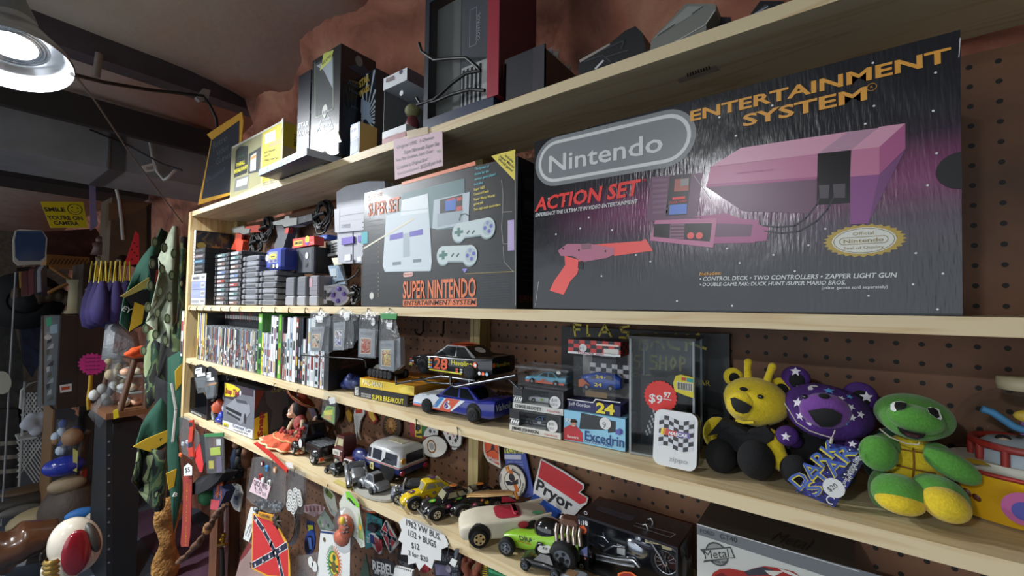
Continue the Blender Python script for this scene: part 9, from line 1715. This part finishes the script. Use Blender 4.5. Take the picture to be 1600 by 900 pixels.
def wire(name,label,cat,L,r,mt):
 P=[at(x,y,q) if q>0 else atX(x,y,q) for x,y,q in L];c=P[0];Q=[]
 for i in range(len(P)-1):Q+=[P[i].lerp(P[i+1],k/3) for k in range(3)]
 b=MB();b.tube([p-c for p in Q+[P[-1]]],r,mt,6);return fin(b,name,label,cat,c)
wire('lamp_cable','black cable running from the bright lamp to the beam end','cable',[(113,116,-1.75),(160,128,-1.9),(230,140,-2.05),(318,150,-2.03),(328,165,-2.03),(338,185,-2.03),(340,215,-2.05)],.006,BLK)
wire('grey_wire','thin grey wire hanging from the lamp down to the flags','wire',[(118,118,-1.8),(150,160,-2.1),(200,235,-2.4),(250,302,-2.6),(285,348,-2.7)],.003,m('6a6460'))
wire('pipe_stub','short rusty pipe stub hanging from the dark beam','pipe',[(155,84,-2.07),(153,100,-2.07),(150,121,-2.07)],.012,m('8a7f78',.5,.4))
wire('white_cord','white cord with a plug hanging from the duct','cord',[(233,218,-2.93),(238,245,-2.92),(245,268,-2.9),(256,281,-2.9),(262,278,-2.85),(274,266,-2.85)],.007,m('c9c9c6'))
wire('white_tube','white cord hanging below the duct right of the purple ribbon','cord',[(182,296,-3.7),(186,312,-3.7),(190,345,-3.7),(192,375,-3.7)],.010,m('c4c2bc'))
wire('black_wire','black wire looping along the duct side','cable',[(140,202,-2.93),(200,227,-2.93),(255,257,-2.8),(284,266,-2.7)],.005,BLK)
def fx(name,label,cat,px,X,mt,art=None,th=.004,group=None,n=(1,0,0)):
 c=atX(sum(p[0] for p in px)/len(px),sum(p[1] for p in px)/len(px),X);b=MB();f=PF(b,c,n,T_(c));P=[f.u(*p) for p in px]
 if sum(P[i][0]*P[(i+1)%len(P)][1]-P[(i+1)%len(P)][0]*P[i][1] for i in range(len(P)))<0:P=P[::-1]
 b.loft([[f.q(p,0)-f.n*th for p in P],[f.q(p,0) for p in P]],mt,False)
 if art:art(f)
 return fin(b,name,label,cat,c,group=group)
fx('tape_wrap','silver tape wrapped round the beam end','tape',[(306,152),(318,138),(329,141),(326,154),(312,158)],-2.03,m('a8a8a6',.4,.3),None,.02)
fx('barcode_tag','white barcode tag on the white cord','tag',[(221,259),(242,254),(247,266),(226,270)],-2.9,WHm,lambda f:[f.P([(229+k*1.7,261-k*.4),(229.8+k*1.7,260.8-k*.4),(230.6+k*1.7,266-k*.4),(229.8+k*1.7,266.2-k*.4)],INK,1) for k in range(6)])
fx('purple_ribbon','pale purple ribbon hanging from the duct','ribbon',[(139,283),(149,270),(150,320),(153,352),(141,361)],-3.5,m('7a7394',.8),None,.003)
def smile(f):
 f.X('SMILE',(70,330),(103,330.5),6.5,INK,2,b=.06,sh=-.2);f.X("YOU'RE ON",(75,343),(130,344),6.5,INK,2,b=.05,sh=-.2);f.X('CAMERA',(85,351),(124,352),6,INK,2,b=.05,sh=-.2);c=f.u(117,327);R=(V(f.u(117,319))-V(c)).length
 f.ring(c[0],c[1],R,R*.12,INK,2,24);f.disc(c[0]-R*.38,c[1]+R*.3,R*.13,INK,2);f.disc(c[0]+R*.38,c[1]+R*.3,R*.13,INK,2);f.ring(c[0],c[1],R*.6,R*.1,INK,2,10,a0=PI*1.15,a1=PI*1.85)
fx('camera_sign',"yellow SMILE YOU'RE ON CAMERA sign hanging at far left",'sign',[(63,315),(130,315.5),(137,355.5),(79,356)],-3.9,m('d8c418'),smile)
BRN_=m('33251b',.55,va=.15,bs=5);BRL=m('5d4630',.6,va=.2,bs=12)
def bx(name,label,cat,px0,py0,px1,py1,X,d,mt,fl=False,par=None,group=None):
 "box seen from the aisle: px0..px1, py0..py1 of its near face on x=X, d deep towards the far end"
 a=atX(px0,py1,X);c=atX(px1,py0,X);z0=.0 if fl else a.z;b=MB();o=V((X,a.y,z0));b.box((-d,0,0),(0,c.y-a.y,c.z-z0),mt);f=PF(b,V((X,0,0)),(1,0,0),T_(o))
 return b,f,o
b,f,o=bx('','','',170,317,237,410,-3.7,.3,m('5a4632',.6,va=.2,bs=10));f.P([(229,322),(236,318),(236,410),(229,410)],m('1c1713'),1);f.P([(170,317),(236,317),(236,322),(170,345)],m('6d5238'),.5);fin(b,'wooden_crate','brown wooden crate standing high beside the hanging flags','crate',o)
b,f,o=bx('','','',127,415,185,492,-4.1,.4,BRN_);f.P([(130,422),(148,420),(148,486),(130,488)],m('241a13'),1);fin(b,'cubby_box','dark brown cubby box under the wooden crate, behind the purple bags','cabinet',o)
b,f,o=bx('','','',88,493,168,640,-4.0,.5,BRN_);f.P([(120,493),(121,493),(121,640),(120,640)],m('1d140e'),1);f.P([(92,595),(114,591),(114,600),(92,603)],INK,2);f.P([(93,602),(112,599),(112,611),(94,614)],WHm,2.2);f.P([(96,605),(109,603),(109,608),(96,610)],m('c0502c'),2.6)
for x,y in((137,453),(137,510)):f.D(x,y,3,WHm,3)
fin(b,'brown_cabinet','dark brown cabinet with a card sticker, behind the pink burst tag','cabinet',o)
b,f,o=bx('','','',72,640,86,850,-4.05,.4,m('7a5a38'),True);fin(b,'tan_panel','upright tan board on the floor at the left of the brown shelf unit','board',o)
b,f,o=bx('','','',137,640,165,850,-4.0,.5,BRN_,True);fin(b,'brown_panel','dark brown upright panel left of the black cabinet','panel',o)
b=MB();a=atX(66,493,-4.05);c=atX(88,632,-4.05);b.box((-.05,0,0),(0,c.y-a.y,a.z-c.z),m('7f8a90',.15,co=.8));f=PF(b,V((-4.05,0,0)),(1,0,0),T_(V((-4.05,a.y,c.z))));f.P([(66,493),(69,493),(69,632),(66,632)],BRL,1)
for k in range(12):f.P([(72+k%3*4,520+k*9),(78+k%3*3,518+k*9),(77+k%3*3,526+k*9),(73,528+k*9)],m(['a8b4ba','4a5054','c8ccd0','6a6e60'][k%4],.4),1)
f.P([(72,497),(80,495),(81,508),(73,511)],m('5ac89a'),2);f.P([(78,508),(90,506),(90,520),(78,522)],m('b8d8e8'),2);f.D(75,527,4,WHm,2);fin(b,'glass_cabinet','narrow glass-fronted cabinet with pale goods, left of the brown cabinet','cabinet',V((-4.05,a.y,c.z)))
# shelf goods at far left
fx('carved_board','dark red-brown carved board behind the slatted shelf','board',[(62,362),(150,357),(165,380),(150,412),(70,412)],-4.9,m('45211a',.6,va=.4,bs=14),lambda f:[f.S([(75+k*14,375),(85+k*14,366),(95+k*14,376)],.006,m('2a1410'),1) for k in range(5)],.03)
b,f,o=bx('','','',72,402,140,417,-4.7,.3,m('9a6a38'));
for k in range(11):f.P([(76+k*6,412),(82+k*6,404),(83.5+k*6,405),(77.5+k*6,414)],m('4a2c16'),1)
fin(b,'slatted_shelf','slatted wooden shelf glowing in lamp light, below the blue mirror','shelf',o)
t=fx('blue_mirror','blue rounded mirror in a white frame at far left','mirror',[(24,360),(30,358),(66,360),(74,372),(72,405),(64,413),(28,415),(21,408),(20,375)],-4.5,m('c4c2b8'),lambda f:f.P([(26,361),(66,361),(72,372),(70,402),(62,408),(30,408),(24,402),(23,375)],m('274a78',.15,co=.6),1),.03)
b=MB();pA=lambda x,y:atX(x,y,-4.25);c=pA(26,421);b.tube([pA(26,421)-c,pA(76,417)-c],.012,DKST,6);b.cyl((-.18,.01,0),(-.18,.01,-c.z),.005,GREY,8);b.tube([(0,.01,0),(-.18,.01,0)],.012,DKST,6);fin(b,'clothes_rail','metal clothes rail carrying the sleeved shirts','rail',c)
for k,(x0,x1,y1,cc) in enumerate(((30,40,448,'b88a2c'),(33,48,462,'5d2a30'),(44,56,458,'6a2c38'),(54,63,460,'1f2430'),(58,68,455,'a8a8b0'),(64,73,462,'2a1c28'))):
 fx('bagged_shirt',['mustard','dark maroon','maroon','black','pale grey','dark purple'][k]+' folded shirt in a plastic sleeve, hanging below the blue mirror','shirt',[(x0,424),(x0+3,418),(x1,414),(x1+1,y1),(x0+1,y1+2)],-4.3+.03*k,m(cc,.3,co=.6),None,.02,group='sleeved shirts')
b=MB();c=atX(40,470,-4.5);b.lathe([(.0,.05),(.05,.04),(.075,.0),(.085,-.02),(.19,-.03),(.2,-.02),(.09,.0)],m('1a1c1e',.8),24,ax='x');fin(b,'black_hat','black wide-brimmed hat hanging under the sleeved shirts','hat',c)
for k,(px,cc,lb) in enumerate((([(0,445),(20,440),(28,470),(30,500),(5,510),(0,505)],'6a7078','grey-blue denim garment behind the black hat'),([(0,505),(20,500),(35,560),(38,640),(30,720),(0,730)],'33322f','dark coat on the rack at the far left edge'),([(30,500),(65,500),(66,560),(50,590),(38,570)],'20243a','dark blue sequinned garment under the black hat'),([(0,640),(28,640),(34,700),(28,760),(0,765)],'2f2b2a','striped dark blanket at the far left edge'))):fx('garment',lb,'clothing',px,-4.9+.04*k,m(cc,.85,bu=.8,bs=18,va=.35),(lambda f:[f.P([(0,690+k*22),(30,688+k*22),(30,694+k*22),(0,697+k*22)],m('8a8478',.8),1) for k in range(3)]) if k==3 else None,.08)
fx('oval_tag','pale oval paper tag at the far left edge','tag',ell(3,598,15,18),-4.4,m('b8b6a4',.7))
b=MB();c=atX(118,490,-4.3);h=atX(118,437,-4.3).z-c.z;r=.045;CRc=m('b8ac88');b.lathe([(.0,0),(r*1.3,0),(r*1.3,h*.06),(r,h*.1),(r*.92,h*.85),(r*1.2,h*.93),(r*1.25,h),(0,h)],CRc,14);fin(b,'plaster_column','small cream column standing on the brown cabinet','ornament',c)
for k,L in enumerate(([(77,416),(95,428),(112,438)],[(75,458),(92,449),(112,441)])):wire('wooden_arm',['upper','lower'][k]+' lamp-lit wooden arm reaching to the cream column','bracket',[(x,y,-4.45) for x,y in L],.012,m('c08a50'))
b=MB();c=atX(92,470,-4.5);
for k in range(8):b.ball((0,.05*k-.2,RU(-.03,.05)),(.05,.035,.06),m(['4a3a28','6a5034','2c2420','85725a'][k%4],.6),8,6)
smooth(fin(b,'driftwood_figures','cluster of brown carved wood under the lit wooden arms','carving',c),.012,3)
for k,(x,y,r,cc,lb) in enumerate(((157,385,.06,'5a3a30','brown carved head figurine on the cubby box'),(177,395,.055,'4a5a40','greenish figurine on the cubby box'),(172,368,.05,'8a7060','pale bronze figurine above the greenish one'),(158,405,.045,'6a5a40','small tan figurine in front of the carved head'))):
 c=atX(x,y,-3.95);b=MB();b.lathe([(0,-r),(r*.8,-r),(r*.6,-.2*r),(r*.7,.3*r),(0,.5*r)],m(cc,.5),12);b.ball((0,0,r*.7),r*.45,m(cc,.4),10,8);fin(b,'figurine',lb,'figurine',c)
for k,(x,y) in enumerate(((192,407),(212,409))):c=atX(x,y,-3.5);b=MB();b.ball((0,0,0),.035,m('3a2c20',.15,.6),14,10);fin(b,'metal_ball',['left','right'][k]+' of two dark shiny balls by the pink sheet sign','ball',c)
fx('pink_sheet_sign','bright pink-red sheet sign with a notched edge, beside the wooden crate','sign',[(212,361),(217,366),(218,412),(205,414),(193,415),(200,398)],-3.45,m('e83a44',.7),lambda f:[f.D(206+k%3*4,375+k*5,1.2,INK,1) for k in range(7)])
PB=m('2c2258',.8,va=.2,bs=20);
for k in range(8):
 x=146+k*7.5;t=thing('drawstring_bag',f'purple felt drawstring bag, {ORD[k]} from the left in the hanging bunch','bag',atX(x,425,-3.3+.085*(k%3)),0,'purple drawstring bags');b=MB();j=.02*(k%3);b.lathe([(.014,-.05),(.022,-.08),(.040,-.15),(.047,-.24+j),(.036,-.30+j),(.0,-.32+j)],PB,12);b.build('pouch',t)
 b=MB();b.tube([(0,-.008,.06),(0,-.012,0),(0,-.015,-.06)],.004,m('c8b83a'),5);b.tube([(0,.008,.06),(0,.012,0),(0,.015,-.06)],.004,m('c8b83a'),5);b.build('drawstring',t)
fx('yellow_tag','yellow paper tag beside the purple bags','tag',[(148,417),(154,414),(155,432),(148,434)],-3.28,m('d8a83a'))
# flags and cloths
def drape(name,label,px,X,mt,art=None,fold=.05,nf=5):
 "hanging cloth: outline in pixels, folded in depth"
 c=atX(sum(p[0] for p in px)/len(px),min(p[1] for p in px),X);P=[atX(*p,X)-c for p in px];b=MB();n=len(P);cx=sum((p for p in P),V())/n;D=[]
 for i in range(n):D+=[P[i].lerp(P[(i+1)%n],k/4) for k in range(4)]
 N=len(D);g=lambda p,s:V((fold*sin(p.y*60*nf/5)*(s),p.y,p.z));vs=[g(p,1) for p in D]+[g(cx.lerp(p,.55),1) for p in D]+[g(cx,1)]
 fs=[(i,(i+1)%N,N+(i+1)%N,N+i) for i in range(N)]+[(N+i,N+(i+1)%N,2*N) for i in range(N)];b.add(vs,fs,mt,True);f=PF(b,c+V((fold+.004,0,0)),(1,0,0),T_(c))
 if art:art(f)
 o=fin(b,name,label,'flag' if 'flag' in name else 'cloth',c);s=o.modifiers.new('solid','SOLIDIFY');s.thickness=.006;return o
FG=m('1c4a3a',.85);FY=m('c8a82c',.85);FK=m('15151a',.85);CAM=blot('camouflage_cloth',['1b1c1a','20241e','5a6a44','2a4a34','15161a','8a9a70'],9,.85,(1,1,.5))
def bob(f):f.P([(188,463),(233,433),(232,448),(195,465)],m('b8a85a',.85),1);f.P([(195,465),(234,450),(232,480),(228,500),(200,472)],FK,1.1);f.P([(235,400),(250,398),(252,420),(244,445),(236,440),(232,415)],FK,1.4);f.P([(210,472),(226,478),(222,505),(202,518)],m('d0a62a',.85),1.6);f.P([(244,422),(252,420),(250,438),(242,442)],m('a83a2c',.85),1.8);f.X('EY',(190,485),(203,490),8,WHm,2)
drape('hanging_flag','green, yellow and black flag, leftmost of the hanging flags',[(252,356),(263,362),(258,400),(240,450),(238,500),(203,520),(184,505),(190,465),(225,400)],-2.75,FG,bob,.03)
def dol(f):
 for k in range(16):x=238+(k%3)*15-(k//3)*3.5;y=378+(k//3)*34+(k%3)*9;f.P(ell(x+4,y,5,8,12),m('4a5a40',.85),1);f.P(ell(x+4,y,3,5.5,10),m('8a9a78',.85),2)
drape('money_print_cloth','pale green cloth printed like banknotes hanging beside the flags',[(266,355),(281,352),(283,400),(280,470),(276,520),(262,545),(248,530),(230,505),(240,440),(258,390)],-2.6,m('a9b29a',.85,va=.2,bs=30),dol,.05,9)
drape('camouflage_cloth','camouflage cloth hanging against the end of the shelving unit',[(280,370),(292,372),(291,560),(272,600),(248,590),(255,530),(276,500)],-2.55,CAM,None,.03)
drape('camouflage_cloth','narrow camouflage scarf hanging over the glass display case',[(232,520),(252,505),(258,560),(244,620),(232,640),(226,570)],-2.7,CAM,None,.02)
drape('hanging_flag','lower green flag with a yellow stripe, hanging in front of the black cabinet',[(250,620),(262,640),(266,690),(240,706),(208,698),(222,665)],-2.6,FG,lambda f:f.P([(208,698),(228,686),(262,672),(262,690),(235,706)],FY,1),.02)
drape('camouflage_cloth','dark camouflage bundle hanging below the lower green flag',[(214,700),(262,702),(264,745),(258,790),(240,795),(225,775),(200,748)],-2.58,CAM,None,.05)
drape('hanging_flag','long dark green lettered flag at the end of the shelving unit',[(265,560),(284,545),(286,640),(275,690),(284,760),(270,830),(264,720)],-2.5,FG,lambda f:(f.P([(274,580),(286,566),(286,595),(275,610)],FY,1),f.S([(268,600),(275,640),(270,690)],.008,WHm,1),f.P([(260,740),(276,733),(272,760),(264,765)],FY,1),f.X('B',(270,776),(276,776),6,WHm,2,b=.03)),.02)
drape('black_cloth','black cloth hanging between the camouflage and the long green flag',[(246,590),(266,570),(268,640),(262,720),(246,640)],-2.65,FK,None,.03)
# display case on the black cabinet
b,f,o=bx('','','',166,655,223,900,-3.0,.42,m('0e1114'),True);f.P([(166,655),(176,655),(176,900),(166,900)],m('17191c'),1)
for k in range(10):f.D(170,690+k*21,1.5,m('6a6c70'),2)
fin(b,'black_cabinet','tall black cabinet carrying the wooden glass display case','cabinet',o);top=o.z+atX(200,655,-3.0).z
a=atX(168,655,-2.98);c=atX(236,560,-2.98);w=c.y-a.y;h=c.z-a.z;t=thing('display_case','small glass display case with a leaning wooden frame on the black cabinet','display case',V((-2.98,a.y,a.z+.001)));WD=m('4e3220')
b=MB();b.box((-.34,-.01,0),(.02,w,.03),m('6d472c'));b.box((-.34,w*.5,h-.02),(-.02,w,h),WD);b.tube([(0,w*.28,.03),(-.02,w*.62,h)],.016,WD,6);b.tube([(-.30,0.02,.03),(-.32,w*.4,h)],.014,WD,6);b.tube([(0,w-.015,.03),(-.02,w-.015,h)],.014,WD,6);b.build('wooden_frame',t)
b=MB();b.add([(.004,w*.3,.03),(.004,w-.02,.03),(-.016,w-.02,h),(-.016,w*.62,h)],[(0,1,2,3)],GLASS);b.add([(.0,w*.28,.03),(-.30,.02,.03),(-.32,w*.4,h),(-.02,w*.62,h)],[(0,1,2,3)],GLASS);b.build('glass_panes',t)
for z in(.36,.66):b=MB();b.box((-.30,w*.4,h*z),(-.02,w-.02,h*z+.005),m('9aa8a8',.1,co=.5));b.build('glass_shelf',t)
for k in range(9):b=MB();b.ball((0,0,0),(.03,.026,.02),m(['c8b8a0','8a8a84','d8a88a','a8a8a8'][k%4],.5),9,6);fin(b,'small_trinket',f'little pale trinket inside the display case, {ORD[k]} from the bottom shelf up','trinket',t.location+V((-.10-.05*(k%2),w*(.50+.15*(k%3)),[.051,h*.36+.026,h*.66+.026][k//3])),group='trinkets in the display case')
fx('yellow_price_tag','yellow price tag on the display case base','tag',[(177,642),(184,639),(186,652),(178,655)],-2.93,m('d8c82c'))
c=atX(220,552,-2.98);b=MB()
for k in range(12):b.ball((RU(-.03,.03),RU(-.055,.055),RU(-.01,.03)),(.022,.025,.016),m('d8521c',.8),8,6)
smooth(fin(b,'orange_cloth','crumpled bright orange cloth on top of the display case','cloth',c),.006,2)
for k,(px,lb) in enumerate((([(165,505),(185,495),(215,520),(222,560),(190,572),(158,562)],'crumpled silver plastic bag under the purple bags'),([(172,560),(196,545),(205,580),(185,612),(168,605)],'clear bag of dried goods left of the display case'),([(167,603),(180,608),(182,626),(155,670),(137,648),(150,625)],'slanting clear bag of printed packets left of the display case'),([(88,655),(121,655),(121,690),(105,716),(86,690)],'clear bag of small blue goods in front of the tan board'))):
 c=atX(px[0][0],px[0][1],-3.2 if k<3 else-3.9);t=thing('clear_bag',lb,'bag',c);b=MB();X=-3.2 if k<3 else-3.9;P=[atX(*p,X)-c for p in px];n=len(P);cn=sum(P,V())/n
 b.loft([[cn.lerp(p,.5)+V((-.05,0,0)) for p in P],P,[cn.lerp(p,.55)+V((.05,0,0)) for p in P]],m('85888c',.2,co=.6,bu=1,bs=25) if k==0 else FILM2,True);b.build('film',t);b=MB()
 if k:
  for i in range(10):q=cn+V((0,RU(-.05,.05),RU(-.09,.09)));b.ball(q,(.02,.022,.03),m(random.choice([['8a7a5a','a8987a','6a5a44'],['b8b8b4','5a5a60','8a8a88'],['3a5a9a','b8c8d8','8a6a4a']][k-1]),.6),7,5)
  tag(b.build('contents',t),kind='stuff')
fx('pink_burst_tag','bright pink burst-shaped tag with handwriting on the brown cabinet','tag',star(144,569,23,18,.84,ry=18),-3.85,m('d83a94',.7),lambda f:[f.X('handmade sale',(133,561+k*6),(156,560+k*6),3,m('5a1a4a',.7),2) for k in range(4)])
wire('gold_chain','gold chain with yellow beads hanging below the pink burst tag','chain',[(142,586,-3.84),(141,605,-3.84),(138,625,-3.84),(139,640,-3.84)],.012,m('c8a02c',.4,.5))
# floor goods
b=MB();c=atX(50,780,-4.6);LW=m('b8bab8');pA=lambda x,y:atX(x,y,-4.6)-c
for x0,x1,y0,y1 in((33,73,613,662),(26,73,680,775)):
 for k in range(-4,9):
  for s in(1,-1):
   xa,xb=x0+k*6,x0+k*6+(y1-y0)*.7*s;L=[(xa+(xb-xa)*u,y0+(y1-y0)*u) for u in[i/10 for i in range(11)]];L=[q for q in L if x0<=q[0]<=x1]
   if len(L)>1:b.tube([pA(*q) for q in(L[0],L[-1])],.006,LW,4)
b.tube([pA(32,638),pA(34,610),pA(45,600),pA(61,595),pA(61,638),pA(32,638)],.008,LW,5);b.box(tuple(pA(26,683)-V((.1,0,.01))),tuple(pA(54,680)+V((.1,0,.01))),LW);b.box((-.01,pA(26,0).y,-c.z),(.01,pA(30,0).y,pA(0,680).z),LW);b.box((-.01,pA(70,0).y,-c.z),(.01,pA(73,0).y,pA(0,600).z),LW);fin(b,'white_lattice','white lattice rack standing on the carpet at far left','rack',c)
b=MB();c=atX(62,660,-4.5);
for k in range(9):b.ball((.02*(k%2),RU(-.07,.07),RU(-.05,.05)),.04,m('b4b8c4',.9),8,6)
smooth(fin(b,'white_plush','fluffy white ornament hanging on the white lattice','ornament',c),.012,3)
def blobx(name,label,cat,x,y,X,r,cc,rough=.6,extra=None):
 c=atX(x,y,X);b=MB();b.ball((0,0,0),r,m(cc,rough,bu=.4,bs=30),14,9)
 if extra:extra(b)
 return fin(b,name,label,cat,c)
for a in(('stone_slab','flat grey stone leaning on the carpet','stone',32,798,-4.3,(.03,.10,.035),'5d5c58'),('driftwood_fish','dark driftwood piece lying on the carpet above the stone slab','driftwood',38,785,-4.4,(.05,.15,.05),'3a342e'),('bark_shelf','curved bark shelf on the white lattice','shelf',45,765,-4.5,(.08,.14,.03),'5a4632'),('woven_basket','round woven basket of shells at the tan board foot','basket',60,815,-4.0,(.10,.14,.09),'8a7c5c'),('clay_pot','large brown clay pot on the floor by the dark brown panel','pot',110,800,-3.9,(.15,.15,.20),'3a2e24'),('blue_packet','blue plastic packet lying before the clay pot','packet',125,803,-3.7,(.03,.07,.035),'2a6ab0'),('carved_face','tan carved face in front of the clear bag of blue goods','carving',113,683,-3.8,(.05,.05,.055),'8a6a4e'),('jaw_bone','fanged bone on a little shelf','bone',105,757,-3.85,(.05,.09,.05),'8a7a60'),('glass_cluster','shiny blue glass cluster above the fanged bone','ornament',100,728,-3.85,(.06,.10,.06),'2c3a9a'),('shell_pile','pale shell cluster between the pot and the black cabinet','shells',152,815,-3.6,(.06,.07,.07),'a8a090')):blobx(*a,rough=.15 if 'glass' in a[0] else .6)
wire('red_pods','hanging string of red chili pods beside the dark brown panel','ornament',[(131,733,-3.9),(130,745,-3.9),(129,765,-3.9),(136,778,-3.9)],.018,m('a83a26'));wire('bare_branch','bare branch standing beside the dark brown panel','branch',[(126,735,-3.85),(128,700,-3.85),(135,680,-3.85),(140,672,-3.85)],.02,m('4a3524',.7))
fx('yellow_note','yellow-green paper note hanging by the bare branch','note',[(114,700),(122,705),(120,738),(114,735)],-3.8,m('b8b86a'))
b=MB();c=atZ(30,880,.03);W_=m('4a2e1c',.25,co=.6,va=.3,bs=8);pq=lambda x,y,X=-3.3:atX(x,y,X)-c
b.tube([pq(-25,850),pq(5,860),pq(35,845),pq(70,838),pq(82,855)],[.06,.085,.10,.09,.03],W_,12);b.tube([pq(30,850),pq(35,880),pq(30,920)],[.06,.05,.03],W_,10);b.tube([pq(-5,860),pq(-10,900)],[.06,.05],m('a8704a',.3,co=.5),10);smooth(fin(b,'polished_driftwood','polished brown driftwood animal shape at the lower left corner','driftwood',c),.014,4)
b=MB();c=atZ(62,905,.05);b.ball((0,0,.10),(.10,.13,.13),m('14161a',.1,co=1),16,10);fin(b,'black_vase','black glossy round vase between the driftwood and the ray gun toy','vase',c)
# red and white ray-gun-like toy on a stand
X=-2.6;c=atX(110,905,X);c=V((X,c.y,0));t=thing('white_red_toy','white egg-shaped toy with a red oval hollow and gold ribbed neck, lower left','toy',c);pk=lambda x,y,dx=0:atX(x,y,X)+V((dx,0,0))-c;k=pxm(112,850,.3);k=(atX(112,850,X)-O).dot(fw)/F;WC=m('c8c0b0',.3,co=.6)
b=MB();tmp=MB();tmp.ball((0,0,0),(.07,31*k,45*k),WC,24,16);R=M.Rotation(math.radians(14),4,'X');b.add([pk(118,852)+R@v for v in tmp.v],tmp.f,WC,True);b.tube([pk(95,880),pk(92,910),pk(95,960)],[22*k,20*k,24*k],WC,14);b.ball(pk(92,872),(.06,12*k,16*k),WC,14,10);smooth(b.build('shell',t),.006,4)
b=MB();cc=pk(115,855,.064);b.ball(cc,(.022,17*k,34*k),m('7a0f1c',.2,co=.8),24,14);b.build('red_hollow',t)
b=MB();tmp=MB();tmp.ball((0,0,0),(.05,9*k,26*k),m('3f3d38'),16,10);b.add([pk(141,836,.03)+M.Rotation(math.radians(16),4,'X')@v for v in tmp.v],tmp.f,m('3f3d38'),True);b.build('grey_pad',t)
b=MB();
for i in range(7):b.lathe([(9*k,-.012),(12*k,0),(9*k,.012)],m('a88a4a',.3,.7),16,c=tuple(pk(81,872+i*7,.03)))
b.build('ribbed_neck',t);b=MB();b.lathe([(.14,0),(.14,.02),(.05,.04),(.04,pk(95,930).z)],m('2a2a2c'),18,c=(0,pk(95,0+900).y,0));b.build('stand',t)
b=MB();c=atZ(258,905,.0);P=[(-.02,.35),(.03,.30),(.05,.15),(.03,0),(.045,-.15)];h=atX(258,782,c.x).z
b.loft([[V((.03*sin(a)+.01*sin(z*40),.05*cos(a)*(1+.3*sin(z*23)),z)) for a in[2*PI*i/12 for i in range(12)]] for z in[h*i/14 for i in range(15)]],rockmat('bark_slab','7a5224','a8783a','c89a58',14,.9));fin(b,'bark_slab','tall golden-brown rough bark slab standing beyond the black cabinet','slab',c)
b=MB();b.box((-1.0,0,0),(.76,.28,.006),m('4a2f42',.95,bu=.5,bs=200,va=.3));fin(b,'purple_rug','purple carpet patch seen under the end of the shelving','rug',V((-2.95,.83,.001)))
# ---------- lamps ----------
def highbay(x,y,z,w,R,label,tilt=0):
 t=thing('hanging_lamp',label,'lamp',(x,y,z),(0,tilt,0));al=m('c9ccd0',.25,1)
 b=MB();b.lathe([(R,0),(R*1.02,.006),(R*.98,.02),(R*.62,.085),(R*.45,.10),(R*.42,.13)],al,48);b.lathe([(R*.40,.125),(R*.44,.096),(R*.6,.08),(R*.96,.015),(R,0)],al,48);b.build('reflector',t)
 b=MB();b.lathe([(R*.42,.13),(R*.36,.16),(R*.2,.22),(.03,.25),(.0,.26)],m('9a9da1',.4,1),32);b.build('driver_housing',t)
 for i,k in enumerate((.44,.50,.57)):
  b=MB();b.tube([(R*k*cos(a),R*k*sin(a),.05+.0*i) for a in[2*PI*j/40 for j in range(41)]],.0045,m('d8dbdd',.2,1),6);b.build('lens_ring',t)
 b=MB();b.lathe([(0.0,.045),(R*.2,.047),(R*.36,.06),(R*.40,.085)],m('fbfdff',.4,em=9),32);b.build('lens',t)
 b=MB();b.cyl((0,0,.24),(-math.tan(tilt)*0,0,.30),.008,DKST,8);b.build('hanging_rod',t)
 l=bpy.data.lights.new('lamp_light','AREA');l.shape='DISK';l.size=R*.8;l.energy=w;l.color=(.95,.98,1)
 o=bpy.data.objects.new('lamp_light',l);C.objects.link(o);o.parent=t;o.location=(0,0,.04)
 return t
LL=['bright round silver high bay lamp hanging below the dark ceiling beam','round silver high bay lamp behind the viewer','added high bay lamp over the aisle, unseen, brightening the far left goods']
for i,(a,l) in enumerate(zip(LAMPS,LL)):highbay(*a,l,-.36 if i==0 else 0)
